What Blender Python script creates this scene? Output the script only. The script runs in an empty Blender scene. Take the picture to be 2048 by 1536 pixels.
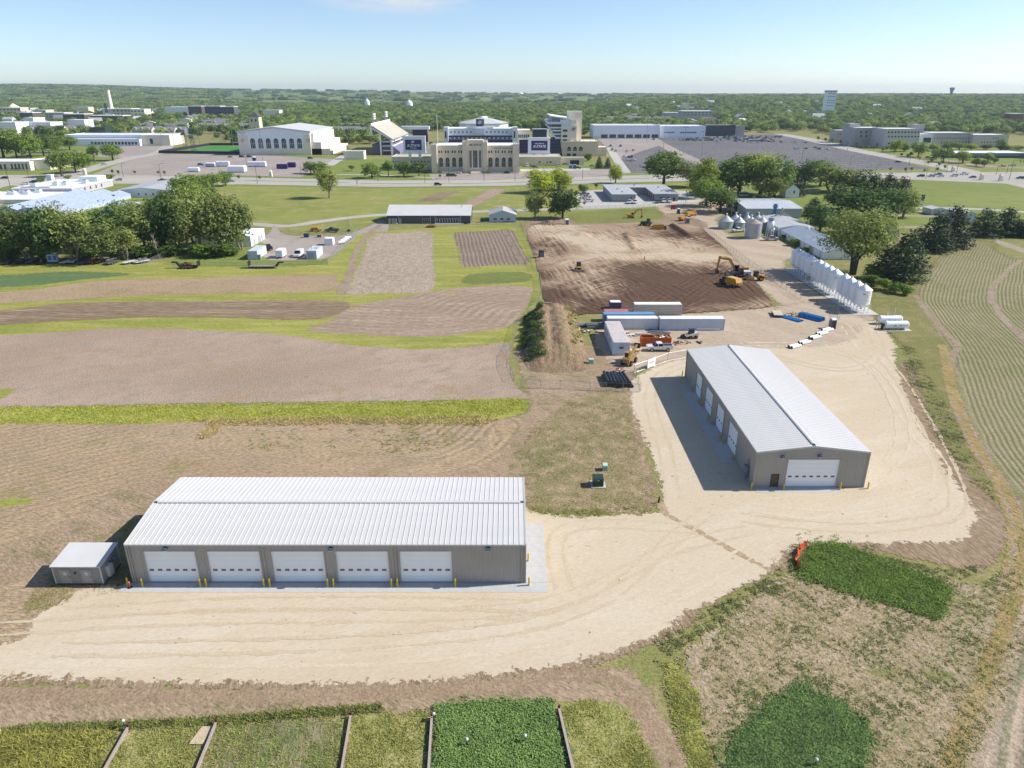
import bpy,bmesh,math,random
import numpy as np
from mathutils import Vector,Matrix,geometry

# ---------------------------------------------------------------- camera, sky, sun, exposure
SC = bpy.context.scene
COL = SC.collection
F,PITCH,CAM_H = 1430.0,math.atan(584 / 1430), 53.5      # focal length in photo pixels, tilt, drone height (m)
SN,CS = math.sin(PITCH), math.cos(PITCH)
cam_data = bpy.data.cameras.new('camera')
cam_data.sensor_width = 36
cam_data.lens = 36 * F / 2048
cam_data.clip_start,cam_data.clip_end = 0.5,40000
cam = bpy.data.objects.new('camera',cam_data)
COL.objects.link(cam)
cam.location = (0,0,CAM_H)
cam.rotation_euler = (math.pi / 2 - PITCH,0,0)
SC.camera = cam

SUN_EL,SUN_AZ = math.radians(38.5), math.radians(83.5)     # azimuth clockwise from +Y (view direction)
SUN_DIR = Vector((math.cos(SUN_EL) * math.sin(SUN_AZ), math.cos(SUN_EL) * math.cos(SUN_AZ), math.sin(SUN_EL)))
world = bpy.data.worlds.new('World')
SC.world = world
world.use_nodes = True
wn,wl = world.node_tree.nodes,world.node_tree.links
bg = wn['Background']
sky = wn.new('ShaderNodeTexSky')
sky.sky_type = 'NISHITA'
sky.sun_disc = False
sky.sun_elevation,sky.sun_rotation = SUN_EL,SUN_AZ
sky.altitude,sky.air_density,sky.dust_density,sky.ozone_density = 350,.74,.5,2.2
bg.inputs["Strength"].default_value = 0.122
tc = wn.new('ShaderNodeTexCoord')                            # a thin wisp of cloud high over the stadium
mp = wn.new('ShaderNodeMapping'); mp.inputs['Scale'].default_value = (3.2,1.0,16)
nz = wn.new('ShaderNodeTexNoise'); nz.inputs['Scale'].default_value = 2.6; nz.inputs['Detail'].default_value = 8; nz.inputs['Roughness'].default_value = .62
dist = wn.new('ShaderNodeVectorMath'); dist.operation = 'DISTANCE'; dist.inputs[1].default_value = (-.36,2.71,1.64)
mp2 = wn.new('ShaderNodeMapping'); mp2.inputs['Scale'].default_value = (2.6,2.75,15.4)
rng = wn.new('ShaderNodeMapRange'); rng.inputs[1].default_value = .32; rng.inputs[2].default_value = .0
mul = wn.new('ShaderNodeMath'); mul.operation = 'MULTIPLY_ADD'; mul.inputs[1].default_value = 7.0; mul.inputs[2].default_value = -2.3
mul2 = wn.new('ShaderNodeMath'); mul2.operation = 'MULTIPLY'; mul2.use_clamp = True
mixc = wn.new('ShaderNodeMix'); mixc.data_type = 'RGBA'; mixc.inputs['B'].default_value = (4.9,5.0,5.2,1)
wl.new(tc.outputs['Generated'],mp.inputs['Vector']); wl.new(mp.outputs[0],nz.inputs['Vector'])
wl.new(tc.outputs['Generated'],mp2.inputs['Vector']); wl.new(mp2.outputs[0],dist.inputs[0])
wl.new(dist.outputs['Value'],rng.inputs[0]); wl.new(nz.outputs[0],mul.inputs[0])
mul.use_clamp = True
wl.new(rng.outputs[0],mul2.inputs[0]); wl.new(mul.outputs[0],mul2.inputs[1])
wl.new(mul2.outputs[0],mixc.inputs['Factor']); wl.new(sky.outputs[0],mixc.inputs['A'])
wl.new(mixc.outputs['Result'],bg.inputs['Color'])

sun_data = bpy.data.lights.new('sun','SUN')
sun_data.energy,sun_data.angle,sun_data.color = 4.7,math.radians(.53), (1,.955,.88)
sun = bpy.data.objects.new('sun',sun_data)
COL.objects.link(sun)
sun.location = (200,20,160)
sun.rotation_euler = SUN_DIR.to_track_quat('Z','Y').to_euler()
SC.view_settings.view_transform = 'Standard'
SC.view_settings.look = 'None'
SC.view_settings.gamma = 1
SC.view_settings.use_curve_mapping = False
SC.view_settings.exposure = 0.44
SC.cycles.max_bounces = 4
SC.cycles.diffuse_bounces = 2
SC.cycles.glossy_bounces = 2
SC.cycles.transparent_max_bounces = 24
SC.cycles.use_denoising = True
SC.cycles.adaptive_threshold = .02

# ---------------------------------------------------------------- helpers: survey
rs = np.random.RandomState(7)
random.seed(7)

def G(x,y,z=0.0):
 """ground point (metres) seen at photo pixel x, y on the plane at height z"""
 v = (y - 768) / F
 zc = (CAM_H - z) / (SN + v * CS)
 return Vector(((x - 1024) / F * zc,zc * (CS - v * SN), z))

def P(x,y,Y):
 """point on the vertical plane at distance Y seen at photo pixel x, y"""
 v = (y - 768) / F
 zc = Y / (CS - v * SN)
 return Vector(((x - 1024) / F * zc,Y,CAM_H - zc * (SN + v * CS)))

def C(r,g,b,k=1.4):
 """surface colour that reads as sRGB r, g, b in full sun at this exposure"""
 f = lambda c: (c / 12.92 if c <= .04045 else ((c + .055) / 1.055) ** 2.4) / k
 return (f(r / 255), f(g / 255), f(b / 255), 1)

# ---------------------------------------------------------------- helpers: objects
def link(o,parent=None):
 COL.objects.link(o)
 if parent is not None:
  o.parent = parent
 return o

def tag(o,label=None,cat=None,group=None,kind=None):
 if label: o['label'] = label
 if cat: o['category'] = cat
 if group: o['group'] = group
 if kind: o['kind'] = kind
 return o

def thing(name,label,cat,loc=(0,0,0), rz=0.0,group=None,s=1.0):
 o = bpy.data.objects.new(name,None)
 o.empty_display_size = .5
 link(o)
 o.location = loc
 o.rotation_euler = (0,0,rz)
 o.scale = (s,s,s) if isinstance(s,(int,float)) else s
 return tag(o,label,cat,group)

def copy_tree(o,parent=None,mats=None):
 c = o.copy()
 link(c)
 c.parent = parent
 for ch in o.children:
  copy_tree(ch,c)
 return c

def put(proto,loc,rz=0.0,label=None,s=1.0,group=None,first=[]):
 """places proto itself the first time, then copies of it and of its parts"""
 if proto.name in first:
  o = copy_tree(proto)
 else:
  first.append(proto.name)
  o = proto
 o.location = loc
 o.rotation_euler = (0,0,rz)
 o.scale = (s,s,s) if isinstance(s,(int,float)) else s
 if label: o['label'] = label
 if group: o['group'] = group
 return o

def attach(root,data,mat=None,name=None):
 """one more part of a thing that shares mesh data"""
 o = bpy.data.objects.new(name,data)
 link(o,root)
 if mat is not None:
  o.material_slots[0].link = 'OBJECT'
  o.material_slots[0].material = mat
 return o

class MB:
 """collects boxes, prisms, tubes ... into ONE mesh"""

 def __init__(s):
  s.v,s.f,s.m,s.sm,s.mi = [],[],[],[],0

 def add(s,vs,fs,smooth=False):
  n = len(s.v)
  s.v += [tuple(p) for p in vs]
  s.f += [tuple(i + n for i in f) for f in fs]
  s.m += [s.mi] * len(fs)
  s.sm += [smooth] * len(fs)
  return s

 def box(s,x0,x1,y0,y1,z0,z1):
  return s.add([(x0,y0,z0), (x1,y0,z0), (x1,y1,z0), (x0,y1,z0), (x0,y0,z1), (x1,y0,z1), (x1,y1,z1), (x0,y1,z1)],
     [(3,2,1,0), (4,5,6,7), (0,1,5,4), (1,2,6,5), (2,3,7,6), (3,0,4,7)])

 def bx(s,cx,cy,z0,w,d,h):
  return s.box(cx - w / 2,cx + w / 2,cy - d / 2,cy + d / 2,z0,z0 + h)

 def taper(s,b,t,z0,z1):
  """frustum between rectangle b and rectangle t, each (x0, x1, y0, y1)"""
  r = lambda q,z: [(q[0],q[2],z), (q[1],q[2],z), (q[1],q[3],z), (q[0],q[3],z)]
  return s.add(r(b,z0) + r(t,z1), [(3,2,1,0), (4,5,6,7), (0,1,5,4), (1,2,6,5), (2,3,7,6), (3,0,4,7)])

 def prism(s,pts,a,b,axis='y'):
  """outline pts extruded from a to b along axis (outline is (x,z) for y, (y,z) for x, (x,y) for z)"""
  mk = {'y': lambda p,t: (p[0],t,p[1]), 'x': lambda p,t: (t,p[0],p[1]), 'z': lambda p,t: (p[0],p[1],t)}[axis]
  n = len(pts)
  ar = sum(pts[i][0] * pts[(i + 1) % n][1] - pts[(i + 1) % n][0] * pts[i][1] for i in range(n))
  if (ar > 0) == (axis == 'y'):
   pts = pts[::-1]
  fs = [tuple(range(n))[::-1],tuple(range(n,2 * n))] + [(i,(i + 1) % n,n + (i + 1) % n,n + i) for i in range(n)]
  return s.add([mk(p,a) for p in pts] + [mk(p,b) for p in pts],fs)

 def cyl(s,cx,cy,z0,z1,r0,r1=None,n=12,cap=True):
  r1 = r0 if r1 is None else r1
  vs = [(cx + r * math.cos(2 * math.pi * i / n), cy + r * math.sin(2 * math.pi * i / n), z) for r,z in ((r0,z0), (r1,z1)) for i in range(n)]
  s.add(vs,[(i,(i + 1) % n,n + (i + 1) % n,n + i) for i in range(n)],True)
  if cap:
   s.add(vs,[tuple(range(n))[::-1],tuple(range(n,2 * n))])
  return s

 def lathe(s,cx,cy,prof,n=16,arc=1.0):
  k = len(prof)
  vs = [(cx + r * math.cos(2 * math.pi * i / n), cy + r * math.sin(2 * math.pi * i / n), z) for r,z in prof for i in range(n)]
  return s.add(vs,[(j * n + i,j * n + (i + 1) % n,(j + 1) * n + (i + 1) % n,(j + 1) * n + i) for j in range(k - 1) for i in range(n)],True)

 def tube(s,p,q,r0,r1=None,n=8,cap=True):
  r1 = r0 if r1 is None else r1
  p,q = Vector(p), Vector(q)
  d = (q - p)
  if d.length < 1e-6:
   return s
  M3 = d.to_track_quat('Z','Y').to_matrix()
  vs = [c + M3 @ Vector((r * math.cos(2 * math.pi * i / n), r * math.sin(2 * math.pi * i / n), 0)) for c,r in ((p,r0), (q,r1)) for i in range(n)]
  s.add(vs,[(i,(i + 1) % n,n + (i + 1) % n,n + i) for i in range(n)],n > 5)
  if cap:
   s.add(vs,[tuple(range(n))[::-1],tuple(range(n,2 * n))])
  return s

 def wheel(s,cx,cy,cz,r,w,n=14):
  """a wheel with its axle along y"""
  return s.tube((cx,cy - w / 2,cz), (cx,cy + w / 2,cz), r,n=n)

 def data(s,name,*mats):
  me = bpy.data.meshes.new(name)
  me.from_pydata(s.v,[],s.f)
  for m in mats:
   me.materials.append(m)
  me.polygons.foreach_set('use_smooth',s.sm)
  if len(mats) > 1:
   me.polygons.foreach_set('material_index',s.m)
  me.update()
  return me

 def build(s,name,mat,parent=None,loc=None):
  o = bpy.data.objects.new(name,s.data(name,*(mat if isinstance(mat,(list,tuple)) else [mat])))
  link(o,parent)
  if loc is not None:
   o.location = loc
  return o

def fast_mesh(name,V,Fc,mats,smooth=False,mi=None,attrs=None):
 """mesh from numpy arrays; all faces of one size"""
 me = bpy.data.meshes.new(name)
 V = np.asarray(V,np.float32); Fc = np.asarray(Fc,np.int32)
 n,k = Fc.shape
 me.vertices.add(len(V)); me.vertices.foreach_set('co',V.ravel())
 me.loops.add(n * k); me.loops.foreach_set('vertex_index',Fc.ravel())
 me.polygons.add(n); me.polygons.foreach_set('loop_start',np.arange(0,n * k,k,dtype=np.int32))
 try:
  me.polygons.foreach_set('loop_total',np.full(n,k,np.int32))
 except Exception:
  pass
 for m in mats:
  me.materials.append(m)
 if mi is not None:
  me.polygons.foreach_set('material_index',np.asarray(mi,np.int32))
 me.polygons.foreach_set('use_smooth',np.full(n,smooth,bool))
 for an,av in (attrs or {}).items():
  a = me.attributes.new(an,'FLOAT','POINT'); a.data.foreach_set('value',np.asarray(av,np.float32))
 me.update(calc_edges=True)
 me.validate()
 return me

# ---------------------------------------------------------------- helpers: materials
class NT:
 def __init__(s,name):
  s.mat = bpy.data.materials.new(name)
  s.mat.use_nodes = True
  s.t = s.mat.node_tree
  s.p = s.t.nodes['Principled BSDF']
  s.out = s.t.nodes['Material Output']

 def n(s,typ,ins=None,**props):
  nd = s.t.nodes.new('ShaderNode' + typ)
  for k,v in props.items():
   setattr(nd,k,v)
  for k,v in (ins or {}).items():
   s.set(nd.inputs[k],v)
  return nd

 def set(s,sock,v):
  if hasattr(v,'is_output') or isinstance(v,bpy.types.NodeSocket):
   s.t.links.new(v,sock)
  else:
   sock.default_value = v

 def noise(s,vec,scale,detail=4,rough=.6,dist=0):
  return s.n('TexNoise',{'Vector': vec,'Scale': scale,'Detail': detail,'Roughness': rough,'Distortion': dist}).outputs['Fac']

 def ramp(s,fac,lo,hi):
  return s.n('MapRange',{0: fac,1: lo,2: hi,3: 0.0,4: 1.0}).outputs[0]

 def mix(s,fac,a,b,blend='MIX'):
  nd = s.n('Mix',data_type='RGBA',blend_type=blend)
  s.set(nd.inputs['Factor'],fac); s.set(nd.inputs['A'],a); s.set(nd.inputs['B'],b)
  return nd.outputs['Result']

 def math(s,op,a,b=0.0,c=0.0,clamp=False):
  nd = s.n('Math',operation=op,use_clamp=clamp)
  s.set(nd.inputs[0],a); s.set(nd.inputs[1],b); s.set(nd.inputs[2],c)
  return nd.outputs[0]

 def mapping(s,vec,scale=(1,1,1), rot=(0,0,0), loc=(0,0,0)):
  return s.n('Mapping',{'Vector': vec,'Scale': scale,'Rotation': rot,'Location': loc}).outputs[0]

 def gray(s,v):
  return s.n('CombineColor',{0: v,1: v,2: v}).outputs[0]

 def bump(s,h,strength=.5,d=.1):
  nb = s.n('Bump',{'Height': h,'Strength': strength,'Distance': d})
  s.set(s.p.inputs['Normal'],nb.outputs[0])

MATS = {}

def mat(name,col,rough=.55,metal=0.0,var=.10,scale=.6,bump=0.0,streak=0.0,spec=.4):
 """painted, metal, plastic or masonry surface with weathering"""
 if name in MATS:
  return MATS[name]
 t = NT(name)
 co = t.n('TexCoord').outputs['Object']
 a = t.noise(co,scale,5,.65)
 dark = tuple(c * (1 - var) for c in col[:3]) + (1,)
 lite = tuple(min(1,c * (1 + var)) for c in col[:3]) + (1,)
 c = t.mix(t.ramp(a,.3,.7), dark,lite)
 if streak:
  st = t.noise(t.mapping(co,(3,3,.15)), 1.0,4,.7)
  c = t.mix(t.math('MULTIPLY',t.ramp(st,.52,.8), streak), c,tuple(x * .45 for x in col[:3]) + (1,))
 t.set(t.p.inputs['Base Color'],c)
 t.p.inputs['Metallic'].default_value = metal
 t.p.inputs['Specular IOR Level'].default_value = spec
 t.set(t.p.inputs['Roughness'],t.n('MapRange',{0: a,1: .2,2: .8,3: max(0.02,rough - .08), 4: min(1,rough + .08)}).outputs[0])
 if bump:
  t.bump(t.noise(co,scale * 12,3), bump,.02)
 MATS[name] = t.mat
 return t.mat

def glass(name='window_glass',col=(.02,.03,.04,1)):
 if name in MATS:
  return MATS[name]
 t = NT(name)
 co = t.n('TexCoord').outputs['Object']
 t.set(t.p.inputs['Base Color'],t.mix(t.noise(co,.8,3), col,tuple(c * 1.9 for c in col[:3]) + (1,)))
 t.p.inputs['Roughness'].default_value = .08
 t.p.inputs['Specular IOR Level'].default_value = .6
 MATS[name] = t.mat
 return t.mat

def ground_mat(name,c0,c1,c2,big=.03,mid=.35,fine=4.0,lo=.45,hi=.62,bump=.35,ang=0.0,stretch=1.0,grain=.34,
   rows=None,row_col=None,row_amt=.7,edge=0.0,c3=None,tracks=0.0):
 """soil, grass, gravel, asphalt: three colours mixed by noise in metres, optional furrows, rows and a ragged edge"""
 t = NT(name)
 pos = t.n('NewGeometry').outputs['Position']
 sv = t.mapping(t.mapping(pos,rot=(0,0,ang)), (1 / stretch,1,1)) if stretch != 1 or ang else pos
 n1 = t.noise(sv,big,3,.6)
 n2 = t.noise(sv,mid,5,.7)
 n3 = t.noise(sv if stretch > 2 else pos,fine,2,.75)
 c = t.mix(t.ramp(n1,.38,.62), c0,c1)
 c = t.mix(t.ramp(n2,lo,hi), c,c2)
 if c3:
  n4 = t.noise(pos,mid * .35,4,.7,.6)
  c = t.mix(t.ramp(n4,.56,.66), c,c3)
 h = n3
 if rows:
  r = t.n('Attribute',attribute_name='row').outputs['Fac']
  wob = t.math('MULTIPLY_ADD',t.noise(pos,.08,2), 1.2,r)
  w = t.math('SINE',t.math('MULTIPLY',wob,2 * math.pi / rows))
  w = t.math('MULTIPLY_ADD',w,.5,.5)
  gap = t.ramp(t.noise(pos,1.2,5,.7), .34,.6)
  c = t.mix(t.math('MULTIPLY',t.math('MULTIPLY',t.ramp(w,.35,.75), gap), row_amt), c,row_col)
  h = t.math('ADD',n3,w)
 if tracks:
  tv = t.mapping(t.mapping(pos,rot=(0,0,ang)), (.02,1.3,1))
  tn = t.noise(tv,1.0,5,.7,.4)
  c = t.mix(t.math('MULTIPLY',t.ramp(tn,.52,.70), tracks), c,tuple(x * .62 for x in c0[:3]) + (1,))
 g = t.math('MULTIPLY_ADD',t.n('MapRange',{0: n3,1: .28,2: .72}).outputs[0],2 * grain,1 - grain)
 c = t.mix(1.0,c,t.gray(g), 'MULTIPLY')
 t.set(t.p.inputs['Base Color'],c)
 t.p.inputs['Roughness'].default_value = .95
 t.p.inputs['Specular IOR Level'].default_value = .08
 if bump:
  t.bump(t.math('MULTIPLY_ADD',n2,2.0,h), bump,.12)
 if edge:
  fa = t.n('Attribute',attribute_name='fade').outputs['Fac']
  en = t.math('MULTIPLY_ADD',t.noise(pos,edge,4,.8), 3.0,-1.5)
  t.set(t.p.inputs['Alpha'],t.math('GREATER_THAN',t.math('ADD',fa,en), .5))
 MATS[name] = t.mat
 return t.mat

# ---------------------------------------------------------------- helpers: ground sheets
def smooth_loop(pts,closed=True,k=6):
 out = []
 n = len(pts)
 for i in range(n if closed else n - 1):
  g = lambda j: Vector(pts[j % n]) if closed else Vector(pts[min(max(j,0), n - 1)])
  a,b,c,d = g(i - 1), g(i), g(i + 1), g(i + 2)
  for s in range(k):
   u = s / k
   out.append(.5 * (2 * b + (c - a) * u + (2 * a - 5 * b + 4 * c - d) * u * u + (3 * b - a - 3 * c + d) * u ** 3))
 if not closed:
  out.append(Vector(pts[-1]))
 return out

def resample(pts,closed,step):
 out = []
 n = len(pts)
 for i in range(n if closed else n - 1):
  a,b = pts[i],pts[(i + 1) % n]
  st = step(a) if callable(step) else step
  m = max(1,int((b - a).length / st))
  out += [a + (b - a) * (j / m) for j in range(m)]
 if not closed:
  out.append(pts[-1])
 return out

def seg_dist(pt,poly,closed=True):
 a = np.asarray(poly)[:,:2]
 b = np.roll(a,-1,0) if closed else a[1:]
 if not closed:
  a = a[:-1]
 pt = np.asarray(pt)[:,:2]
 res = np.full(len(pt), 1e9)
 d = b - a
 L = np.maximum((d ** 2).sum(1), 1e-9)
 for i in range(0,len(pt), 2000):
  q = pt[i:i + 2000]
  u = np.clip(((q[:,None] - a[None]) * d[None]).sum(2) / L[None],0,1)
  r = q[:,None] - (a[None] + u[...,None] * d[None])
  res[i:i + 2000] = np.sqrt((r ** 2).sum(2).min(1))
 return res

def inside(pt,poly):
 a = np.asarray(poly)[:,:2]
 b = np.roll(a,-1,0)
 pt = np.asarray(pt)
 res = np.zeros(len(pt), bool)
 for (x0,y0), (x1,y1) in zip(a,b):
  c = ((y0 > pt[:,1]) != (y1 > pt[:,1])) & (pt[:,0] < (x1 - x0) * (pt[:,1] - y0) / (y1 - y0 + 1e-12) + x0)
  res ^= c
 return res

LAYERS = []

def sheet(name,px,material,fade=0.8,jit=.12,sm=True,guide=None,grid=None,k=None,world=False,label=None):
 """a flat piece of ground, one layer (4 mm) above the ones before; px are photo pixels on the ground"""
 fade *= 2.2
 pts = [Vector((p[0],p[1],0)) if world else G(*p) for p in px]
 if sm:
  pts = smooth_loop(pts)
 pts = resample(pts,True,lambda p: max(.6,.012 * p.length))
 A = np.array([p[:2] for p in pts])
 if jit:
  A = A + rs.normal(0,1,A.shape) * jit * np.maximum(1,np.hypot(A[:,0],A[:,1])[:,None] / 150)
 keep = [0]
 for i in range(1,len(A)):
  if np.hypot(*(A[i] - A[keep[-1]])) > .15:
   keep.append(i)
 A = A[keep]
 n = len(A)
 ins = []
 ar = .5 * np.sum(A[:,0] * np.roll(A[:,1],-1) - np.roll(A[:,0],-1) * A[:,1])
 if fade:
  fd = fade * np.maximum(1,np.hypot(A[:,0],A[:,1]) / 150)
  tg = np.roll(A,-1,0) - np.roll(A,1,0)
  tg /= np.maximum(np.hypot(tg[:,0],tg[:,1])[:,None],1e-6)
  nr = np.stack([-tg[:,1],tg[:,0]],1) * (1 if ar > 0 else -1)
  q = A + nr * fd[:,None]
  ok = inside(q,A) & (seg_dist(q,A) > .8 * fd)
  ins.append(q[ok])
 lo,hi = A.min(0), A.max(0)
 gs = grid or max(4.0,max(hi - lo) / 25)
 gx,gy = np.meshgrid(np.arange(lo[0],hi[0],gs), np.arange(lo[1],hi[1],gs))
 q = np.stack([gx.ravel(), gy.ravel()],1) + rs.uniform(-.1,.1,(gx.size,2)) * gs
 q = q[inside(q,A)]
 if len(q):
  q = q[seg_dist(q,A) > max(1.3 * fade,.35 * gs)]
  ins.append(q)
 I = np.concatenate(ins) if ins else np.zeros((0,2))
 allp = [Vector((float(a), float(b))) for a,b in np.concatenate([A,I])]
 vo,eo,fo,ov,oe,of = geometry.delaunay_2d_cdt(allp,[(i,(i + 1) % n) for i in range(n)],[],1,1e-5)
 V = np.array([(v.x,v.y) for v in vo])
 lo,hi = A.min(0), A.max(0)
 probe = np.concatenate([A,I])
 if k is None:
  k = 1
  for (l2,h2,A2,p2,k2) in LAYERS:
   if k2 >= k and (lo < h2).all() and (l2 < hi).all() and (inside(probe,A2).any() or inside(p2,A).any()):
    k = k2 + 1
 LAYERS.append((lo,hi,A,probe,k))
 z = .004 * k
 fd = np.ones(len(V))
 if fade:
  fd = np.clip(seg_dist(V,A) / (fade * np.maximum(1,np.hypot(V[:,0],V[:,1]) / 150) * .8), 0,1)
 T = np.array([f for f in fo if len(f) == 3],np.int32)
 nrm = (V[T[:,1]] - V[T[:,0]]); nr2 = (V[T[:,2]] - V[T[:,0]])
 flip = nrm[:,0] * nr2[:,1] - nrm[:,1] * nr2[:,0] < 0
 T[flip] = T[flip][:,::-1]
 at = {'fade': fd}
 if guide is not None:
  gp = [Vector((p[0],p[1],0)) if world else G(*p) for p in guide]
  gp = smooth_loop(gp,False,8)
  at['row'] = seg_dist(V,np.array([p[:2] for p in gp]), False)
 me = fast_mesh(name,np.column_stack([V,np.full(len(V), z)]), T,[material],attrs=at)
 o = link(bpy.data.objects.new(name,me))
 tag(o,label,None,None,'structure')
 return o,A

def ribbon(px,w0,w1=None,world=False):
 """outline of a road: centre line in photo pixels, width in metres"""
 w1 = w0 if w1 is None else w1
 c = [Vector((p[0],p[1],0)) if world else G(*p) for p in px]
 c = smooth_loop(c,False,6)
 L,R = [],[]
 for i,p in enumerate(c):
  t = (c[min(i + 1,len(c) - 1)] - c[max(i - 1,0)]).normalized()
  w = w0 + (w1 - w0) * i / (len(c) - 1)
  n = Vector((-t.y,t.x,0)) * (w / 2)
  L.append((p + n)[:2]); R.append((p - n)[:2])
 return L + R[::-1]

# ---------------------------------------------------------------- the land
def interp(x,tab):
 return np.interp(x,[a for a,b in tab],[b for a,b in tab])

RIDGE = [(-900,100), (0,104), (100,105), (200,93), (300,80), (400,71), (500,67), (700,59), (900,46), (1000,42), (1300,30), (2048,28), (3000,28)]
MIDH = [(-900,3), (0,4), (400,4), (650,5), (1150,7), (1300,20), (1450,27), (2048,30), (3000,30)]
sstep = lambda t: np.clip(t,0,1) ** 2 * (3 - 2 * np.clip(t,0,1))

def terrain(X,Y):
 X,Y = np.asarray(X,float), np.asarray(Y,float)
 xp = 1024 + F * X / np.maximum(Y,1) / CS
 zm,zr = interp(xp,MIDH), interp(xp,RIDGE)
 t1,t2 = sstep((Y - 1250) / 1700), sstep((Y - 2900) / 3600)
 z = zm * t1 + (zr - zm) * t2
 w = np.sin(X * .0021 + Y * .0013) * np.sin(Y * .0017 - X * .0009) + .5 * np.sin(X * .006 + 1.7) * np.sin(Y * .0043)
 return z + w * 5 * t2 * (1 - .65 * sstep((Y - 5600) / 900)) - 12 * sstep((Y - 6600) / 4000)

m_base = ground_mat('rough_grass',C(156,152,96), C(144,146,88), C(178,162,122), .02,.25,3,.50,.66,.4)
gx = np.concatenate([-np.geomspace(1300,60,14), np.linspace(-45,45,7), np.geomspace(60,1300,14)])
gy = np.concatenate([np.linspace(-60,300,10), np.geomspace(340,1260,16)])
XX,YY = np.meshgrid(gx,gy)
nx,ny = len(gx), len(gy)
quads = np.array([(j * nx + i,j * nx + i + 1,(j + 1) * nx + i + 1,(j + 1) * nx + i) for j in range(ny - 1) for i in range(nx - 1)])
tag(link(bpy.data.objects.new('ground',fast_mesh('ground',np.column_stack([XX.ravel(), YY.ravel(), np.zeros(XX.size)]), quads,[m_base]))), kind='structure')
ux,uy = np.linspace(-1.25,1.25,150), np.geomspace(1255,11500,90)
UU,YY = np.meshgrid(ux,uy)
XX = UU * YY
nx,ny = len(ux), len(uy)
quads = np.array([(j * nx + i,j * nx + i + 1,(j + 1) * nx + i + 1,(j + 1) * nx + i) for j in range(ny - 1) for i in range(nx - 1)])
m_hill = ground_mat('prairie_hills',C(138,152,92), C(126,144,86), C(96,122,72), .0012,.004,.05,.48,.60,0,grain=.18,c3=C(166,162,112))
tag(link(bpy.data.objects.new('hills',fast_mesh('hills',np.column_stack([XX.ravel(), YY.ravel(), terrain(XX,YY).ravel() + .01]), quads,[m_hill],True))), kind='structure')

# ---- ground materials
m_lawn = ground_mat('mown_lawn',C(158,162,88), C(146,152,82), C(176,172,110), .018,.12,3,.50,.68,.3,grain=.22,edge=.5,c3=C(182,166,122))
m_lawn2 = ground_mat('stadium_lawn',C(134,148,76), C(142,154,82), C(158,162,94), .05,.2,3,.5,.7,.3,grain=.2,edge=.5)
m_green = ground_mat('green_meadow',C(140,150,82), C(150,158,90), C(132,140,78), .012,.1,2,.5,.7,.3,grain=.2,edge=.5)
m_strip = ground_mat('grass_strip',C(166,168,86), C(150,156,78), C(188,180,106), .05,.3,4,.46,.66,.5,ang=.0,stretch=5,grain=.32,edge=.8)
m_crop = ground_mat('green_crop',C(112,134,90), C(102,126,84), C(128,146,100), .02,.4,3,.5,.7,.5,stretch=6,grain=.3,edge=.8)
m_road = ground_mat('concrete_road',C(206,200,188), C(196,190,180), C(184,176,164), .03,.2,2,.5,.75,.1,grain=.12,stretch=4)
m_gray = ground_mat('worn_asphalt',C(190,178,168), C(178,166,158), C(166,154,148), .02,.15,2,.5,.7,.1,grain=.14)
m_tarm = ground_mat('dark_asphalt',C(128,125,127), C(118,116,119), C(140,135,135), .012,.1,2,.5,.7,.1,grain=.15)
m_walk = ground_mat('pale_concrete',C(214,210,202), C(206,202,194), C(192,188,180), .05,.4,3,.5,.75,.1,grain=.1)
m_soil = ground_mat('tilled_soil',C(184,162,142), C(172,150,130), C(192,172,148), .02,.30,3.2,.46,.66,.8,stretch=5,ang=.02,grain=.42,rows=2.6,row_col=C(142,122,100), row_amt=0.3,edge=.8)
m_soil2 = ground_mat('dry_field_soil',C(200,178,158), C(178,155,135), C(174,158,140), .02,.3,3.5,.46,.66,.8,ang=-.55,stretch=1.6,grain=.44,edge=.8,c3=C(182,158,130))
m_soil3 = ground_mat('tan_field_soil',C(194,170,138), C(182,156,126), C(176,156,130), .03,.25,3.5,.46,.66,.8,ang=.06,stretch=2.5,grain=.42,rows=1.6,row_col=C(158,134,106), row_amt=0.1,edge=.8,c3=C(168,152,112))
m_stub = ground_mat('stubble_soil',C(182,164,144), C(168,150,130), C(198,182,162), .05,.5,2.2,.40,.62,1.0,ang=1.5,stretch=1.3,grain=.5,edge=.8)
m_dark = ground_mat('dark_tilled_soil',C(166,144,120), C(150,130,106), C(186,164,138), .04,.3,2.6,.5,.7,.9,stretch=9,grain=.42,rows=2.2,row_col=C(124,104,84), row_amt=0.35,edge=.8)
m_rows = ground_mat('planted_rows',C(168,150,134), C(156,138,122), C(140,124,110), .05,.4,3,.5,.7,.8,rows=1.5,row_col=C(104,84,70), row_amt=.45,edge=.8)
m_bare = ground_mat('bare_worn_soil',C(186,162,136), C(174,150,124), C(150,140,104), .06,.3,3.2,.50,.64,.8,grain=.36,edge=.6,ang=.5,stretch=2.5,tracks=.35)
m_thin = ground_mat('thin_dry_grass',C(162,148,110), C(146,138,96), C(186,164,132), .08,.35,3.5,.46,.62,.8,grain=.40,edge=.6)
m_gravel = ground_mat('limestone_gravel',C(226,209,182), C(221,202,173), C(232,218,194), .03,.10,5,.45,.7,.12,ang=-.35,stretch=3,grain=.10,edge=.9,tracks=.07)
m_yard = ground_mat('yard_gravel',C(206,186,162), C(196,176,152), C(216,198,174), .04,.14,4,.45,.7,.4,ang=.9,stretch=5,grain=.20,edge=.7,tracks=.22)
m_bank = ground_mat('rutted_bank',C(172,150,124), C(160,138,112), C(184,162,134), .1,.8,2.6,.5,.75,.7,ang=1.3,stretch=3,grain=.34,edge=.8)
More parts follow.
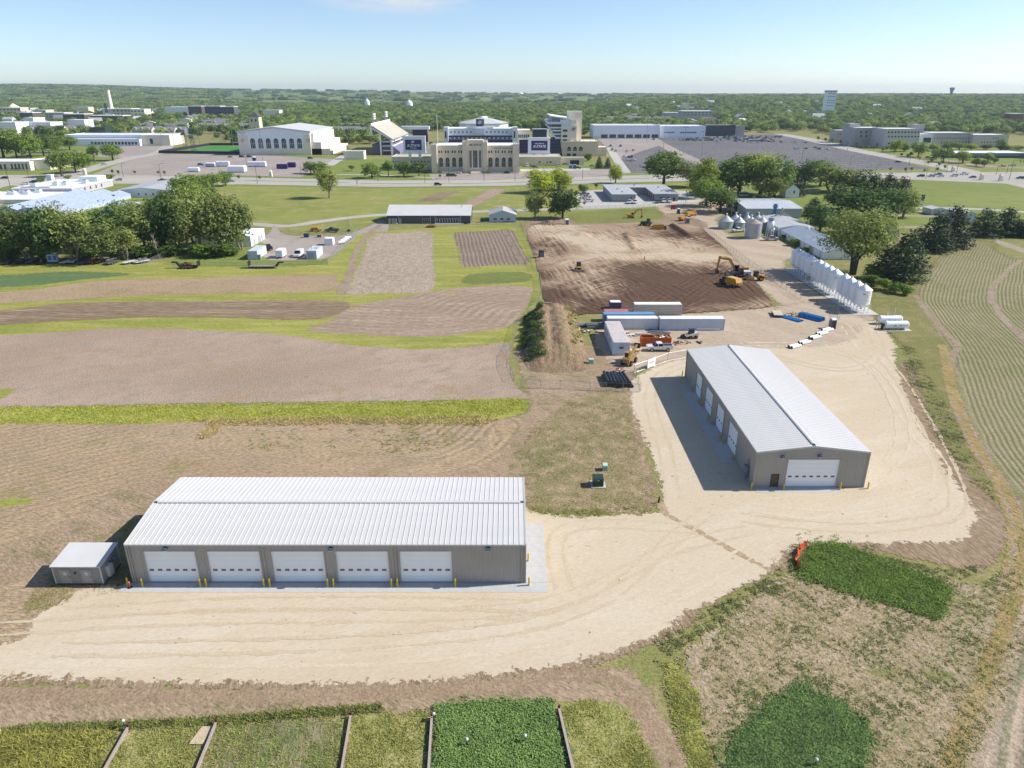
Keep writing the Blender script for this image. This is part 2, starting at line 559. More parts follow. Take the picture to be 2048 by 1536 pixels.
m_weed = ground_mat('weedy_plot',C(178,160,128), C(164,150,114), C(188,168,142), .1,.5,2.8,.46,.62,.9,grain=.42,edge=.7,c3=C(146,144,92))
m_field = ground_mat('contour_field',C(158,150,114), C(146,142,102), C(168,156,126), .03,.3,3,.48,.66,.8,rows=.95,row_col=C(130,132,92), row_amt=.28,grain=.36,edge=.9)
m_track = ground_mat('wheel_track',C(182,164,142), C(172,152,128), C(150,130,110), .1,.5,3,.5,.7,.8,grain=.36,edge=.8)
m_turf = ground_mat('artificial_turf',C(84,150,76), C(92,158,84), C(100,164,90), .05,.3,3,.5,.8,0,grain=.08)
m_path = ground_mat('gravel_path',C(190,176,158), C(180,166,148), C(170,156,140), .05,.3,3,.5,.7,.4,grain=.25,edge=.7)
m_line = mat('road_paint',C(232,230,222,1.25), .8,var=.12)

# ---- far side of the main road: lawns, lots, streets
sheet('lawn',[(-700,300), (-300,292), (330,292), (420,300), (760,318), (1190,320), (1260,345), (1500,345), (1900,342), (2300,330), (2900,330), (2900,440), (2300,470), (1300,430), (700,440), (-700,440)],m_lawn2,fade=0,sm=False)
sheet('lawn',[(430,372), (760,375), (1000,373), (1250,367), (1480,362), (1480,400), (1320,415), (1180,425), (960,436), (760,440), (640,446), (560,452), (500,450), (440,430), (400,400)],m_lawn,1.2)
sheet('meadow',[(1800,361), (2048,371), (2500,380), (2500,425), (2048,420), (1960,414), (1890,402), (1840,382)],m_green,1.0)
sheet('parking_lot',[(183,350), (258,319), (316,308), (480,308), (692,319), (655,331), (602,354), (480,351), (300,351)],m_gray,0,0,False)
sheet('parking_lot',[(190,291), (330,291), (318,303), (250,316), (180,312)],m_gray,0,0,False)
sheet('parking_lot',[(1194,277), (1560,268), (1612,281), (1705,301), (1800,322), (1862,338), (1500,344), (1262,346), (1228,320)],m_tarm,0,0,False)
sheet('lot_strip',ribbon([(1300,274), (1345,300), (1405,328)],12), m_gray,0,0,False,world=True)
sheet('parking_lot',[(1194,277.5), (1300,275), (1330,288), (1290,300), (1240,318)],m_gray,0,0,False)
sheet('campus_lawn',[(1705,297), (1900,322), (2400,352), (2400,300), (1760,288)],m_lawn2,0,0,False)
sheet('forecourt',[(858,349), (1060,344), (1250,336), (1262,346), (1180,353), (868,362)],m_gray,0,0,False)
sheet('forecourt',[(1040,338), (1180,336), (1180,341), (1042,343)],m_walk,0,0,False)
sheet('sidewalk',[(1212,296), (1226,296), (1262,345), (1240,345)],m_walk,0,0,False)
sheet('sidewalk',[(647,331), (690,305), (706,305), (668,331)],m_walk,0,0,False)
sheet('sidewalk',ribbon([(660,349), (760,350), (870,356)],4), m_walk,0,0,False,world=True)
sheet('street',ribbon([(60,366), (123,354), (190,335), (256,317), (316,306), (336,292), (350,282)],15,12), m_road,0,0,False,world=True)
sheet('street',ribbon([(-200,302), (0,300), (60,303), (130,305), (190,303)],11), m_gray,0,0,False,world=True)
sheet('street',ribbon([(1560,268), (1620,279), (1704,298.5), (1800,317), (1892,334), (1960,350), (2048,368), (2200,402)],19,21), m_road,0,0,False,world=True)
sheet('street',ribbon([(1880,318), (1960,331), (2048,336), (2300,342)],7), m_gray,0,0,False,world=True)
sheet('main_road',[(-700,356), (0,350), (200,349), (470,354), (760,361), (1000,359), (1250,351), (1500,346), (1800,345), (2048,344), (2700,350), (2700,380), (2048,369), (1800,358), (1500,359), (1250,365), (1000,372), (760,374), (470,369), (200,367), (0,373), (-700,395)],m_road,0,0,False)
sheet('street',[(0,372), (-200,420), (-260,470), (-60,440), (40,392), (120,372)],m_road,0,0,False)
sheet('traffic_island',[(0,377), (0,387), (36,374), (22,371)],m_lawn2,0,0)
for seg in ([(490,361), (600,363.2), (700,365)],[(720,366.5), (870,367.6), (1000,365.6), (1200,359.8), (1300,356.5)],[(1340,355), (1500,352.2), (1780,351.2)]):
 sheet('median_strip',ribbon(seg,2.6), m_lawn2,0,0,False,world=True)
sheet('practice_field',[(352,306), (420,291.5), (600,291.5), (600,308), (480,307)],m_turf,0,0,False)
# ---- farm lanes, yards
sheet('farm_lane',ribbon([(470,446), (520,449), (575,452), (640,443), (720,433), (800,428), (960,423), (1080,419), (1200,416), (1300,411.5), (1400,404)],6.5), m_road,0,0,False,world=True)
sheet('equipment_yard',[(548,452), (575,470), (640,472), (690,470), (740,452), (768,440), (775,462), (730,478), (690,498), (640,518), (528,518), (540,500), (520,483), (540,465)],m_gray,.5,.1)
sheet('grass_verge',[(572,456), (640,448), (740,440), (752,446), (700,462), (590,466)],m_lawn,.6)
sheet('building_lot',[(1160,383), (1205,380), (1310,378), (1440,390), (1480,405), (1400,415), (1300,411), (1170,415)],m_walk,.4)
sheet('farm_lane',[(1320,408), (1440,402), (1470,420), (1440,440), (1470,470), (1560,478), (1600,508), (1575,530), (1650,590), (1760,640), (1700,700), (1590,640), (1500,560), (1420,480), (1350,440), (1310,420)],m_yard,.7)
sheet('farm_lane',ribbon([(1830,422), (1900,432), (1835,432), (1780,430)],6), m_path,.22,world=True)
sheet('farm_lane',ribbon([(1800,421), (1840,416), (1950,418), (2048,424), (2250,437)],6), m_road,0,0,False,world=True)
sheet('farm_lane',ribbon([(1780,454), (1850,455), (1920,463), (1975,476), (2048,502), (2200,560)],5.5), m_path,.22,world=True)
# ---- fields on the left
sheet('tilled_strip',[(822,404), (880,382), (927,381), (877,404.5)],m_dark,.5,sm=False,guide=[(822,404), (880,382)],grid=2.0)
sheet('tilled_strip',[(925,404), (980,377.6), (1023,376.5), (942,420)],m_soil,.5,sm=False,guide=[(925,404), (980,377.6)],grid=2.0)
sheet('grass_field',[(-400,530), (0,522), (300,520), (530,520), (640,520), (700,480), (745,463), (1040,452), (1090,560), (1080,620), (1040,690), (700,700), (300,660), (-400,690)],m_strip,.6)
sheet('yard_grass',[(340,520), (360,490), (470,485), (530,484), (545,520), (640,519), (660,512), (640,530), (500,536), (330,530)],m_lawn2,.5)
sheet('crop_strip',[(-400,560), (0,549), (130,541), (262,545), (272,549), (180,560), (0,578), (-400,600)],m_crop,.7)
sheet('field',[(-400,600), (0,583), (200,561), (420,554), (660,547), (675,556), (655,584), (300,592), (0,609), (-400,640)],m_soil3,.45,guide=[(-400,600), (0,582), (200,560), (420,553), (660,546)],grid=3.0)
sheet('field',[(-400,640), (0,619), (160,604), (420,601), (690,602), (640,639), (400,636), (200,640), (0,652), (-400,670)],m_dark,.45,guide=[(-400,640), (0,619), (160,604), (420,601), (690,601)],grid=3.0)
sheet('field',[(742,470), (800,465), (866,463), (872,520), (877,560), (866,580), (840,587), (760,588), (688,588), (705,545), (722,505)],m_stub,.45,guide=[(742,466), (722,505), (688,592)],grid=2.5)
sheet('field',[(904,466), (960,462), (1028,460), (1048,500), (1062,528), (1000,531), (925,533), (912,500)],m_rows,.45,guide=[(1000,440), (1062,560)],grid=2.0)
sheet('field',[(936,548), (1050,543), (1060,563), (930,569)],ground_mat('young_green_plot',C(134,142,82), C(120,134,74), C(150,150,96), .05,.4,3,.5,.7,.6,stretch=6,grain=.35,edge=.8), .6)
sheet('field',[(706,611), (820,590), (935,573), (1062,573), (1063,600), (1050,628), (1020,654), (950,667), (870,675), (740,672), (612,661), (660,640)],m_soil,.45,guide=[(612,664), (740,674), (870,678), (950,669), (1020,657), (1052,628)],grid=3.0)
sheet('field',[(-500,690), (0,669), (250,655), (400,659), (560,668), (700,688), (830,697), (940,692), (1020,684), (1022,720), (1036,770), (1060,800), (900,803), (600,806), (0,816), (-500,830)],m_soil2,.45,guide=[(900,640), (760,860)],grid=4.0)
sheet('field',[(-600,836), (0,840), (400,838), (700,836), (960,834), (1040,830), (1080,800), (1130,760), (1260,770), (1310,1000), (1300,1030), (1040,1030), (300,1120), (60,1330), (-400,1500)],m_soil3,.45,guide=[(-600,1180), (0,1060), (300,985), (600,955), (850,935), (960,900), (1010,850)],grid=3.0)
sheet('bare_ground',[(1020,700), (1050,800), (1020,860), (900,940), (300,960), (100,1050), (-300,1180), (-300,1260), (60,1160), (300,1080), (1040,1000), (1310,1020), (1300,900), (1262,780), (1270,740), (1200,690), (1100,690)],m_bare,1.0)
sheet('thin_grass',[(1130,800), (1255,790), (1312,1000), (1300,1018), (1180,1028), (1040,1026), (1040,960), (1000,930), (1060,860)],m_thin,1.2)
sheet('thin_grass',[(300,1010), (330,1020), (250,1180), (30,1240), (60,1180), (160,1090)],m_thin,1.2)
sheet('thin_grass',[(-10,995), (70,995), (60,1010), (-20,1020)],m_strip,.5)
sheet('thin_grass',[(-30,778), (36,778), (8,798), (-30,805)],m_strip,.5)
sheet('grass_bank',[(-500,822), (0,815), (300,812), (700,806), (860,802), (960,796), (1050,797), (1056,822), (1020,838), (960,846), (840,848), (700,844), (430,846), (200,852), (0,850), (-500,855)],m_strip,.5)
sheet('grass_bank',[(1030,640), (1062,600), (1085,600), (1110,640), (1060,650), (1040,700), (1024,720), (1020,680)],m_strip,.6)
sheet('dirt_track',ribbon([(765,447), (735,470), (712,505), (700,545), (680,590)],3.2), m_track,.22,world=True)
# ---- field on the right
sheet('slope_grass',[(1740,560), (1830,540), (1920,470), (2000,470), (2000,900), (1960,1000), (1850,850), (1800,700), (1740,640)],ground_mat('slope_grass',C(146,142,90), C(132,134,80), C(168,150,112), .04,.3,3,.5,.66,.6,grain=.34,edge=.8), 1.0)
sheet('contour_field',[(1905,486), (1960,480), (2048,520), (2300,600), (2500,900), (2500,1300), (2048,1040), (2010,990), (1950,910), (1900,790), (1880,700), (1850,650), (1822,600), (1830,560), (1880,500)],m_field,1.2,
 guide=[(1900,470), (1860,520), (1822,585), (1835,625), (1880,690), (1915,800), (1960,905), (2048,1010), (2200,1150)],grid=3.0)
sheet('dirt_track',ribbon([(2040,520), (1985,575), (1995,620), (2040,670), (2120,730)],2.6), m_track,.22,world=True)
sheet('dirt_track',ribbon([(1830,590), (1880,655), (1915,690), (1900,720), (1905,790), (1930,840)],2.2), m_track,.22,world=True)
m_straw = ground_mat('straw_band',C(186,160,112), C(172,148,102), C(150,146,92), .08,.5,3,.48,.64,.9,ang=1.1,stretch=3,grain=.4,edge=.9)
sheet('straw_band',ribbon([(1885,690), (1905,780), (1945,880), (1998,965), (2030,1040), (2036,1110), (2024,1180)],2.4,3.4), m_straw,.22,world=True)
sheet('dirt_track',ribbon([(1900,800), (1950,905), (2004,990), (2028,1060), (2018,1130), (1985,1180)],1.0), m_track,.22,world=True)
sheet('dirt_track',ribbon([(1925,820), (1972,905), (2028,990), (2048,1060), (2046,1130), (2020,1210)],.9), m_track,.22,world=True)
# ---- the gravel pads
sheet('dirt_track',[(1180,735), (1262,742), (1270,770), (1190,790), (1080,800), (1060,770)],m_bare,.6)
sheet('rutted_bank',[(1795,690), (1830,740), (1880,850), (1950,950), (2010,1010), (2030,1080), (1980,1150), (1900,1140), (1700,1110), (1500,1180), (1380,1260), (1240,1330), (1000,1375), (600,1400), (0,1385), (-400,1390), (-400,1300), (0,1280), (900,1250), (1700,1050), (1900,1020), (1800,800)],m_bank,.8)
sheet('gravel_yard',[(1745,640), (1770,655), (1798,690), (1800,730), (1838,830), (1890,920), (1955,1010), (1965,1040), (1934,1086), (1840,1092), (1700,1094), (1604,1097), (1568,1129), (1536,1157), (1446,1203), (1386,1234), (1304,1288), (1202,1322), (1000,1357), (700,1379), (300,1375), (0,1364), (-400,1364), (-400,1300), (0,1284), (50,1240), (120,1198), (240,1165), (1040,1165), (1050,1165), (1050,1030), (1180,1032), (1290,1024), (1318,1004), (1300,930), (1252,790), (1280,745), (1400,700), (1550,650)],m_gravel,.7)
sheet('gravel_yard',[(1030,1022), (1120,1030), (1290,1030), (1310,1100), (1250,1240), (1030,1240)],m_gravel,.6)
sheet('construction_yard',[(1200,640), (1330,628), (1530,612), (1640,600), (1745,640), (1700,690), (1560,700), (1400,720), (1290,745), (1250,790), (1230,740), (1180,690)],m_yard,1.2)
sheet('dirt_seam',ribbon([(1318,1004), (1335,1030), (1390,1060), (1500,1120), (1545,1145)],1.9,1.2), ground_mat('seam_dirt',C(198,174,144), C(188,164,134), C(206,184,154), .1,.6,3,.5,.7,.4,grain=.3,edge=.3), .2,world=True)
sheet('dirt_patch',[(1660,1060), (1685,1057), (1690,1066), (1672,1069)],m_bank,.4)
# ---- research plots at the bottom
sheet('bare_ground',[(-600,1360), (0,1372), (600,1385), (1000,1362), (1230,1322), (1290,1360), (1330,1420), (1420,1700), (-600,1760)],m_bare,.6)
sheet('dirt_track',ribbon([(-300,1386), (0,1388), (500,1392), (900,1378), (1140,1350), (1220,1360), (1280,1420), (1330,1500), (1370,1600)],2.4), ground_mat('packed_track',C(176,152,126), C(168,144,118), C(184,162,136), .1,.6,3,.5,.7,.5,grain=.3,edge=.8), .28,world=True)
sheet('plot_grass',[(-300,1480), (60,1455), (235,1450), (440,1440), (700,1420), (1000,1408), (1180,1390), (1270,1420), (1330,1540), (1380,1700), (-300,1760)],ground_mat('plot_turf',C(156,158,88), C(166,164,98), C(184,172,124), .1,.5,4,.48,.66,.8,grain=.4,edge=.9), .6)
sheet('research_plot',[(-300,1475), (60,1462), (236,1462), (190,1560), (-300,1640)],ground_mat('ripening_plot',C(168,162,98), C(156,154,88), C(136,138,76), .2,.8,4,.45,.62,.9,grain=.45,edge=.9,ang=.6,stretch=3), .4)
sheet('research_plot',[(436,1448), (560,1440), (686,1438), (664,1560), (380,1570)],ground_mat('sparse_plot',C(160,148,116), C(148,142,104), C(120,136,84), .2,.7,4,.45,.60,.8,grain=.4,edge=.9,ang=1.5,stretch=3), .4)
sheet('research_plot',[(872,1416), (1106,1410), (1128,1570), (872,1570)],m_crop,.3)
sheet('weedy_plot',[(1330,1330), (1480,1190), (1560,1140), (1700,1100), (1900,1150), (1990,1150), (2048,1060), (2300,1180), (2300,1700), (1420,1700), (1380,1500)],m_weed,1.0)
sheet('weedy_plot',[(1320,1330), (1370,1320), (1420,1450), (1450,1700), (1400,1700), (1350,1450)],m_strip,.7)
sheet('contour_field',[(2048,1180), (2030,1260), (1990,1400), (1950,1600), (2500,1600), (2500,1180)],ground_mat('corn_rows',C(196,178,154), C(188,168,144), C(176,156,134), .1,.5,3,.5,.7,.7,rows=1.6,row_col=C(110,124,84), row_amt=.7,grain=.34,edge=.9), .6,guide=[(2060,1100), (2030,1260), (1990,1400), (1940,1640)],grid=2.0)
sheet('stubble_strip',ribbon([(2060,1060), (2040,1160), (1990,1300), (1930,1450), (1880,1600)],2.2), ground_mat('straw_strip',C(178,152,104), C(164,144,96), C(132,134,78), .1,.6,3,.5,.66,.9,rows=.7,row_col=C(200,182,146), row_amt=.5,grain=.4,edge=.9), .25,world=True)

# ---- tyre marks worn into the gravel
m_tyre = ground_mat('tyre_mark',C(219,201,171), C(216,197,166), C(225,208,179), .1,.4,4,.45,.7,.1,grain=.14,edge=.25)
m_tyre2 = ground_mat('pale_tyre_mark',C(231,215,187), C(228,212,183), C(226,209,180), .1,.4,4,.45,.7,.1,grain=.12,edge=.25)
for i,(pts_,w_) in enumerate([([(-60,1322), (300,1318), (700,1316), (1000,1292), (1240,1240), (1420,1150), (1580,1060), (1750,1020), (1860,980)],2.0), ([(-40,1262), (300,1240), (700,1232), (1010,1222), (1180,1180), (1340,1100), (1500,1060)],2.0), ([(1130,1180), (1110,1110), (1130,1060), (1230,1048), (1400,1060)],2.0),
       ([(1500,1015), (1640,1030), (1780,1020), (1870,985), (1880,930), (1830,860), (1770,760), (1720,690), (1690,650)],2.1), ([(1480,1035), (1680,1056), (1840,1045), (1915,1010), (1880,900), (1800,760), (1740,690), (1700,645)],2.1), ([(1545,712), (1640,735), (1720,735), (1760,700), (1740,655)],2.0), ([(1552,730), (1650,760), (1740,750)],2.0),
       ([(1345,1000), (1330,900), (1300,800), (1330,745), (1420,715)],2.0), ([(120,1230), (400,1210), (760,1206), (1060,1212)],2.0), ([(1700,990), (1800,900), (1790,800), (1720,720), (1600,690), (1480,690)],2.1), ([(1420,1020), (1380,1050), (1300,1120), (1200,1200), (1000,1260), (600,1290), (100,1300)],2.0)]):
 c = [G(*p) for p in pts_]
 c = smooth_loop(c,False,6)
 for s_ in (-1,1):
  off = []
  for j,p in enumerate(c):
   t_ = (c[min(j + 1,len(c) - 1)] - c[max(j - 1,0)]).normalized()
   off.append((p.x - t_.y * s_ * w_ / 2,p.y + t_.x * s_ * w_ / 2))
  sheet('tyre_mark',ribbon(off[::3] + [off[-1]],.8,world=True), m_tyre if i % 3 else m_tyre2,.14,.08,False,world=True)

# ---------------------------------------------------------------- the two machinery barns
W_ROOF = mat('white_roof_steel',C(234,232,229,1.36), .5,var=.05,scale=.25,spec=.35)
W_WALL = mat('taupe_wall_steel',C(190,184,176,1.4), .5,var=.06,scale=.3,streak=.12)
W_TRIM = mat('pale_trim',C(226,224,220), .45,var=.04)
W_DOOR = mat('white_door',(.86,.87,.88,1), .45,var=.03,scale=.4)
DARK = mat('dark_rubber',(.022,.023,.026,1), .7)
BLUE_D = mat('ridge_vent_shade',(.05,.07,.13,1), .6)
YEL = mat('safety_yellow',C(244,206,20), .45,var=.06)
CONC = mat('cast_concrete',C(212,211,208), .85,var=.08,scale=1.2,bump=.3,streak=.1)
GALV = mat('galvanised_steel',C(176,180,184), .42,.55,var=.12,scale=2)
BROWN = mat('brown_door',(.09,.055,.035,1), .5)
GLS = glass()
DKM = mat('dark_metal',(.05,.055,.065,1), .5,.3)

def ribbed_wall(L,z0,top,holes,pitch=.305,rib=.035):
 """corrugated steel wall in the xz plane facing -y; top is a function of x; holes are (x0, x1, z1) from the floor"""
 m = MB()
 n = round(L / pitch)
 p = L / n
 for i in range(n):
  x = i * p
  cx = x + p / 2
  zb = z0
  for a,b,h in holes:
   if a - .02 < cx < b + .02:
    zb = h
  prof = [(x,0), (x + p * .62,0), (x + p * .70,-rib), (x + p * .92,-rib), (x + p,0)]
  vs = [(q[0],q[1],zb) for q in prof] + [(q[0],q[1],top(q[0])) for q in prof]
  m.add(vs,[(j,j + 1,6 + j,5 + j) for j in range(4)])
 return m

def overhead_door(root,T,x0,x1,h,nwin,win_z=1.62):
 """sectional door between x0 and x1, placed with matrix T (wall frame), 0.18 m behind the wall face"""
 d = MB().box(x0,x1,.22,.26,.12,h).build('overhead_door',DARK,root)
 d.matrix_local = T
 ns = 6
 sh = (h - .12) / ns
 me = MB().box(x0,x1,.16,.215,.008,sh - .008).data('door_section',W_DOOR)
 for i in range(ns):
  o = attach(d,me,name='door_section'); o.location = (0,0,.12 + i * sh)
 ww = .52
 we = MB().box(0,ww,.14,.158,0,.28).data('door_window',glass('door_window_glass',(.10,.085,.07,1)))
 for i in range(nwin):
  o = attach(d,we,name='door_window'); o.location = (x0 + (x1 - x0) * (i + .62) / (nwin + .24) - ww / 2,0,win_z)
 j = MB().box(x0 - .14,x0,-.045,.26,.0,h + .12).box(x1,x1 + .14,-.045,.26,.0,h + .12).box(x0,x1,-.045,.26,h,h + .12)
 j = j.build('door_jamb',W_WALL,root); j.matrix_local = T
 return d

def wall_lamp(root,T,x,z):
 m = MB().box(x - .22,x + .22,-.10,-.036,z - .05,z + .3)
 o = m.build('wall_lamp',DKM,root); o.matrix_local = T
 m = MB().prism([(x - .3,z + .05), (x + .3,z + .05), (x + .22,z + .3), (x - .22,z + .3)],-.5,-.11)
 s = m.build('lamp_hood',mat('lamp_blue',(.10,.14,.22,1), .35,.4), o)
 m = MB().box(x - .24,x + .24,-.46,-.14,z - .02,z + .049)
 m.build('lamp_lens',mat('lamp_lens_white',(.75,.78,.8,1), .3), o)

def barn(name,label,loc,rz,L,W,eave,ridge,doors,lamps,spouts,man=None):
 t = thing(name,label,'barn',loc,rz)
 ye = W / 2
 rf = lambda y: eave + (ridge - eave) * (1 - abs(y - ye) / ye)
 sides = {'S': (Matrix.Identity(4), L,lambda x: eave), 'N': (Matrix.Translation((L,W,0)) @ Matrix.Rotation(math.pi,4,'Z'), L,lambda x: eave),
   'E': (Matrix.Translation((L,0,0)) @ Matrix.Rotation(math.pi / 2,4,'Z'), W,rf), 'W': (Matrix.Translation((0,W,0)) @ Matrix.Rotation(-math.pi / 2,4,'Z'), W,rf)}
 base = MB().box(.05,L - .05,.05,W - .05,-.2,.11).build('foundation',CONC,t)
 for s,(T,ln,top) in sides.items():
  hs = [(a,b,h) for ss,a,b,h,n in doors if ss == s]
  hm = hs + ([(man[1],man[1] + 1.05,2.2)] if man and man[0] == s else [])
  w = ribbed_wall(ln,.0,lambda x: top(min(max(x,0), ln)) - .02,hm).build('wall',W_WALL,t)
  w.matrix_local = T
  for (ss,a,b,h,n) in doors:
   if ss == s: overhead_door(t,T,a,b,h,n)
  for (ss,x,z) in lamps:
   if ss == s: wall_lamp(t,T,x,z)
  for (ss,x) in spouts:
   if ss == s:
    o = MB().box(x - .07,x + .07,-.17,-.04,.15,eave - .1).build('downspout',W_WALL,t); o.matrix_local = T
  if man and man[0] == s:
   o = MB().box(man[1],man[1] + 1.05,.06,.12,.05,2.2).build('door',BROWN,t); o.matrix_local = T
   h = MB().box(man[1] + .9,man[1] + .97,-.02,.055,1.0,1.12).build('handle',GALV,o)
   f = MB().box(man[1] - .08,man[1],-.04,.1,.0,2.28).box(man[1] + 1.05,man[1] + 1.13,-.04,.1,0,2.28).box(man[1],man[1] + 1.05,-.04,.1,2.2,2.28).build('door_frame',DKM,t); f.matrix_local = T
 for (x,y) in ((0,0), (L,0), (0,W), (L,W)):
  MB().bx(x,y,.02,.2,.2,eave - .06).build('corner_trim',W_WALL,t)
 # roof: deck, panels with standing seams, ridge vent, eave and rake trim
 ov = .12
 sl = (ridge - eave) / ye
 deck = MB().add([(0,-ov,eave - ov * sl - .03), (L,-ov,eave - ov * sl - .03), (L,ye,ridge - .03), (0,ye,ridge - .03), (0,W + ov,eave - ov * sl - .03), (L,W + ov,eave - ov * sl - .03)],
     [(0,1,2,3), (3,2,5,4)]).build('roof',W_ROOF,t)
 n = round(L / .61)
 p = L / n
 zt = lambda y: eave + sl * (y if y <= ye else W - y)
 for side in (0,1):
  ya,yb = (-ov,ye - .14) if side == 0 else (W + ov,ye + .14)
  prof = [(0,0), (p - .13,0), (p - .09,.055), (p - .045,.055), (p - .012,0)]
  vs = [(q[0],ya,zt(ya) + q[1]) for q in prof] + [(q[0],yb,zt(yb) + q[1]) for q in prof]
  fs = [(j,j + 1,6 + j,5 + j) for j in range(4)] + [(0,4,3,2,1)]
  if side: fs = [f[::-1] for f in fs]
  me = MB().add(vs,fs).data('roof_panel',W_ROOF)
  for i in range(n):
   o = attach(deck,me,name='roof_panel'); o.location = (i * p,0,0)
 MB().prism([(ye - .16,ridge - .01), (ye - .14,ridge + .10), (ye,ridge + .15), (ye + .14,ridge + .10), (ye + .16,ridge - .01)],.12,L - .12,'x').build('ridge_vent',BLUE_D,deck)
 MB().prism([(ye - .26,ridge + .085), (ye - .2,ridge + .115), (ye,ridge + .175), (ye + .2,ridge + .115), (ye + .26,ridge + .085), (ye,ridge + .16)],.5,L - .5,'x').build('ridge_cap',W_ROOF,deck)
 for y in (-ov,W + ov):
  MB().box(0,L,y - .07,y + .02,eave - .2,eave - .02).build('gutter',W_TRIM,t)
 for x in (-.06,L + .06):
  m = MB()
  m.prism([(-ov,eave - .22), (ye,ridge - .2), (ye,ridge + .05), (-ov,eave + .03)],x - .05,x + .05,'x')
  m.prism([(W + ov,eave - .22), (W + ov,eave + .03), (ye,ridge + .05), (ye,ridge - .2)],x - .05,x + .05,'x')
  m.build('rake_trim',W_TRIM,t)
 return t

AX,AY,AL,AW = -44.45,69.05,46.0,15.2
a_doors = [('S',1.72 + 7.43 * i,1.72 + 7.43 * i + 6.1,4.45,6) for i in range(5)]
barn_a = barn('machinery_barn','long white roofed barn with five overhead doors in the front wall',(AX,AY,0), 0,AL,AW,5.5,6.35,a_doors,
   [('S',4.6,4.78), ('S',23.6,4.78), ('S',41.7,4.78)],[('S',15.75), ('S',31.0), ('S',.3), ('S',45.6)])
BX,BY,BL,BW = 51.25,91.0,44.0,16.1
# gable end faces the camera: local x runs away from it
barn_b = barn('machinery_barn','white roofed barn with four side doors casting a broad shadow on gravel',(BX,BY,0), math.pi / 2,BL,BW,5.85,6.8,
   [('N',BL - q - 4.9,BL - q,4.5,4) for q in (9.0,16.3,23.9,30.9)] + [('W',4.6,12.1,4.6,7)],[('W',3.6,5.0), ('W',8.9,5.15)],
   [('N',BL - 16.3), ('N',BL - 31.0), ('N',.3)],('W',2.5))
m = MB().box(35.0 - .42,35.0 - .06,0,.9,.5,2.3).box(35 - .3,35 - .06,1.2,1.6,.9,2.0).box(35 - .16,35 - .06,.3,.45,2.3,3.4)
o = m.build('electric_cabinet',mat('cabinet_grey',C(150,156,160), .5,.2), barn_b)
o.matrix_parent_inverse = barn_b.matrix_world.inverted()
bpy.context.view_layer.update()
o.matrix_parent_inverse = Matrix.LocRotScale(Vector((BX,BY,0)), Matrix.Rotation(math.pi / 2,3,'Z').to_quaternion(), None).inverted()
o.location = (0,93.0,0)

def slabs(name,x0,x1,y0,y1,nx_,ny_,z=.075):
 root = MB().box(x0 + .03,x1 - .03,y0 + .03,y1 - .03,-.1,z - .03).build(name,CONC)
 tag(root,kind='structure')
 w,d = (x1 - x0) / nx_,(y1 - y0) / ny_
 me = MB().box(.008,w - .008,.008,d - .008,0,z).data('slab',CONC)
 for i in range(nx_):
  for j in range(ny_):
   attach(root,me,name='slab').location = (x0 + i * w,y0 + j * d,0)

slabs('concrete_apron',AX - 1.0,AX + AL + 2.6,AY - 1.75,AY - .02,13,1)
slabs('concrete_apron',AX + AL + .02,AX + AL + 2.6,AY,AY + 12.5,1,4)
slabs('concrete_apron',BX - BW - 2.4,BX - BW - .02,BY + 7.2,BY + 39.5,1,9)
slabs('concrete_apron',BX - BW + .1,BX - 3.6,BY - 1.4,BY - .02,3,1)

def bollard(loc,label,group='yellow bollards around the barns',h=1.15):
 t = thing('bollard',label,'bollard',loc,0,group)
 MB().cyl(0,0,0,h - .06,.11,n=12).lathe(0,0,[(.11,h - .06), (.08,h - .015), (.0,h)],12).build('post',YEL,t)
 MB().cyl(0,0,0,.09,.17,n=12).build('footing',CONC,t)
 return t

ordn = ['first','second','third','fourth','fifth']
for i in range(5):
 a,b = AX + a_doors[i][1],AX + a_doors[i][2]
 bollard((a - .35,AY - .75,.07), f'yellow bollard just left of the {ordn[i]} front door of the five door barn')
 bollard((b + .30,AY - .75,.07), f'yellow bollard just right of the {ordn[i]} front door of the five door barn')
bollard((AX - .4,AY - .6,.07), 'yellow bollard at the corner of the five door barn nearest the small shed')
bollard((AX + AL + .45,AY - .5,.07), 'yellow bollard at the front right corner of the five door barn')
bollard((AX + AL + .45,AY + 4.2,.07), 'yellow bollard beside the right end wall of the five door barn')
for i,q in enumerate((9.0,16.3,23.9,30.9)):
 bollard((BX - BW - .55,BY + q - .35,.07), f'yellow bollard before the {ordn[i]} side door from the front of the four door barn')
 bollard((BX - BW - .55,BY + q + 5.25,.07), f'yellow bollard behind the {ordn[i]} side door from the front of the four door barn')
bollard((BX - BW - .35,BY - .45,.0), 'yellow bollard at the front left corner of the four door barn')
bollard((BX + .55,BY - .4,.0), 'yellow bollard at the front right corner of the four door barn')
bollard((BX - BW - .5,BY + BL + .3,.0), 'yellow bollard at the far corner of the four door barn')
bollard((BX - BW + 4.6 - .35,BY - .7,.07), 'yellow bollard left of the gable end door of the four door barn')
bollard((BX - BW + 12.1 + .35,BY - .7,.07), 'yellow bollard right of the gable end door of the four door barn')
t = thing('marker_post','short red marker post on a black base beside the five door barn','post',(AX - .05,AY - .9,.07))
MB().cyl(0,0,.06,.95,.08,n=10).build('post',mat('safety_red',C(226,60,40), .5), t)
MB().cyl(0,0,.70,.84,.085,n=10).build('reflective_band',W_TRIM,t)
MB().cyl(0,0,0,.06,.32,.26,n=10).build('base',DARK,t)

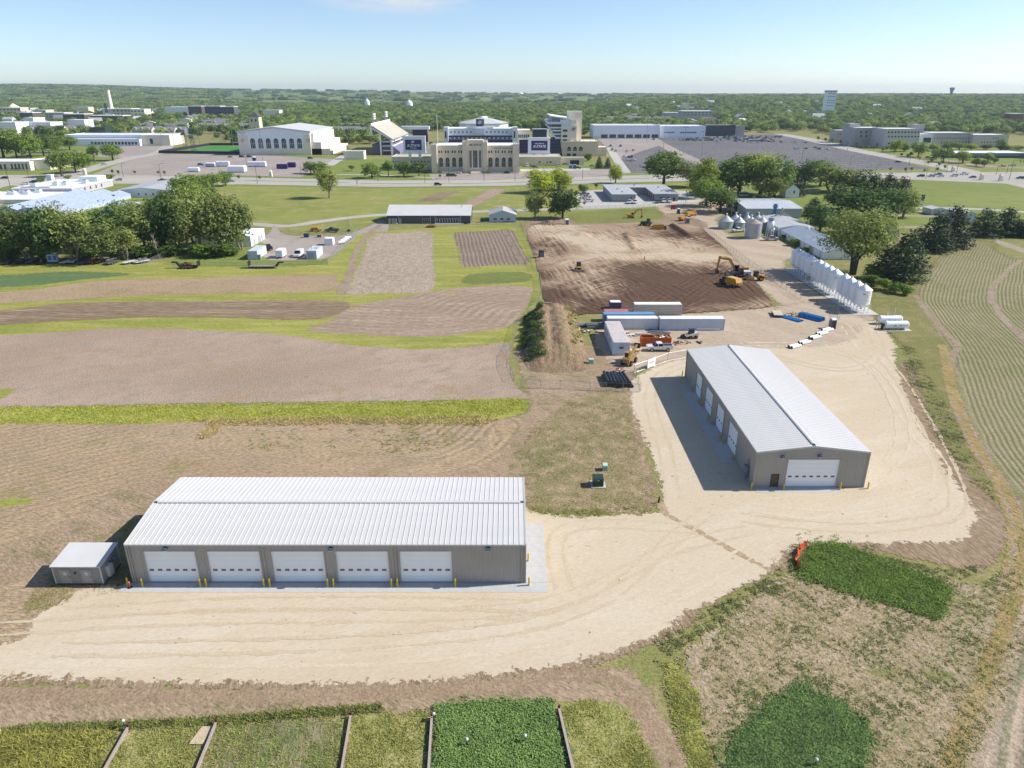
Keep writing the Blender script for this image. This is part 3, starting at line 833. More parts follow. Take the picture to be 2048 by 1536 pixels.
# ---- small chemical store beside the first barn
SX0,SY0 = G(113,1170).x,G(113,1170).y
t = thing('storage_shed','small grey shed with two hazard marked doors left of the five door barn','shed',(SX0,SY0,0))
SW,SD,SH = 5.6,4.0,2.55
SHW = mat('shed_grey',C(168,162,156), .6,var=.08,scale=.8,streak=.1)
MB().box(.1,SW - .1,.1,SD - .1,0,.22).build('skid',DKM,t)
MB().prism([(0,.22), (SD,.22), (SD,SH + .35), (0,SH)],0,SW,'x').build('wall',SHW,t)
MB().prism([(-.15,SH + .005), (SD + .15,SH + .39), (SD + .15,SH + .5), (-.15,SH + .12)],-.15,SW + .15,'x').build('roof',W_ROOF,t)
MB().box(-.03,.1,-.03,.08,.22,SH).box(SW - .1,SW + .03,-.03,.08,.22,SH).box(SW - .1,SW + .03,SD - .1,SD + .03,.22,SH + .3).build('corner_trim',W_TRIM,t)
for x in (.75,3.25):
 d = MB().box(x,x + 1.25,-.07,-.005,.32,2.2).build('door',mat('shed_door',C(186,180,172), .55), t)
 c = Vector((x + .62,0,1.62))
 q = .3
 dm = MB().prism([(c.x - q,c.z), (c.x,c.z - q), (c.x + q,c.z), (c.x,c.z + q)],-.085,-.072).build('hazard_diamond',mat('sign_white',C(238,238,236), .5,var=.02), d)
 cross = MB().add([(c.x - .155,-.088,c.z), (c.x,-.088,c.z - .155), (c.x + .012,-.088,c.z - .143), (c.x - .143,-.088,c.z + .012)],[(0,1,2,3)])
 cross.add([(c.x - .15,-.0885,c.z + .006), (c.x - .155,-.0885,c.z), (c.x,-.0885,c.z + .155), (c.x + .006,-.0885,c.z + .15)],[(0,1,2,3)])
 for sx,sz in ((-1,0), (1,0), (0,1), (0,-1)):
  cross.bx(c.x + sx * .15,-.09,c.z + sz * .15 - .03,.05,.004,.06)
 cross.build('hazard_marks',DKM,dm)
 MB().box(x + 1.08,x + 1.16,-.12,-.07,1.1,1.25).build('handle',DKM,d)
MB().box(2.5,2.7,-.12,0,1.6,1.85).build('lamp',DKM,t)
MB().box(SW + .005,SW + .45,.9,1.75,.5,1.9).build('air_conditioner',W_TRIM,t)
MB().box(SW + .005,SW + .3,2.3,2.8,1.6,2.2).tube((SW + .3,2.55,1.9), (SW + .5,2.55,1.9), .18).build('exhaust_fan',GALV,t)
MB().box(SW + .005,SW + .1,1.85,1.95,.4,2.0).build('conduit',DKM,t)

# ---- electrical boxes on the grass between the barns
p = G(1196,973)
t = thing('transformer','dark green pad mounted transformer on a concrete pad in thin grass','transformer',p)
MB().box(-1.05,1.1,-.6,1.5,0,.16).build('pad',CONC,t)
MB().prism([(-.35,.16), (1.2,.16), (1.2,1.45), (.1,1.5), (-.35,1.35)],-.75,.75,'x').build('cabinet',mat('transformer_green',(.022,.05,.038,1), .4,var=.1), t)
MB().box(-.12,.13,-.372,-.353,1.1,1.25).build('label_plate',W_TRIM,t)
MB().box(-.6,-.25,-.362,-.352,1.12,1.2).build('warning_sticker',mat('sticker',C(180,180,160), .5), t)
p = G(1210,941)
t = thing('utility_pedestal','pale green utility pedestal behind the dark transformer','utility box',p)
MB().taper((-.38,.38,-.25,.75), (-.34,.34,-.2,.7), 0,.85).build('cabinet',mat('pedestal_green',C(176,214,196), .5), t)
MB().taper((-.41,.41,-.28,.78), (-.36,.36,-.22,.72), .86,.98).build('lid',mat('pedestal_lid',C(206,236,222), .5), t)
p = G(1182,727)
t = thing('utility_pedestal','pale green utility box beside the dirt mound','utility box',p)
MB().taper((-.5,.5,-.3,.6), (-.46,.46,-.25,.55), 0,.9).build('cabinet',mat('pedestal_green',C(176,214,196), .5), t)
MB().taper((-.54,.54,-.34,.64), (-.48,.48,-.28,.58), .91,1.03).build('lid',mat('pedestal_lid',C(206,236,222), .5), t)
p = G(1317,1006)
t = thing('post','short dark brown post at the corner of the thin grass by the gravel','post',p)
MB().tube((0,0,-.1), (.06,.02,.95), .13,.11,8).build('stake',mat('old_wood',(.03,.02,.018,1), .9), t)
MB().tube((.06,.02,.95), (.062,.021,.99), .115,.09,8).build('cap',DKM,t)

# ---- research plots: board dividers, stakes, plank, orange fence
WOOD = mat('weathered_board',C(176,160,150), .85,var=.2,scale=3)
RUST = mat('rusty_post',(.10,.03,.028,1), .8,var=.3,scale=6)
plots = ['between the ripening plot and the grass strip','beside the plank lying in the grass','right of the sparse green plot','left of the dense alfalfa plot','right of the dense alfalfa plot']
for i,(a,b) in enumerate((((257,1462), (180,1600)), ((433,1452), (365,1620)), ((702,1438), (672,1620)), ((864,1440), (853,1620)), ((1118,1424), (1163,1620)))):
 A_,B_ = G(*a), G(*b)
 d = B_ - A_
 L_ = d.length
 t = thing('plot_divider','low weathered board divider ' + plots[i],'divider',A_,math.atan2(d.y,d.x), 'board dividers between research plots')
 k = int(L_ / 1.5)
 me = MB().box(.01,L_ / k - .01,-.04,.04,.02,.42).data('board',WOOD)
 me2 = MB().box(.0,L_ / k,-.11,.11,.42,.46).data('cap_board',mat('board_cap',C(196,176,170), .8,var=.15,scale=4))
 for j in range(k):
  attach(t,me,name='board').location = (j * L_ / k,0,0)
  attach(t,me2,name='cap_board').location = (j * L_ / k,0,0)
 MB().bx(-.1,0,-.1,.16,.2,.85).build('end_post',RUST,t)
for i,((x,y), lab) in enumerate((((934,1487), 'white capped sensor stake in the alfalfa, left of the pair'), ((1050,1480), 'white capped sensor stake in the alfalfa, right of the pair'), ((1630,1528), 'white capped sensor stake in the dark green plot by the frame edge'),
        ((250,1450), 'small white marker stake at the head of the grass strip'), ((868,1436), 'small white marker stake beside the alfalfa divider'), ((2,1470), 'white marker stake in the ripening plot'))):
 p = G(x,y + 6)
 t = thing('sensor_stake',lab,'stake',p,.3 * i,'white stakes in the research plots')
 MB().cyl(0,0,0,.75,.05,n=8).build('stake',DKM,t)
 MB().lathe(0,0,[(.05,.75), (.15,.78), (.17,.92), (.1,1.02), (0,1.05)],10).build('cap',W_TRIM,t)
A_ = G(378,1491)
t = thing('plank','pale plywood plank lying in the grass beside a board divider','plank',(A_.x,A_.y,.05), 0)
MB().add([(0,0,.08), (1.2,0,.08), (1.62,1.9,.08), (.42,1.9,.08), (0,0,.14), (1.2,0,.14), (1.62,1.9,.14), (.42,1.9,.14)],[(3,2,1,0), (4,5,6,7), (0,1,5,4), (1,2,6,5), (2,3,7,6), (3,0,4,7)]).build('sheet',mat('plywood',C(222,200,170), .8,var=.08,scale=3), t)
MB().box(.3,1.3,.4,.5,-.04,.079).box(.55,1.5,1.5,1.6,-.04,.079).build('batten',WOOD,t)

ORNG = mat('orange_mesh',C(244,84,44), .6,var=.1,scale=4)
pts = smooth_loop([G(1612,1094), G(1600,1100), G(1594,1112), G(1592,1128), G(1599,1142)],False,6)
t = thing('safety_fence','sagging orange plastic safety fence at the end of the alfalfa plot','fence',pts[0])
V,Fc = [],[]
for i,q in enumerate(pts):
 h = .75 + .2 * math.sin(i * 1.3)
 lean = .25 * math.sin(i * .8)
 V += [tuple(q - pts[0] + Vector((lean,.3 * math.sin(i), .05))), tuple(q - pts[0] + Vector((lean * .3,0,.5 * h))), tuple(q - pts[0] + Vector((lean * -.5,.1,h)))]
 if i: Fc += [(3 * i - 3,3 * i,3 * i + 1,3 * i - 2), (3 * i - 2,3 * i + 1,3 * i + 2,3 * i - 1)]
MB().add(V,Fc,True).build('netting',ORNG,t)
for i in (0,8,16,len(pts) - 1):
 q = pts[i] - pts[0]
 MB().tube((q.x,q.y,-.1), (q.x,q.y,1.1), .03,n=6).build('post',DKM,t)

# ---------------------------------------------------------------- low vegetation (nobody could count it)
def leaf_mat(name,c,var=.3,trans=.25):
 if name in MATS:
  return MATS[name]
 t = NT(name)
 oi = t.n('ObjectInfo').outputs['Random']
 pos = t.n('NewGeometry').outputs['Position']
 n_ = t.noise(pos,.5,3,.7)
 c = tuple(x * 1.38 for x in c[:3]) + (1,)
 f = t.math('MULTIPLY_ADD',t.math('SUBTRACT',t.math('ADD',t.math('MULTIPLY',oi,.6), n_), .8), 1.6,.5,True)
 c0 = tuple(x * (1 - var) for x in c[:3]) + (1,)
 c1 = (min(1,c[0] * (1 + var * 1.25)), min(1,c[1] * (1 + var)), c[2] * (1 + var * .3), 1)
 col_ = t.mix(f,c0,c1)
 t.set(t.p.inputs['Base Color'],col_)
 t.p.inputs['Roughness'].default_value = .7
 t.p.inputs['Specular IOR Level'].default_value = .2
 tr = t.n('BsdfTranslucent',{'Color': col_})
 mx = t.n('MixShader',{0: trans,1: t.p.outputs[0],2: tr.outputs[0]})
 t.set(t.out.inputs['Surface'],mx.outputs[0])
 MATS[name] = t.mat
 return t.mat

def scatter(px,n,world=False,patch=None,sm=False):
 pts = [Vector((p[0],p[1],0)) if world else G(*p) for p in px]
 if sm: pts = smooth_loop(pts)
 A = np.array([p[:2] for p in pts])
 lo,hi = A.min(0), A.max(0)
 out = np.zeros((0,2))
 while len(out) < n:
  q = rs.uniform(lo,hi,(n * 2,2))
  q = q[inside(q,A)]
  if patch:
   s,th = patch
   w = np.sin(q[:,0] / s + 2 * np.sin(q[:,1] / s * .7)) + np.sin(q[:,1] / s * 1.3 + 1.7 * np.sin(q[:,0] / s * .6)) + 1.1 * np.sin((q[:,0] * 1.7 + q[:,1]) / s * 2.9) + .9 * np.sin((q[:,0] * .8 - q[:,1] * 1.9) / s * 5.1)
   q = q[w + rs.normal(0,1.3,len(w)) > th]
  out = np.concatenate([out,q])
 return out[:n]

def tufts(name,label,cat,pts,material,h=.3,w=.09,blades=5,spread=.16,lean=.8,hv=.4,kind='stuff',z=.02):
 """grass or leaf tufts: each a few upright triangles"""
 n = len(pts)
 N = n * blades
 base = np.repeat(pts,blades,0) + rs.normal(0,spread,(N,2))
 a = rs.uniform(0,2 * np.pi,N)
 hh = h * (1 + hv * rs.uniform(-1,1,N)) * np.repeat(rs.uniform(.7,1.25,n), blades)
 ww = w * rs.uniform(.6,1.4,N)
 dx,dy = np.cos(a) * ww,np.sin(a) * ww
 l = rs.normal(0,lean,(N,2)) * hh[:,None]
 V = np.zeros((N,3,3))
 V[:,0,0],V[:,0,1] = base[:,0] - dx,base[:,1] - dy
 V[:,1,0],V[:,1,1] = base[:,0] + dx,base[:,1] + dy
 V[:,2,0],V[:,2,1],V[:,2,2] = base[:,0] + l[:,0],base[:,1] + l[:,1],hh
 V[:,:,2] += z
 me = fast_mesh(name,V.reshape(-1,3), np.arange(N * 3).reshape(-1,3), [material])
 o = link(bpy.data.objects.new(name,me))
 return tag(o,label,cat,None,kind)

def canopy(name,label,cat,pts,material,h=.35,leaf=.08,k=9,spread=.14,ragged=0.0):
 """a leafy crop: small leaf faces tilted to the sky, spread through the height of each plant"""
 if ragged:
  pts = pts + rs.normal(0,ragged,pts.shape)
  pts = np.concatenate([pts,pts[rs.randint(0,len(pts), len(pts) // 7)] + rs.normal(0,ragged * 3.5,(len(pts) // 7,2))])
 n = len(pts)
 N = n * k
 hh = np.repeat(h * rs.uniform(.65,1.15,n), k)
 c = np.column_stack([np.repeat(pts,k,0) + rs.normal(0,spread,(N,2)), hh * rs.uniform(.35,1,N) ** .6])
 nr = rs.normal(0,.55,(N,3)); nr[:,2] += 1.0
 nr /= np.linalg.norm(nr,axis=1)[:,None]
 a = np.cross(nr,rs.normal(0,1,(N,3))); a /= np.maximum(np.linalg.norm(a,axis=1)[:,None],1e-6)
 b = np.cross(nr,a)
 s_ = leaf * rs.uniform(.6,1.4,N)[:,None]
 V = np.stack([c - a * s_,c - b * s_ * .7,c + a * s_,c + b * s_ * .7],1).reshape(-1,3)
 o = link(bpy.data.objects.new(name,fast_mesh(name,V,np.arange(4 * N).reshape(-1,4), [material])))
 return tag(o,label,cat,None,'stuff')

G_TALL = leaf_mat('tall_grass_blades',C(176,182,90), .3,.35)
G_LAWN = leaf_mat('grass_blades',C(158,162,100), .3,.35)
G_ALF = leaf_mat('alfalfa_leaves',C(126,154,96), .36,.32)
G_ALF2 = leaf_mat('bright_alfalfa_leaves',C(136,162,84), .36,.32)
G_DRY = leaf_mat('dry_straw',C(204,186,134), .25,.3)
G_WEED = leaf_mat('weed_leaves',C(148,154,104), .3,.35)
tufts('tall_grass','bright tall grass along the bank across the fields','grass',scatter([(-300,820), (0,815), (300,812), (700,806), (860,802), (1050,798), (1055,820), (960,838), (700,836), (300,846), (0,848), (-300,850)],6500,patch=(1.2,-1.0)), G_TALL,.16,.09,6,.3,1.2)
tufts('dry_grass','straw coloured dead grass edging the bright grass bank','grass',scatter([(380,838), (700,834), (960,832), (1000,840), (960,852), (840,848), (640,850), (430,852)],1300), G_DRY,.25,.09,5,.25,1.1)
tufts('dry_grass','straw coloured tongue of dead grass crossing the tan field','grass',scatter([(420,842), (450,846), (420,875), (395,880)],200), G_DRY,.2,.09,5,.25,1.1)
alf = scatter([(874,1412), (1104,1402), (1130,1580), (874,1580)],5200,patch=(.6,-2.0))
alf = alf[(np.abs((alf[:,0] * 1.0) % 1.5 - .75) < .64) | (rs.uniform(0,1,len(alf)) < .25)]
canopy('alfalfa','dense dark green alfalfa between two board dividers','crop',alf,G_ALF,.34,.085,11,.15,.12)
canopy('alfalfa','bright green alfalfa plot jutting into the gravel yard','crop',scatter([(1600,1150), (1620,1105), (1655,1090), (1700,1098), (1800,1138), (1890,1172), (1886,1200), (1868,1236), (1800,1212), (1690,1180)],7500,patch=(.55,-1.6), sm=True), G_ALF2,.34,.085,11,.15,.4)
canopy('alfalfa','dark green alfalfa plot under the weedy ground','crop',scatter([(1480,1480), (1600,1376), (1680,1416), (1735,1462), (1690,1580), (1465,1580)],8000,patch=(.6,-1.6)), G_ALF,.34,.085,11,.15,.45)
canopy('plot_weeds','patchy weeds on the trial ground right of the gravel','weeds',scatter([(1400,1320), (1480,1210), (1580,1160), (1700,1190), (1870,1250), (1990,1150), (2040,1120), (2060,1300), (1900,1600), (1450,1600), (1430,1400)],3000,patch=(1.5,1.0)), G_WEED,.14,.075,8,.13)
tufts('plot_weeds','dry weed stubble on the trial ground right of the gravel','weeds',scatter([(1400,1320), (1480,1210), (1580,1160), (1700,1190), (1870,1250), (1990,1150), (2040,1120), (2060,1300), (1900,1600), (1450,1600), (1430,1400)],2600,patch=(1.7,.3)), G_DRY,.10,.07,4,.2,1.2)
tufts('plot_grass','green turf grass between the research plots','grass',scatter([(-60,1470), (235,1452), (440,1440), (700,1424), (866,1420), (866,1600), (-60,1640)],5200,patch=(2.2,.2)), G_LAWN,.16,.07,5,.2,1.2)
tufts('plot_grass','green turf grass right of the alfalfa dividers','grass',scatter([(1124,1420), (1180,1400), (1260,1430), (1320,1560), (1340,1620), (1180,1620)],1600,patch=(2.2,.2)), G_LAWN,.14,.07,5,.2,1.2)
tufts('plot_grass','bright grass ribbon beside the curving dirt track','grass',scatter([(1322,1330), (1365,1322), (1415,1450), (1440,1620), (1400,1620), (1350,1450)],1200,patch=(1.5,.3)), G_LAWN,.15,.08,5,.2,1.2)
tufts('grass_fringe','long grass fringe along the head of the research plots','grass',scatter([(-60,1468), (60,1452), (235,1446), (440,1436), (700,1414), (760,1412), (760,1424), (440,1448), (235,1458), (60,1466)],1500), leaf_mat('fringe_blades',C(146,154,88), .3), .2,.08,6,.18)
tufts('ripening_grain','yellowing grain plot at the corner of the research plots','crop',scatter([(-60,1480), (60,1468), (232,1466), (170,1600), (-60,1640)],3600,patch=(1.6,-.8)), leaf_mat('ripening_blades',C(166,166,96), .3,.35), .32,.08,5,.16,1.0)
canopy('sparse_seedlings','sparse green seedlings on the bare plot between dividers','crop',scatter([(440,1452), (560,1444), (686,1442), (664,1600), (385,1600)],1700,patch=(1.2,.5)), leaf_mat('seedling_leaves',C(134,148,100), .3,.3), .09,.06,7,.12)
tufts('thin_grass_blades','thin patchy grass between the two barns','grass',scatter([(1130,805), (1252,795), (1310,1000), (1298,1018), (1180,1026), (1045,1024), (1040,960), (1010,935), (1065,860)],3000,patch=(1.6,.6)), leaf_mat('thin_blades',C(150,148,96), .3,.35), .08,.07,4,.25,1.3)
tufts('thin_grass_blades','thin patchy grass behind the small grey shed','grass',scatter([(300,1015), (335,1022), (255,1180), (40,1230), (70,1180), (165,1095)],1500,patch=(1.6,.6)), leaf_mat('thin_blades',C(150,148,96), .3,.35), .08,.07,4,.25,1.3)
tufts('grass_edge','green grass lip along the gravel between the two barns','grass',scatter([(1060,1014), (1180,1020), (1290,1012), (1314,1000), (1316,1010), (1290,1026), (1180,1032), (1060,1028)],420,patch=(1.2,.6)), G_LAWN,.10,.08,5,.2,1.2)
canopy('bank_weeds','green weeds on the bank between gravel and contour field','weeds',scatter([(1760,650), (1830,700), (1880,790), (1960,930), (1990,1000), (1940,970), (1860,860), (1815,760), (1800,690)],1200,patch=(1.8,1.2)), G_WEED,.12,.08,7,.2)
canopy('bank_weeds','weeds along the rutted bank below the barn yard','weeds',scatter([(1300,1290), (1400,1230), (1520,1165), (1590,1130), (1700,1100), (1890,1140), (1980,1130), (1900,1170), (1700,1105), (1590,1165), (1420,1260), (1310,1330)],1100,patch=(1.5,1.0)), G_WEED,.14,.08,8,.15)
canopy('field_weeds','scattered weed clumps on the tan field behind the barn','weeds',scatter([(500,860), (900,850), (960,880), (800,910), (500,900)],260,patch=(4,.4)), G_WEED,.16,.09,10,.2)

# ---------------------------------------------------------------- trees
BARK = mat('bark',(.075,.058,.045,1), .9,var=.25,scale=3)
L_OLIVE = leaf_mat('cottonwood_leaves',C(136,150,88), .36,.3)
L_GREEN = leaf_mat('broad_leaves',C(118,142,70), .34,.3)
L_YELL = leaf_mat('yellow_green_leaves',C(158,172,62), .34,.3)
L_DEEP = leaf_mat('deep_green_leaves',C(88,116,62), .34,.25)
L_CEDAR = leaf_mat('cedar_needles',C(66,84,58), .32,.12)
L_WOOD = leaf_mat('woodland_leaves',C(124,146,82), .36,.3)

def leaves(lobes,ncl,k,leaf,rc,seed,up=.35,shell=.55):
 r = np.random.RandomState(seed)
 lb = np.array(lobes,float)
 w = (lb[:,3] * lb[:,4] * lb[:,5]) ** .66
 li = r.choice(len(lb), ncl,p=w / w.sum())
 d = r.normal(0,1,(ncl,3)); d /= np.linalg.norm(d,axis=1)[:,None]
 rad = r.uniform(shell ** 2,1,ncl) ** .5
 c = lb[li,:3] + d * lb[li,3:] * rad[:,None] * r.uniform(.85,1.12,ncl)[:,None]
 N = ncl * k
 cc = np.repeat(c,k,0) + r.normal(0,rc,(N,3)) * np.array([1,1,.7])
 nr = np.repeat(d,k,0) * .7 + r.normal(0,.55,(N,3)); nr[:,2] += up
 nr /= np.linalg.norm(nr,axis=1)[:,None]
 a = np.cross(nr,r.normal(0,1,(N,3))); a /= np.maximum(np.linalg.norm(a,axis=1)[:,None],1e-6)
 b = np.cross(nr,a)
 s = leaf * r.uniform(.55,1.35,N)[:,None]
 V = np.stack([cc - a * s,cc - b * s * .6,cc + a * s,cc + b * s * .6],1)
 V[:,:,2] = np.maximum(V[:,:,2],.1)
 return V.reshape(-1,3)

def trunk_mesh(name,lobes,H,r0,seed,forks=1,lean=0.0,mat_=None):
 r = random.Random(seed)
 m = MB()
 fork = Vector((lean,lean * .3,H * r.uniform(.2,.3)))
 for s in range(forks):
  off = Vector((r.uniform(-.5,.5), r.uniform(-.4,.4), 0)) * (forks > 1)
  f2 = fork + off * 2
  m.tube(off * .6 + Vector((0,0,-.2)), f2,r0 * 1.15,r0 * .8,8)
  for q in lobes[s::forks]:
   c = Vector(q[:3])
   mid = f2.lerp(c,.5) + Vector((r.uniform(-.4,.4), r.uniform(-.4,.4), .3))
   m.tube(f2,mid,r0 * .55,r0 * .34,6)
   m.tube(mid,c + Vector((0,0,q[5] * .5)), r0 * .34,r0 * .08,5)
 return m.data(name,mat_ or BARK)

TREE = {}

def tree_kind(key,lobes,n,k,leaf,rc,mat_,H=10.0,r0=.28,seed=1,forks=1,up=.35,shell=.55,bark=None):
 V = leaves(lobes,n,k,leaf,rc,seed,up,shell)
 me = fast_mesh('crown',V,np.arange(len(V)).reshape(-1,4), [mat_])
 w = 2 * max(max(abs(q[0]) + q[3] for q in lobes), max(abs(q[1]) + q[4] for q in lobes))
 top = max(q[2] + q[5] for q in lobes)
 TREE[key] = (trunk_mesh('trunk',lobes,H,r0,seed,forks,mat_=bark), me,w,top)

def lobes_round(seed,n,R,Z,zr,r0=.5):
 r = random.Random(seed)
 out = [(0,0,Z,R * .72,R * .72,zr * .85)]
 for i in range(n):
  a = 2 * math.pi * (i + r.uniform(-.3,.3)) / n
  d = R * r.uniform(.45,.62)
  out.append((d * math.cos(a), d * math.sin(a), Z + zr * r.uniform(-.5,.45), R * r.uniform(.36,r0), R * r.uniform(.36,r0), zr * r.uniform(.36,.55)))
 return out

for i in range(3):
 tree_kind(f'broad{i}',lobes_round(10 + i,9,4.2,5.5,4.6), 560,6,.26,.36,L_GREEN,seed=10 + i)
 tree_kind(f'olive{i}',lobes_round(20 + i,8,3.3,5.6,4.9), 520,6,.24,.34,L_OLIVE,seed=20 + i,forks=1 + i % 2,r0=.22,shell=.5,bark=mat('pale_bark',(.22,.19,.16,1), .9,var=.25,scale=3))
 tree_kind(f'deep{i}',lobes_round(30 + i,8,4.0,5.2,4.7), 560,6,.26,.36,L_DEEP,seed=30 + i)
for i in range(2):
 tree_kind(f'yellow{i}',lobes_round(40 + i,8,3.6,5.3,4.6), 540,6,.26,.34,L_YELL,seed=40 + i)
 r = random.Random(50 + i)
 cl = [(0,0,.9 + j * .95,3.0 * (1 - j / 10.5) ** .8 + r.uniform(-.2,.2), 3.0 * (1 - j / 10.5) ** .8,.8) for j in range(10)]
 tree_kind(f'cedar{i}',cl,620,6,.20,.26,L_CEDAR,seed=50 + i,r0=.2,up=.2,shell=.7)
 tree_kind(f'small{i}',lobes_round(60 + i,5,2.6,6.6,3.1), 190,5,.34,.34,L_GREEN,seed=60 + i,r0=.16)
 tree_kind(f'mid{i}',lobes_round(70 + i,7,4.2,5.4,4.6), 300,5,.38,.4,L_WOOD,seed=70 + i)
tree_kind('bush0',lobes_round(80,6,4.2,4.6,4.6), 320,6,.40,.4,leaf_mat('bush_leaves',C(112,140,62), .34,.3), seed=80,r0=.2)
tree_kind('big0',lobes_round(91,12,4.6,5.7,4.3,.42), 1500,6,.17,.26,L_OLIVE,seed=91,forks=3,r0=.3,shell=.5)

def tree(key,x,y,top,wpx,label,group=None,cat='tree',name=None):
 """a tree whose foot is at photo pixel x, y, whose tip reaches row top and whose crown is wpx pixels wide"""
 tm,cm,w,h = TREE[key]
 p = G(x,y)
 zc = (CAM_H) / (SN + (y - 768) / F * CS)
 H = max(1.2,P(x,top,p.y).z)
 sw = wpx / F * zc / w
 nm = name or {'cedar': 'cedar_tree','bush': 'shrub'}.get(key[:-1],'deciduous_tree')
 t = thing(nm,label,cat,(p.x,p.y,0), random.uniform(0,6.28), group,(sw,sw,H / h))
 attach(t,tm,name='trunk')
 attach(t,cm,name='crown')
 return t

T_GROVE = 'tree in the grove behind the parked trailers'
grove = [(15,523,430,85), (62,520,408,82), (108,508,400,74), (98,524,412,70), (150,522,418,78), (204,524,440,80), (232,500,396,76), (252,520,452,52), (292,505,402,78), (330,503,392,84), (300,470,398,70),
  (180,492,412,78), (40,498,412,78), (-20,515,418,80), (268,480,398,66), (-70,520,420,90), (-130,520,415,90), (128,485,420,60), (345,470,402,70), (5,480,425,60)]
for i,(x,y,tp,w) in enumerate(grove):
 tree(('olive%d' % (i % 3)) if i % 3 else ('deep%d' % (i % 2)), x,y,tp,w * 1.1,('olive green ' if i % 3 else 'deep green ') + T_GROVE,'grove behind the trailers')
for i,(x,y,tp,w) in enumerate([(378,507,395,72), (398,500,386,78), (440,505,392,72), (468,503,385,66), (484,500,394,50), (425,490,372,70), (402,470,362,64)]):
 tree('olive%d' % (i % 3), x,y,tp,w * 1.1,'tall pale trunked cottonwood in front of the white yard building','cottonwoods by the white yard building')
for i,(x,y,tp,w) in enumerate([(372,398,346,62), (400,392,350,55), (350,432,372,60), (425,378,345,45), (452,372,342,34), (383,420,362,66), (418,425,366,52)]):
 tree('broad%d' % (i % 3), x,y,tp,w * 1.1,'bushy green tree between the long lane and the main road','trees left of the mown field')
tree('cedar0',232,522,492,26,'low dark bush at the foot of the grove',cat='shrub',name='shrub')
for i,(x,y,tp,w) in enumerate([(20,518,496,60), (85,517,494,50), (170,516,492,60), (290,514,490,70), (340,512,488,60), (450,512,486,70), (410,514,488,60)]):
 tree('bush0',x,y,tp,w,'leafy undergrowth bush at the foot of the grove','undergrowth of the grove','shrub')
tree('olive1',658,396,330,50,'lone cottonwood casting a long shadow on the mown field')
for x,y,tp,w,l in [(622,347,322,32,'left one of two trees by the stadium lot entrance'), (640,349,323,34,'right one of two trees by the stadium lot entrance'), (744,356,325,40,'round green tree before the striped stadium lawn'), (777,352,320,22,'slim green tree before the beige stadium wall'),
     (808,353,322,36,'broad green tree under the left scoreboard'), (838,353,323,30,'green tree just left of the castle fronted building'), (704,342,330,14,'small round tree on the striped stadium lawn')]:
 tree('broad1' if w > 30 else 'small0',x,y,tp,w * 1.15,l)
tree('yellow0',1080,386,337,66,'yellow green maple nearest the stadium on the lane')
tree('yellow1',1118,380,333,58,'yellow green maple beside the first, by the farm lane')
tree('deep0',1125,437,363,72,'dense dark green tree at the edge of the dug earth')
tree('olive2',1070,437,380,46,'thin olive tree beside the dense dark tree')
tree('bush0',1166,386,369,24,'rounded dark bush by the parked pickups',cat='shrub')
tree('small1',1192,380,365,9,'young sapling behind the grey U shaped building')
tree('yellow1',1231,366,325,32,'bright yellow green tree beside the main road')
tree('cedar1',1198,336,312,18,'dark conifer on the bank beside the stadium tower')
tree('cedar0',1215,337,314,17,'second dark conifer beside the stadium tower steps')
tree('bush0',1176,322,306,20,'purple brown bush before the tower wall',cat='shrub')
big = [('broad0',1327,372,299,68,'large spreading elm behind the grey U shaped building'), ('olive0',1382,374,322,52,'grey green tree right of the spreading elm'), ('yellow0',1404,396,312,44,'bright green tree in the middle of the farmstead grove'),
 ('broad2',1412,412,350,54,'tree leaning over the lane by the utility pole'), ('broad1',1440,424,374,66,'low round tree before the white farm building'), ('deep1',1452,390,318,60,'dark tree in the farmstead grove'), ('broad0',1478,388,305,74,'tall dense tree in the farmstead grove'),
 ('yellow1',1520,388,300,62,'tallest bright tree of the farmstead grove'), ('broad2',1548,394,304,60,'tall green tree at the right side of the farmstead grove'), ('olive2',1537,398,350,56,'pale green tree just behind the white farm building'), ('cedar0',1590,392,345,36,'dark conifer beside the small white house'),
 ('deep2',1608,376,320,48,'round tree right of the small white house'), ('broad1',1640,372,318,52,'spreading tree beyond the green lawn'), ('olive1',1664,384,328,60,'spreading olive tree by the bare dirt path'), ('deep0',1704,384,335,56,'bushy green tree beside the cedars'),
 ('cedar1',1744,398,346,46,'cedar at the left of the dark cedar clump'), ('cedar0',1772,402,345,48,'cedar in the middle of the dark cedar clump'), ('cedar1',1800,408,352,46,'cedar at the right of the dark cedar clump'), ('deep1',1720,446,372,86,'broad dark tree above the white sheds'),
 ('deep2',1765,440,374,70,'dark tree over the mown lane corner'), ('olive0',1806,434,376,50,'bare limbed olive tree beside the banner sign'), ('deep0',1682,420,368,66,'dark tree behind the long white barn'), ('yellow0',1708,432,385,46,'bright green tree among dark ones behind the long barn'),
 ('deep1',1640,462,408,52,'dense leafy tree hugging the end of the white annex'), ('cedar0',1626,432,394,36,'grey green shrub beside the white farm building'), ('cedar1',1805,558,458,78,'big cedar beside the mown grass by the contour field'), ('cedar0',1866,502,420,62,'tall cedar left of its twin at the field corner'),
 ('cedar1',1900,494,408,64,'tall cedar right of its twin at the field corner'), ('cedar1',1770,560,490,60,'dark cedar half hidden behind the big cottonwood'), ('cedar0',1834,490,452,28,'slim young cedar by the tall twins'), ('cedar1',1966,472,416,56,'spreading cedar beside the white shed'),
 ('cedar0',2008,470,413,60,'cedar at the right side of the far lane'), ('cedar1',2046,474,436,40,'small cedar at the frame edge'), ('cedar0',2085,474,420,60,'cedar beyond the frame edge')]
for k_,x,y,tp,w,l in big:
 tree(k_,x,y,tp,w * 1.34,l)
tree('big0',1706,548,410,150,'huge spreading cottonwood behind the white hopper bins')
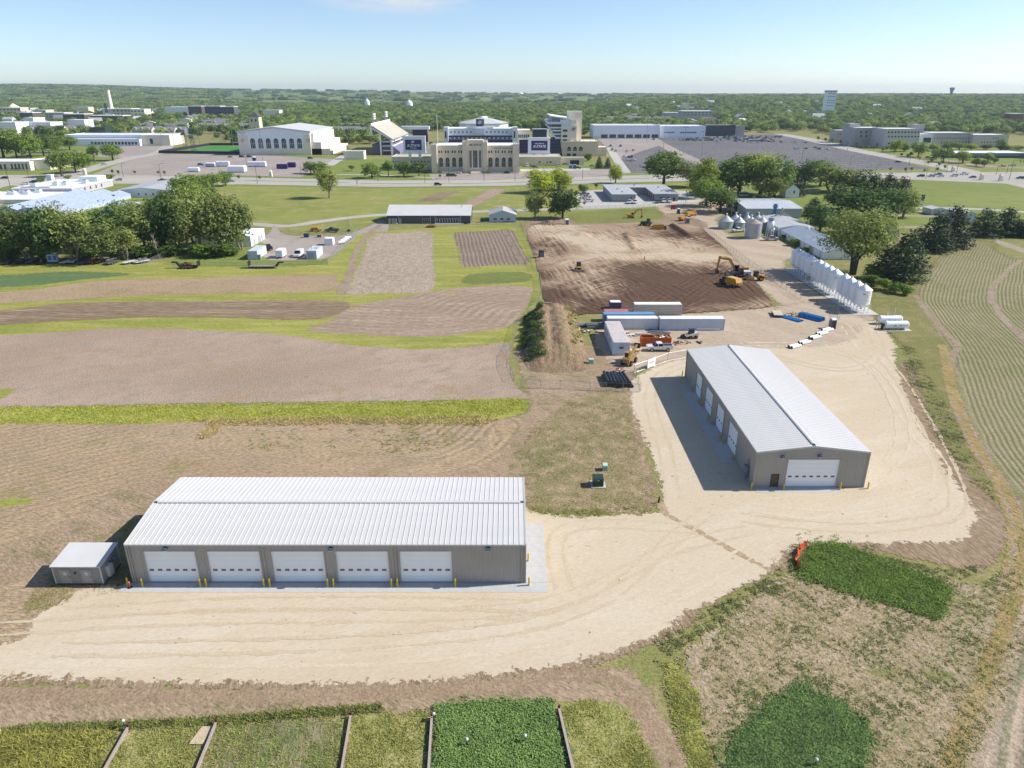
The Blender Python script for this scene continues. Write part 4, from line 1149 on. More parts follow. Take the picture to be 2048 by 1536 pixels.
for i,(x,y,tp,w) in enumerate([(1742,572,548,46), (1768,580,556,40), (1790,586,566,36), (1812,590,572,30), (1750,560,530,50)]):
 tree('bush0',x,y,tp,w,'bright leafy bush under the cedars behind the hopper bins','bushes behind the hopper bins','shrub')
for x,y,w,l in [(1590,492,24,'dark round shrub against the long barn wall'), (1612,503,14,'small dark shrub against the long barn wall'), (1568,478,14,'low shrub strip by the barn corner')]:
 tree('bush0',x,y,y - w * .62,w,l,cat='shrub')
# a bare pale tree beside the grove
BPALE = mat('dead_wood',(.34,.29,.25,1), .9,var=.2,scale=3)
p = G(320,517)
t = thing('dead_tree','bare pale dead tree at the corner of the chain link fence','tree',p)
m = MB(); r = random.Random(3)
m.tube((0,0,0), (-.5,0,3), .16,.11,7)
tip = Vector((-.5,0,3))
for i in range(16):
 z = 2.2 + i * .36
 a = r.uniform(0,6.28)
 b = Vector((-.4 - z * .08,0,z))
 m.tube(b,b + Vector((math.cos(a) * 1.0,math.sin(a) * 1.0,1.6)), .06,.015,5)
m.tube(tip,(-1.2,0,9), .11,.02,6)
m.build('trunk',BPALE,t)
# street and campus trees
for i,(x,y,tp,w) in enumerate([(8,316,252,64), (34,316,262,44), (62,316,262,50), (88,312,266,44), (112,305,268,40), (-40,318,262,60), (140,300,270,34), (-90,318,260,60)]):
 tree('broad%d' % (i % 3), x,y,tp,w * 1.1,'shade tree in the row behind the beige garage building','shade trees behind the beige garage building')
for x,y,tp,w,l in [(124,353,298,48,'tall tree at the road corner by the beige garage building'), (152,346,298,46,'dark tree right of the tall corner tree'), (168,344,302,40,'tree beside the utility pole at the road corner'), (190,326,288,24,'slim tree on the verge of the side street'), (226,321,285,42,'round tree alone on the grass verge'),
     (82,336,322,14,'young tree before the blank beige wall'), (83,370,354,16,'evergreen shrub beside the white kiosk'), (137,362,350,14,'small round evergreen by the flat roofed block'), (218,366,348,22,'evergreen at the corner of the flat roofed block'), (205,372,362,20,'low bush at the corner of the flat roofed block')]:
 tree('broad0' if w > 30 else 'small0',x,y,tp,w * 1.15,l)
for i,(x,y,tp,w) in enumerate([(1791,304,278,26), (1808,303,284,24), (1836,314,282,36), (1866,302,286,24), (1886,324,295,32), (1872,318,296,24), (1925,326,300,32), (1895,300,282,28), (1918,300,284,26), (1942,300,286,24), (1972,300,288,26), (2000,302,276,22), (2012,302,290,26), (1976,322,304,22), (1988,327,314,16), (1952,332,314,20), (1968,334,318,18), (2036,300,290,24), (1730,288,258,24), (1757,295,284,14), (1672,280,264,20), (2075,318,292,34), (2110,322,296,34)]):
 tree('mid%d' % (i % 2) if i % 3 else 'yellow%d' % (i % 2), x,y,tp,w * 1.15,'street tree in front of the pale campus buildings','street trees by the campus buildings')
for i,(x,y) in enumerate([(1636,282), (1650,284), (1664,287), (1680,291), (1696,293), (1713,296), (1724,298), (1747,302), (1735,300), (1765,306), (1772,303), (1788,309), (1802,314), (1815,318), (1821,315), (1838,322), (1856,330), (1862,328), (1878,334), (1884,331), (1889,340), (1780,345), (1810,346), (1822,345), (1848,346), (1874,345), (1560,342), (1300,352), (1430,350), (226,350), (238,351), (270,350), (318,350), (330,352), (478,360), (520,362), (975,350), (940,352), (880,357)]):
 tree('small%d' % (i % 2), x,y,y - random.uniform(8,12), random.uniform(6,8.5), 'young street tree staked along the road verge','young street trees along the roads')

# ---------------------------------------------------------------- farm buildings, bins and tanks
WHITE = mat('white_paint',(.84,.85,.86,1), .5,var=.04,scale=.4,streak=.08)
WHITE2 = mat('weathered_white_steel',C(222,226,230,1.3), .5,var=.08,scale=.3,streak=.2)
CHAR = mat('charcoal_steel',C(96,96,106), .5,var=.06,scale=.4)
PGREY = mat('pale_grey_steel',C(186,190,194), .5,var=.06,scale=.3,streak=.08)
GROOF = mat('grey_roof',C(204,206,208), .5,var=.05,scale=.2)
BROOF = mat('blue_grey_roof',C(196,206,218), .45,var=.05,scale=.2)
CORR = mat('corrugated_steel',C(190,196,202), .45,.35,var=.12,scale=.8,streak=.25)
RUSTR = mat('rusty_roof_steel',C(182,164,152), .6,.2,var=.18,scale=.8)
BEIGE = mat('limestone',C(206,192,168,1.2), .85,var=.08,scale=.3,bump=.2)
DRED = mat('dark_red_door',C(110,50,44), .6)
EXC = []
WCACHE = {}

def win(t,face,a,u0,u1,z0,z1,pane=None,frame=None,arch=False,bars=0,fr=.12,name='window'):
 """window on a wall: S is the wall y = a facing the camera, W and E the walls x = a facing left and right"""
 w,h = u1 - u0,z1 - z0
 key = (face,round(w,2), round(h,2), arch,bars,fr,(pane or GLS).name,(frame or W_TRIM).name)
 if key not in WCACHE:
  out = [(0,0), (w,0), (w,h)] + ([(w / 2 + w / 2 * math.cos(q), h + w / 2 * math.sin(q)) for q in [math.pi * k / 8 for k in range(1,8)]] if arch else []) + [(0,h)]
  inn = [(fr,fr), (w - fr,fr), (w - fr,h - (0 if arch else fr))] + ([(w / 2 + (w / 2 - fr) * math.cos(q), h + (w / 2 - fr) * math.sin(q)) for q in [math.pi * k / 8 for k in range(1,8)]] if arch else []) + [(fr,h - (0 if arch else fr))]
  n = len(out)

  def place(m):
   m.v = [{'S': (x,-y,z), 'W': (-y,-x,z), 'E': (y,x,z)}[face] for x,y,z in m.v]
   return m
  f = MB()
  f.add([(p[0],.10,p[1]) for p in out] + [(p[0],.10,p[1]) for p in inn] + [(p[0],0,p[1]) for p in out] + [(p[0],.0,p[1]) for p in inn],
   [(i,(i + 1) % n,n + (i + 1) % n,n + i) for i in range(n)] + [(2 * n + i,2 * n + (i + 1) % n,(i + 1) % n,i) for i in range(n)] + [(n + i,n + (i + 1) % n,3 * n + (i + 1) % n,3 * n + i) for i in range(n)])
  for b in range(bars):
   x = w * (b + 1) / (bars + 1)
   f.box(x - fr * .3,x + fr * .3,.03,.09,fr,h)
  if bars:
   f.box(fr,w - fr,.03,.088,h * .62,h * .62 + fr * .6)
  WCACHE[key] = (place(f).data('window',frame or W_TRIM), place(MB().add([(p[0],.025,p[1]) for p in inn],[tuple(range(n))])).data('pane',pane or GLS))
 fd,pd = WCACHE[key]
 o = attach(t,fd,name=name)
 o.location = {'S': (u0,a,z0), 'W': (a,u1,z0), 'E': (a,u0,z0)}[face]
 attach(o,pd,name='pane')
 return o

def door(t,face,a,u0,u1,h,m_=None,z0=0.0,name='door'):
 mb = {'S': MB().box(u0,u1,a - .06,a - .003,z0,h), 'W': MB().box(a - .06,a - .003,u0,u1,z0,h), 'E': MB().box(a + .003,a + .06,u0,u1,z0,h)}[face]
 return mb.build(name,m_ or DKM,t)

def gable(t,x0,x1,y0,y1,eave,ridge,axis,wm,rm,ov=.3,th=.14,rib=.9):
 """walls and pitched roof; axis is the direction of the ridge"""
 if axis == 'x':
  yc = (y0 + y1) / 2
  MB().prism([(y0,0), (y1,0), (y1,eave), (yc,ridge), (y0,eave)],x0,x1,'x').build('wall',wm,t)
  s = (ridge - eave) / (yc - y0)
  m = MB()
  za = eave - ov * s
  m.prism([(y0 - ov,za + .02), (yc,ridge + .02), (y1 + ov,za + .02), (y1 + ov,za + th), (yc,ridge + th), (y0 - ov,za + th)],x0 - ov,x1 + ov,'x')
  if rib:
   k = int((x1 - x0) / rib)
   for i in range(k + 1):
    x = x0 + (x1 - x0) * i / k
    for ya,yb in ((y0 - ov,yc), (y1 + ov,yc)):
     m.add([(x - .05,ya,za + th - .01), (x + .05,ya,za + th - .01), (x + .05,yb,ridge + th - .01), (x - .05,yb,ridge + th - .01), (x - .05,ya,za + th + .05), (x + .05,ya,za + th + .05), (x + .05,yb,ridge + th + .05), (x - .05,yb,ridge + th + .05)],
      [(4,5,6,7), (0,1,5,4), (1,2,6,5), (3,0,4,7)])
  r_ = m.build('roof',rm,t)
 else:
  xc = (x0 + x1) / 2
  MB().prism([(x0,0), (x1,0), (x1,eave), (xc,ridge), (x0,eave)],y0,y1,'y').build('wall',wm,t)
  s = (ridge - eave) / (xc - x0)
  za = eave - ov * s
  m = MB().prism([(x0 - ov,za + .02), (xc,ridge + .02), (x1 + ov,za + .02), (x1 + ov,za + th), (xc,ridge + th), (x0 - ov,za + th)],y0 - ov,y1 + ov,'y')
  if rib:
   k = int((y1 - y0) / rib)
   for i in range(k + 1):
    y = y0 + (y1 - y0) * i / k
    for xa in (x0 - ov,x1 + ov):
     m.add([(xa,y - .05,za + th - .01), (xa,y + .05,za + th - .01), (xc,y + .05,ridge + th - .01), (xc,y - .05,ridge + th - .01), (xa,y - .05,za + th + .05), (xa,y + .05,za + th + .05), (xc,y + .05,ridge + th + .05), (xc,y - .05,ridge + th + .05)],
      [(4,5,6,7), (0,1,5,4), (1,2,6,5), (3,0,4,7)])
  r_ = m.build('roof',rm,t)
 return r_

def units(r_,z,spots,s=1.2,m_=None):
 for x,y in spots:
  o = MB().bx(x,y,z,s * 1.3,s,s * .8).build('roof_unit',m_ or GALV,r_)
  MB().cyl(x,y,z + s * .8,z + s * .9,s * .35,n=10).build('fan',DKM,o)

# charcoal shed with the long glazed front
t = thing('workshop','long charcoal shed with white ribbed roof at the head of the plots','shed',(-54.7,317.6,0))
r_ = gable(t,0,36.4,0,19,3.5,6.6,'x',CHAR,W_ROOF,.4)
win(t,'S',0,15.4,18.9,.2,2.1,bars=3)
for i in range(8):
 win(t,'S',0,21.9 + i * 1.16,22.95 + i * 1.16,.25,2.1)
win(t,'S',0,21.2,21.8,.0,2.2,GLS,W_TRIM); win(t,'S',0,31.3,31.9,0,2.2,GLS,W_TRIM)
door(t,'S',0,5.1,6.1,2.2,PGREY)
for x in (5,18.9,21.0,32.2):
 MB().bx(x,-.1,0,.14,.14,3.4).build('downspout',W_TRIM,t)
for i,x in enumerate((1.2,2.6,3.8)):
 MB().bx(x,-1.0,.3,1.0,1.0,1.9).build('air_conditioner',GALV,t)
MB().box(.4,4.5,-1.8,-.1,0,.25).box(20.8,33.5,-2.2,-.1,0,.15).build('patio_slab',CONC,t)
MB().bx(34.6,-1.0,0,1.4,1.0,1.3).build('condenser',DKM,t)
o = MB().bx(32.3,7.5,6.0,.2,.2,1.0).box(31.2,32.4,7.4,7.6,5.7,5.9).build('roof_vent',DRED,r_)
p = G(861,455)
t = thing('woodpile','low pile of rust coloured brush behind the charcoal shed patio','brush pile',p)
Vq = leaves([(0,0,.5,1.9,1.0,.6), (1.2,.3,.4,1.0,.7,.4)],140,4,.22,.2,5)
MB().add(Vq,[tuple(range(i,i + 4)) for i in range(0,len(Vq), 4)]).build('brush',leaf_mat('dead_brush',C(150,96,62), .3,.1), t)
# small white gabled shed
t = thing('garden_shed','small white gabled shed with three dark windows beside the charcoal shed','shed',(-10.1,320.8,0))
gable(t,0,11.9,0,13,3.2,5.1,'y',mat('pale_blue_white',C(206,218,228), .5,var=.05), W_ROOF,.3)
for x in (1.9,4.8,7.7):
 win(t,'S',0,x,x + 1.6,1.0,1.9)
MB().box(6.0,11.0,-.5,-.05,0,.5).build('planter',mat('planter_blue',C(120,150,165), .6), t)
MB().bx(-2.8,-.3,.2,1.5,1.2,1.6).build('fuel_tank',mat('tank_teal',C(60,84,86), .5), t)
MB().bx(-2.2,-.3,0,4.2,2.0,.2).build('slab',CONC,t)
# grey U shaped building
t = thing('office_building','low grey U shaped building with flat pale roof and open court','building',(52.8,384.6,0))
Lx,Rx = 0,34.8
U = [(0,0), (12.1,0), (12.1,30), (22.9,30), (22.9,2), (34.8,2), (34.8,42), (0,42)]
MB().prism(U,0,3.55,'z').build('wall',mat('grey_siding',C(176,176,178), .6,var=.05), t)
Uo = [(-.5,-.6), (12.9,-.6), (12.9,29), (22.0,29), (22.0,1.4), (35.4,1.4), (35.4,42.6), (-.5,42.6)]
r_ = MB().prism(Uo,3.56,3.95,'z').build('roof',GROOF,t)
units(r_,3.95,[(6,8), (5,20), (28,12), (29,28), (17,37)],.6)
for y in (6,12,18,24):
 door(t,'W',22.9,y,y + 2.2,2.5,DRED,name='stable_door')
for x,z in ((9.2,1.6), (25.5,1.3), (29.0,1.3)):
 win(t,'S',0 if x < 13 else 2,x,x + 1.3,z,z + 1.0)
door(t,'S',2,32.2,33.4,2.1,DKM)
for y in (5,10,15,20,25,30):
 door(t,'W',0,y,y + 2.6,2.6,PGREY,name='stall_door')
# white farm building
t = thing('farm_building','pale farm building with broad low white roof behind the steel bins','building',(106.9,331.5,0))
r_ = gable(t,0,25.2,0,33,4.3,5.6,'x',mat('pale_grey_green',C(196,204,206), .55,var=.05), WHITE2,.4)
for x in (4.5,11.2):
 win(t,'S',0,x,x + 1.9,1.6,2.5)
win(t,'S',0,.9,1.4,1.6,2.5)
door(t,'W',0,6,10,3.6,PGREY); door(t,'W',0,14,17,3.2,DKM); win(t,'W',0,2,4,1.5,2.6)
MB().tube((11,24,5), (11,24,6.4), .12).tube((11,24,6.4), (9.6,24,6.4), .1).build('flue',GALV,r_)
# white annex and long barn
t = thing('grain_annex','white low gabled annex joining the long barn to the bins','building',(106.6,287.4,0))
r_ = gable(t,0,14.0,0,27,3.3,4.3,'y',WHITE,W_ROOF,.25)
t = thing('long_barn','long white barn with grey roof running down beside the hopper bins','barn',(107.4,244.6,0))
r_ = gable(t,0,13.0,0,42.4,2.5,4.4,'y',WHITE,BROOF,.3)
for y in (37,33,30,26):
 win(t,'W',0,y,y + .8,1.0,1.9)
door(t,'W',0,17,18.4,2.2,WHITE2); door(t,'W',0,9.5,13.5,2.3,mat('tan_door',C(196,188,172), .6)); door(t,'W',0,2.5,3.7,2.1,WHITE2)
o = MB().cyl(7.3,34,4.2,5.2,.45,n=10).build('roof_vent',WHITE,r_)
for y in (22,16):
 MB().add([(2.2,y,3.25), (3.4,y + .0,3.61), (3.4,y + 1.2,3.61), (2.2,y + 1.2,3.25)],[(0,1,2,3)]).build('skylight',W_ROOF,r_).location = (0,0,.1)
EXC_NONE = None

def steel_bin(x,y,wpx,y_eave,y_top,label,m_roof,cap=True):
 p = G(x,y)
 zc = CAM_H / (SN + (y - 768) / F * CS)
 R = wpx / 2 / F * zc
 p.y += R * .55
 he,ht = P(x,y_eave,p.y).z,P(x,y_top,p.y).z
 t = thing('grain_bin',label,'grain bin',p,0,'round steel grain bins')
 prof = []
 k = max(4,int(he / .35))
 for i in range(k):
  z = he * i / k
  prof += [(R,z), (R + .05,z + he / k * .5)]
 prof.append((R,he))
 MB().lathe(0,0,prof,28).build('shell',CORR,t)
 MB().lathe(0,0,[(R + .18,he - .05), (R * .55,he + (ht - he) * .5), (R * .12,ht)],28).build('roof',m_roof,t)
 if cap:
  MB().cyl(0,0,ht - .05,ht + .7,.22,n=10).cyl(0,0,ht + .7,ht + .9,.42,n=10).build('roof_cap',WHITE,t)
 else:
  MB().cyl(0,0,ht - .1,ht + .15,R * .16,n=10).build('roof_cap',CORR,t)
 MB().cyl(0,0,0,.12,R + .35,n=24).build('footing',CONC,t)
 return t

BINR = mat('galvanised_roof',C(216,216,220), .4,.3,var=.06)
steel_bin(1453,458,29,441,431,'squat steel grain bin at the lane end of the group',BINR)
steel_bin(1479,457.5,23,443.5,433.5,'second squat steel bin in the front row',BINR)
steel_bin(1507.5,477,31.5,445.5,438,'tall steel bin with rusty cone roof',RUSTR,False)
steel_bin(1472,449,22,437,428.5,'steel bin behind the two squat ones',BINR)
steel_bin(1495,450,20,438,430,'steel bin in the middle of the back row',BINR)
steel_bin(1503,456,22,442,434,'steel bin just behind the tall rusty topped one',BINR)
steel_bin(1517,449,20,437,429.5,'steel bin at the far end of the back row',BINR)
steel_bin(1525,459,22,443,434.5,'steel bin tucked beside the white annex',BINR)
steel_bin(1546,471.5,14.5,461,455,'small steel bin by the annex wall',BINR,False)
p = G(1546.4,446)
t = thing('grain_elevator','bright blue grain elevator leg rising above the annex roof','elevator leg',(p.x,p.y,0))
zt = P(1546,405,p.y).z
EBL = mat('elevator_blue',C(58,140,196), .45,var=.08)
MB().box(-.55,.55,-.5,.5,0,zt - 1.6).build('leg',EBL,t)
MB().taper((-.8,.8,-.7,.7), (-.6,.6,-.5,.5), zt - 2.2,zt - .6).build('head',EBL,t)
m = MB()
for a in range(10):
 q = 2 * math.pi * a / 10
 m.tube((1.2 * math.cos(q), 1.2 * math.sin(q), zt - 1.7), (1.2 * math.cos(q), 1.2 * math.sin(q), zt - .6), .03,n=4)
m.cyl(0,0,zt - 1.75,zt - 1.65,1.25,n=12)
m.build('platform',mat('platform_blue',C(110,160,190), .5), t)
q = G(1560,452)
t2 = thing('cleaner_tower','grey grain cleaner with slanted spouts above the annex roof','spout tower',(q.x,q.y,0))
zt = P(1560,416,q.y).z
MB().bx(0,0,zt - 2.4,1.6,1.4,1.9).bx(0,0,zt - .4,.5,.5,.5).build('head',GALV,t2)
MB().tube((-.4,0,0), (-.4,0,zt - 2.4), .22).tube((.4,0,zt - 2), (3.4,-.4,4.3), .12).tube((.2,0,zt - 2), (1.4,.3,4.3), .12).tube((-.3,0,zt - 2), (-2.8,.3,zt - 3.2), .14).build('spouts',PGREY,t2)
t2 = thing('hopper_stand','white overhead hopper on legs between the tall bin and annex','hopper',(G(1538,474).x,G(1538,474).y,0))
MB().lathe(0,0,[(.2,3.2), (1.3,4.4), (1.3,6.0), (.9,6.3), (0,6.4)],14).build('hopper',WHITE,t2)
MB().cyl(0,0,6.5,7.6,1.1,n=14).build('surge_tank',GALV,t2)
for sx in (-1,1):
 for sy in (-1,1):
  MB().tube((sx * 1.1,sy * 1.1,0), (sx * 1.0,sy * 1.0,4.6), .08,n=6).build('leg',WHITE,t2)

# ---- twelve white hopper bins on their pads
HB = mat('hopper_white',(.90,.90,.89,1), .38,var=.03,scale=.3,streak=.04)
bin_x = [1590,1601,1612,1622.5,1638,1651,1663.5,1677,1696,1710,1724,1738]
bin_y = [541,547,553,558.5,568,574,581,588,599.5,607,615,623]
HR = 1.88
root = None
prof = [(.22,.95), (HR,2.3), (HR + .03,2.34)]
for i in range(7):
 z = 2.34 + i * .51
 prof += [(HR,z + .02), (HR,z + .49), (HR + .025,z + .5)]
proto = thing('hopper_bin','x','grain bin',(0,0,0), 0,'row of twelve white hopper bins')
MB().lathe(0,0,prof,28).build('shell',HB,proto)
rf = MB().lathe(0,0,[(HR + .12,5.84), (HR + .12,5.92), (.35,7.15)],28).build('roof',HB,proto)
MB().cyl(0,0,7.1,7.4,.36,.30,n=12).build('lid',W_TRIM,rf)
MB().tube((-.4,-HR - .08,5.97), (-.3,-.45,7.2), .03,n=5).tube((.0,-HR - .08,5.97), (.05,-.45,7.2), .03,n=5).build('roof_ladder',GALV,rf)
lm = MB().tube((0,0,0), (0,0,2.5), .085,n=6).bx(0,0,0,.36,.36,.04).data('leg',HB)
for a in range(6):
 q = 2 * math.pi * (a + .5) / 6
 attach(proto,lm,name='leg').location = (HR * .97 * math.cos(q), HR * .97 * math.sin(q), .1)
m = MB()
for a in range(6):
 q,q2 = 2 * math.pi * (a + .5) / 6,2 * math.pi * (a + 1.5) / 6
 m.tube((HR * .96 * math.cos(q), HR * .96 * math.sin(q), 1.5), (HR * .96 * math.cos(q2), HR * .96 * math.sin(q2), 1.5), .035,n=5)
m.build('leg_ring',HB,proto)
MB().cyl(0,0,.65,.96,.24,n=10).build('slide_gate',GALV,proto)
MB().box(-.95,-.35,-HR - .04,-HR + .25,5.0,5.1).build('decal',mat('decal_grey',C(150,146,140), .5), proto)
MB().bx(.2,-HR,4.3,.16,.08,.16).bx(.2,-HR,3.3,.16,.08,.16).build('sight_glass',DKM,proto)
ordn12 = ['first','second','third','fourth','fifth','sixth','seventh','eighth','ninth','tenth','eleventh','twelfth']
for i in range(12):
 Yb = G(1600,bin_y[i]).y + .6
 put(proto,(91.6,Yb - .8,.12), 0,f'white hopper bin on legs, {ordn12[i]} of twelve counted from the long barn')
for a,b in ((0,3), (4,7), (8,11)):
 ya,yb = G(1600,bin_y[b]).y - 2.6,G(1600,bin_y[a]).y + 3.6
 slabs('bin_pad',88.4,95.0,ya - .8,yb - .8,1,2,.13)

# ---- fuel tanks on pads with bollards
TK = mat('tank_white',(.86,.87,.88,1), .35,var=.03,scale=.5)
for i,(x,y,l,lab) in enumerate(((1790,659,5.2,'white horizontal fuel tank nearer the camera, ringed by bollards'), (1778,648,5.2,'white horizontal fuel tank behind its twin at the gravel edge'))):
 p = G(x,y)
 t = thing('fuel_tank',lab,'fuel tank',p)
 m = MB()
 for s in (-1,1):
  m.add([(s * (l / 2 + q), .95 * rr * math.cos(a * math.pi / 8), 1.25 + .95 * rr * math.sin(a * math.pi / 8)) for q,rr in ((0,1), (.18,.85), (.27,.5)) for a in range(16)],[((k_ * 16 + a), (k_ * 16 + (a + 1) % 16), ((k_ + 1) * 16 + (a + 1) % 16), ((k_ + 1) * 16 + a)) for k_ in range(2) for a in range(16)],True)
  m.add([(s * (l / 2 + .27), .475 * math.cos(a * math.pi / 8), 1.25 + .475 * math.sin(a * math.pi / 8)) for a in range(16)],[tuple(range(16))])
 m.tube((-l / 2,0,1.25), (l / 2,0,1.25), .95,n=16,cap=False)
 m.build('tank',TK,t)
 for x_ in (-1.6,1.6):
  MB().box(x_ - .15,x_ + .15,-.75,.75,.1,.75).build('saddle',GALV,t)
 MB().tube((.9,0,2.1), (.9,0,4.2), .05,n=6).tube((-.8,0,2.1), (-.8,0,2.7), .07,n=6).build('vent_pipe',TK,t)
 MB().bx(-.6,-.96,1.1,.5,.02,.3).bx(.7,-.97,1.15,.4,.02,.25).build('label_plate',mat('label_grey',C(170,178,190), .5), t)
 MB().box(-3.4,3.4,-1.5,1.5,0,.1).build('pad',CONC,t)
 if i == 0:
  MB().bx(-3.2,0,.1,.5,.7,1.4).build('fuel_pump',DKM,t)
k = 0
for i,(x,y) in enumerate([(1752,655), (1757,657), (1767,661), (1774,660), (1785,661), (1796,661), (1806,660), (1816,658), (1748,641), (1753,646), (1759,648)]):
 bollard(G(x,y), 'slim yellow bollard guarding the white fuel tanks','bollards around the fuel tanks',1.25)

# ---- lesser farm buildings on the right
p = G(1570,396)
t = thing('white_house','small white gabled house among trees behind the farm building','house',(p.x,p.y,0))
gable(t,0,7.4,0,10,4.4,7.2,'y',WHITE,GROOF,.3)
win(t,'S',0,4.0,5.0,2.4,3.9); win(t,'S',0,1.9,2.4,2.8,3.4)
MB().bx(1.4,6,6,.8,.8,2.2).build('chimney',WHITE,t)
p = G(1767,473)
t = thing('quonset_hut','pale round roofed quonset hut beside the big cottonwood','hut',(p.x,p.y,0))
arc = [(3 + 3.0 * math.cos(math.pi * i / 14), 3.5 * math.sin(math.pi * i / 14)) for i in range(15)]
MB().prism(arc,0,.3,'y').build('end_wall',WHITE2,t)
m = MB()
arc2 = [(3 + 3.25 * math.cos(math.pi * i / 14), 3.75 * math.sin(math.pi * i / 14)) for i in range(15)]
for i in range(14):
 a,b = arc2[i],arc2[i + 1]
 m.add([(a[0],-.25,a[1]), (b[0],-.25,b[1]), (b[0],14,b[1]), (a[0],14,a[1])],[(0,1,2,3)],True)
m.build('roof',W_ROOF,t)
door(t,'S',0,1.6,4.4,2.4,PGREY)
for x,y,w,d,h,r2,lab in ((1921,449,11,14,4.6,5.4,'white shed with lit roof between the tall cedars'), (1862,430,13,8,2.6,3.2,'long low white shed half hidden by the twin cedars')):
 p = G(x,y)
 t = thing('field_shed',lab,'shed',(p.x,p.y,0))
 gable(t,0,w * .55,0,d,h,r2,'y',WHITE2,W_ROOF,.25)
 door(t,'S',0,1,3.4,2.5,PGREY)
p = G(1614,388)
t = thing('storage_box','olive storage box on the green lawn among trees','storage box',(p.x,p.y,0))
MB().box(0,7,0,2.4,.15,2.5).build('body',mat('olive_box',C(150,156,120), .6), t); MB().box(0,7.1,-.05,2.45,2.51,2.65).build('lid',mat('olive_lid',C(176,180,150), .6), t)
# ---- white building and boxes in the fenced yard
t = thing('yard_building','long white metal building behind the cottonwoods at the fenced yard','building',(-117.6,266.5,0))
gable(t,0,20.4,0,15.8,3.9,4.9,'x',WHITE,WHITE,.2)
for y in (3,7.5,11.5):
 door(t,'E',20.4,y,y + 1.6 + (y == 7.5) * 1.4,2.4,PGREY)
for y in (2.0,5.6,10.4,14.0):
 MB().bx(20.5,y,0,.12,.12,3.7).build('downspout',W_TRIM,t)

def container(x,y,l,w,h,rz,m_,label,name='shipping_container',cat='container',rib=.28,roof_m=None,doors=True):
 """corrugated box, long side along local x"""
 t = thing(name,label,cat,(x,y,0), rz)
 m = MB()
 k = int(l / rib)
 m.box(.02,l - .02,.06,w - .06,.12,h - .02)
 for i in range(k):
  a = l * i / k
  for yy in (0,w - .06):
   m.box(a + .02,a + l / k * .55,yy,yy + .06,.15,h - .03)
 m.build('body',m_,t)
 f = MB()
 for yy in (-.01,w - .11):
  f.box(-.01,l + .01,yy,yy + .12,.0,.14).box(-.01,l + .01,yy,yy + .12,h - .1,h + .03)
 for xx in (-.012,l - .11):
  f.box(xx,xx + .122,-.012,.12,.0,h + .032).box(xx,xx + .122,w - .12,w + .012,0,h + .032)
 f.build('frame',m_,t)
 rm = MB().box(.1,l - .1,.1,w - .1,h - .019,h + .015)
 for i in range(int(l / .6)):
  rm.box(.25 + i * .6,.5 + i * .6,.14,w - .14,h + .015,h + .035)
 rm.build('roof',roof_m or m_,t)
 if doors:
  for a,b in ((.13,w / 2 - .01), (w / 2 + .01,w - .13)):
   d = MB().box(l + .012,l + .06,a,b,.16,h - .12).build('door',m_,t)
   MB().tube((l + .09,(a + b) / 2,.2), (l + .09,(a + b) / 2,h - .2), .025,n=5).build('lock_rod',GALV,d)
 return t

PANW = mat('panel_white',C(214,222,230,1.3), .5,var=.05,scale=.4,streak=.15)
t = container(-90.9,244.2,3.4,9.8,3.0,0,PANW,'white equipment cabin in the yard, beside the cottonwoods','equipment_cabin','cabin',doors=False)
MB().bx(.6,-.3,1.3,.9,.6,.7).build('air_conditioner',GALV,t); MB().bx(3.9,.4,0,.9,1.0,1.7).build('crate',WOOD,t)
t = container(-70.7,244.6,3.4,8.8,3.0,0,PANW,'white equipment cabin in the yard, nearest the chain link fence','equipment_cabin','cabin',doors=False)
MB().tube((1.2,2.5,3), (1.2,2.5,4.4), .08).tube((1.8,4,3.2), (3.0,4,3.2), .12).build('roof_pipe',GALV,t)
door(t,'S',-.03,.5,1.3,2.3,PGREY,.15); door(t,'S',-.03,1.5,2.3,2.3,PGREY,.15)
p = G(649,491)
container(p.x,p.y,3.2,3.0,2.6,0,WHITE,'small white box shed at the back of the yard','box_shed','shed',doors=False)

# ---------------------------------------------------------------- stadium, campus and town
STONE = mat('stadium_limestone',C(214,200,176,0.95), .85,var=.07,scale=.25,bump=.2)
STONE2 = mat('pale_limestone',C(226,216,198,0.95), .85,var=.06,scale=.25)
PANEL = mat('white_panel',(.78,.82,.88,1), .5,var=.04,scale=.2)
GLAZ = glass('green_glazing',(.022,.042,.044,1))
PURP = mat('purple_paint',(.035,.025,.12,1), .5,var=.05)
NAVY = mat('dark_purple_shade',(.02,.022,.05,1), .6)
SEAT = mat('tan_seating',C(206,200,188,1.25), .8,var=.12,scale=.8)
SIGNW = mat('sign_face_white',(.85,.85,.86,1), .5,var=.02)
RGREY = mat('shingle_grey',C(150,148,150), .9,var=.12,scale=.6)
CREAM = mat('cream_siding',C(222,214,200,1.1), .7,var=.06)
GRAYB = mat('grey_masonry',C(186,180,174,1.1), .8,var=.06,scale=.2)
DBLD = mat('dark_brick',C(112,92,88), .8,var=.1)
FLAT = mat('flat_white_roof',C(238,238,240,1.15), .7,var=.05,scale=.15,streak=.0)

def text(parent,body,loc,size,m_,shear=0.0,name='lettering',rot=(math.pi / 2,0,0), bold=.02):
 cu = bpy.data.curves.new(name,'FONT')
 cu.body = body; cu.size = size; cu.align_x = 'CENTER'; cu.align_y = 'CENTER'; cu.shear = shear; cu.extrude = .02; cu.offset = bold * size; cu.resolution_u = 3
 cu.materials.append(m_)
 tmp = bpy.data.objects.new(name,cu)
 COL.objects.link(tmp)
 bpy.context.view_layer.update()
 me = bpy.data.meshes.new_from_object(tmp.evaluated_get(bpy.context.evaluated_depsgraph_get()))
 bpy.data.objects.remove(tmp)
 o = bpy.data.objects.new(name,me)
 link(o,parent)
 o.location = loc; o.rotation_euler = rot
 return o

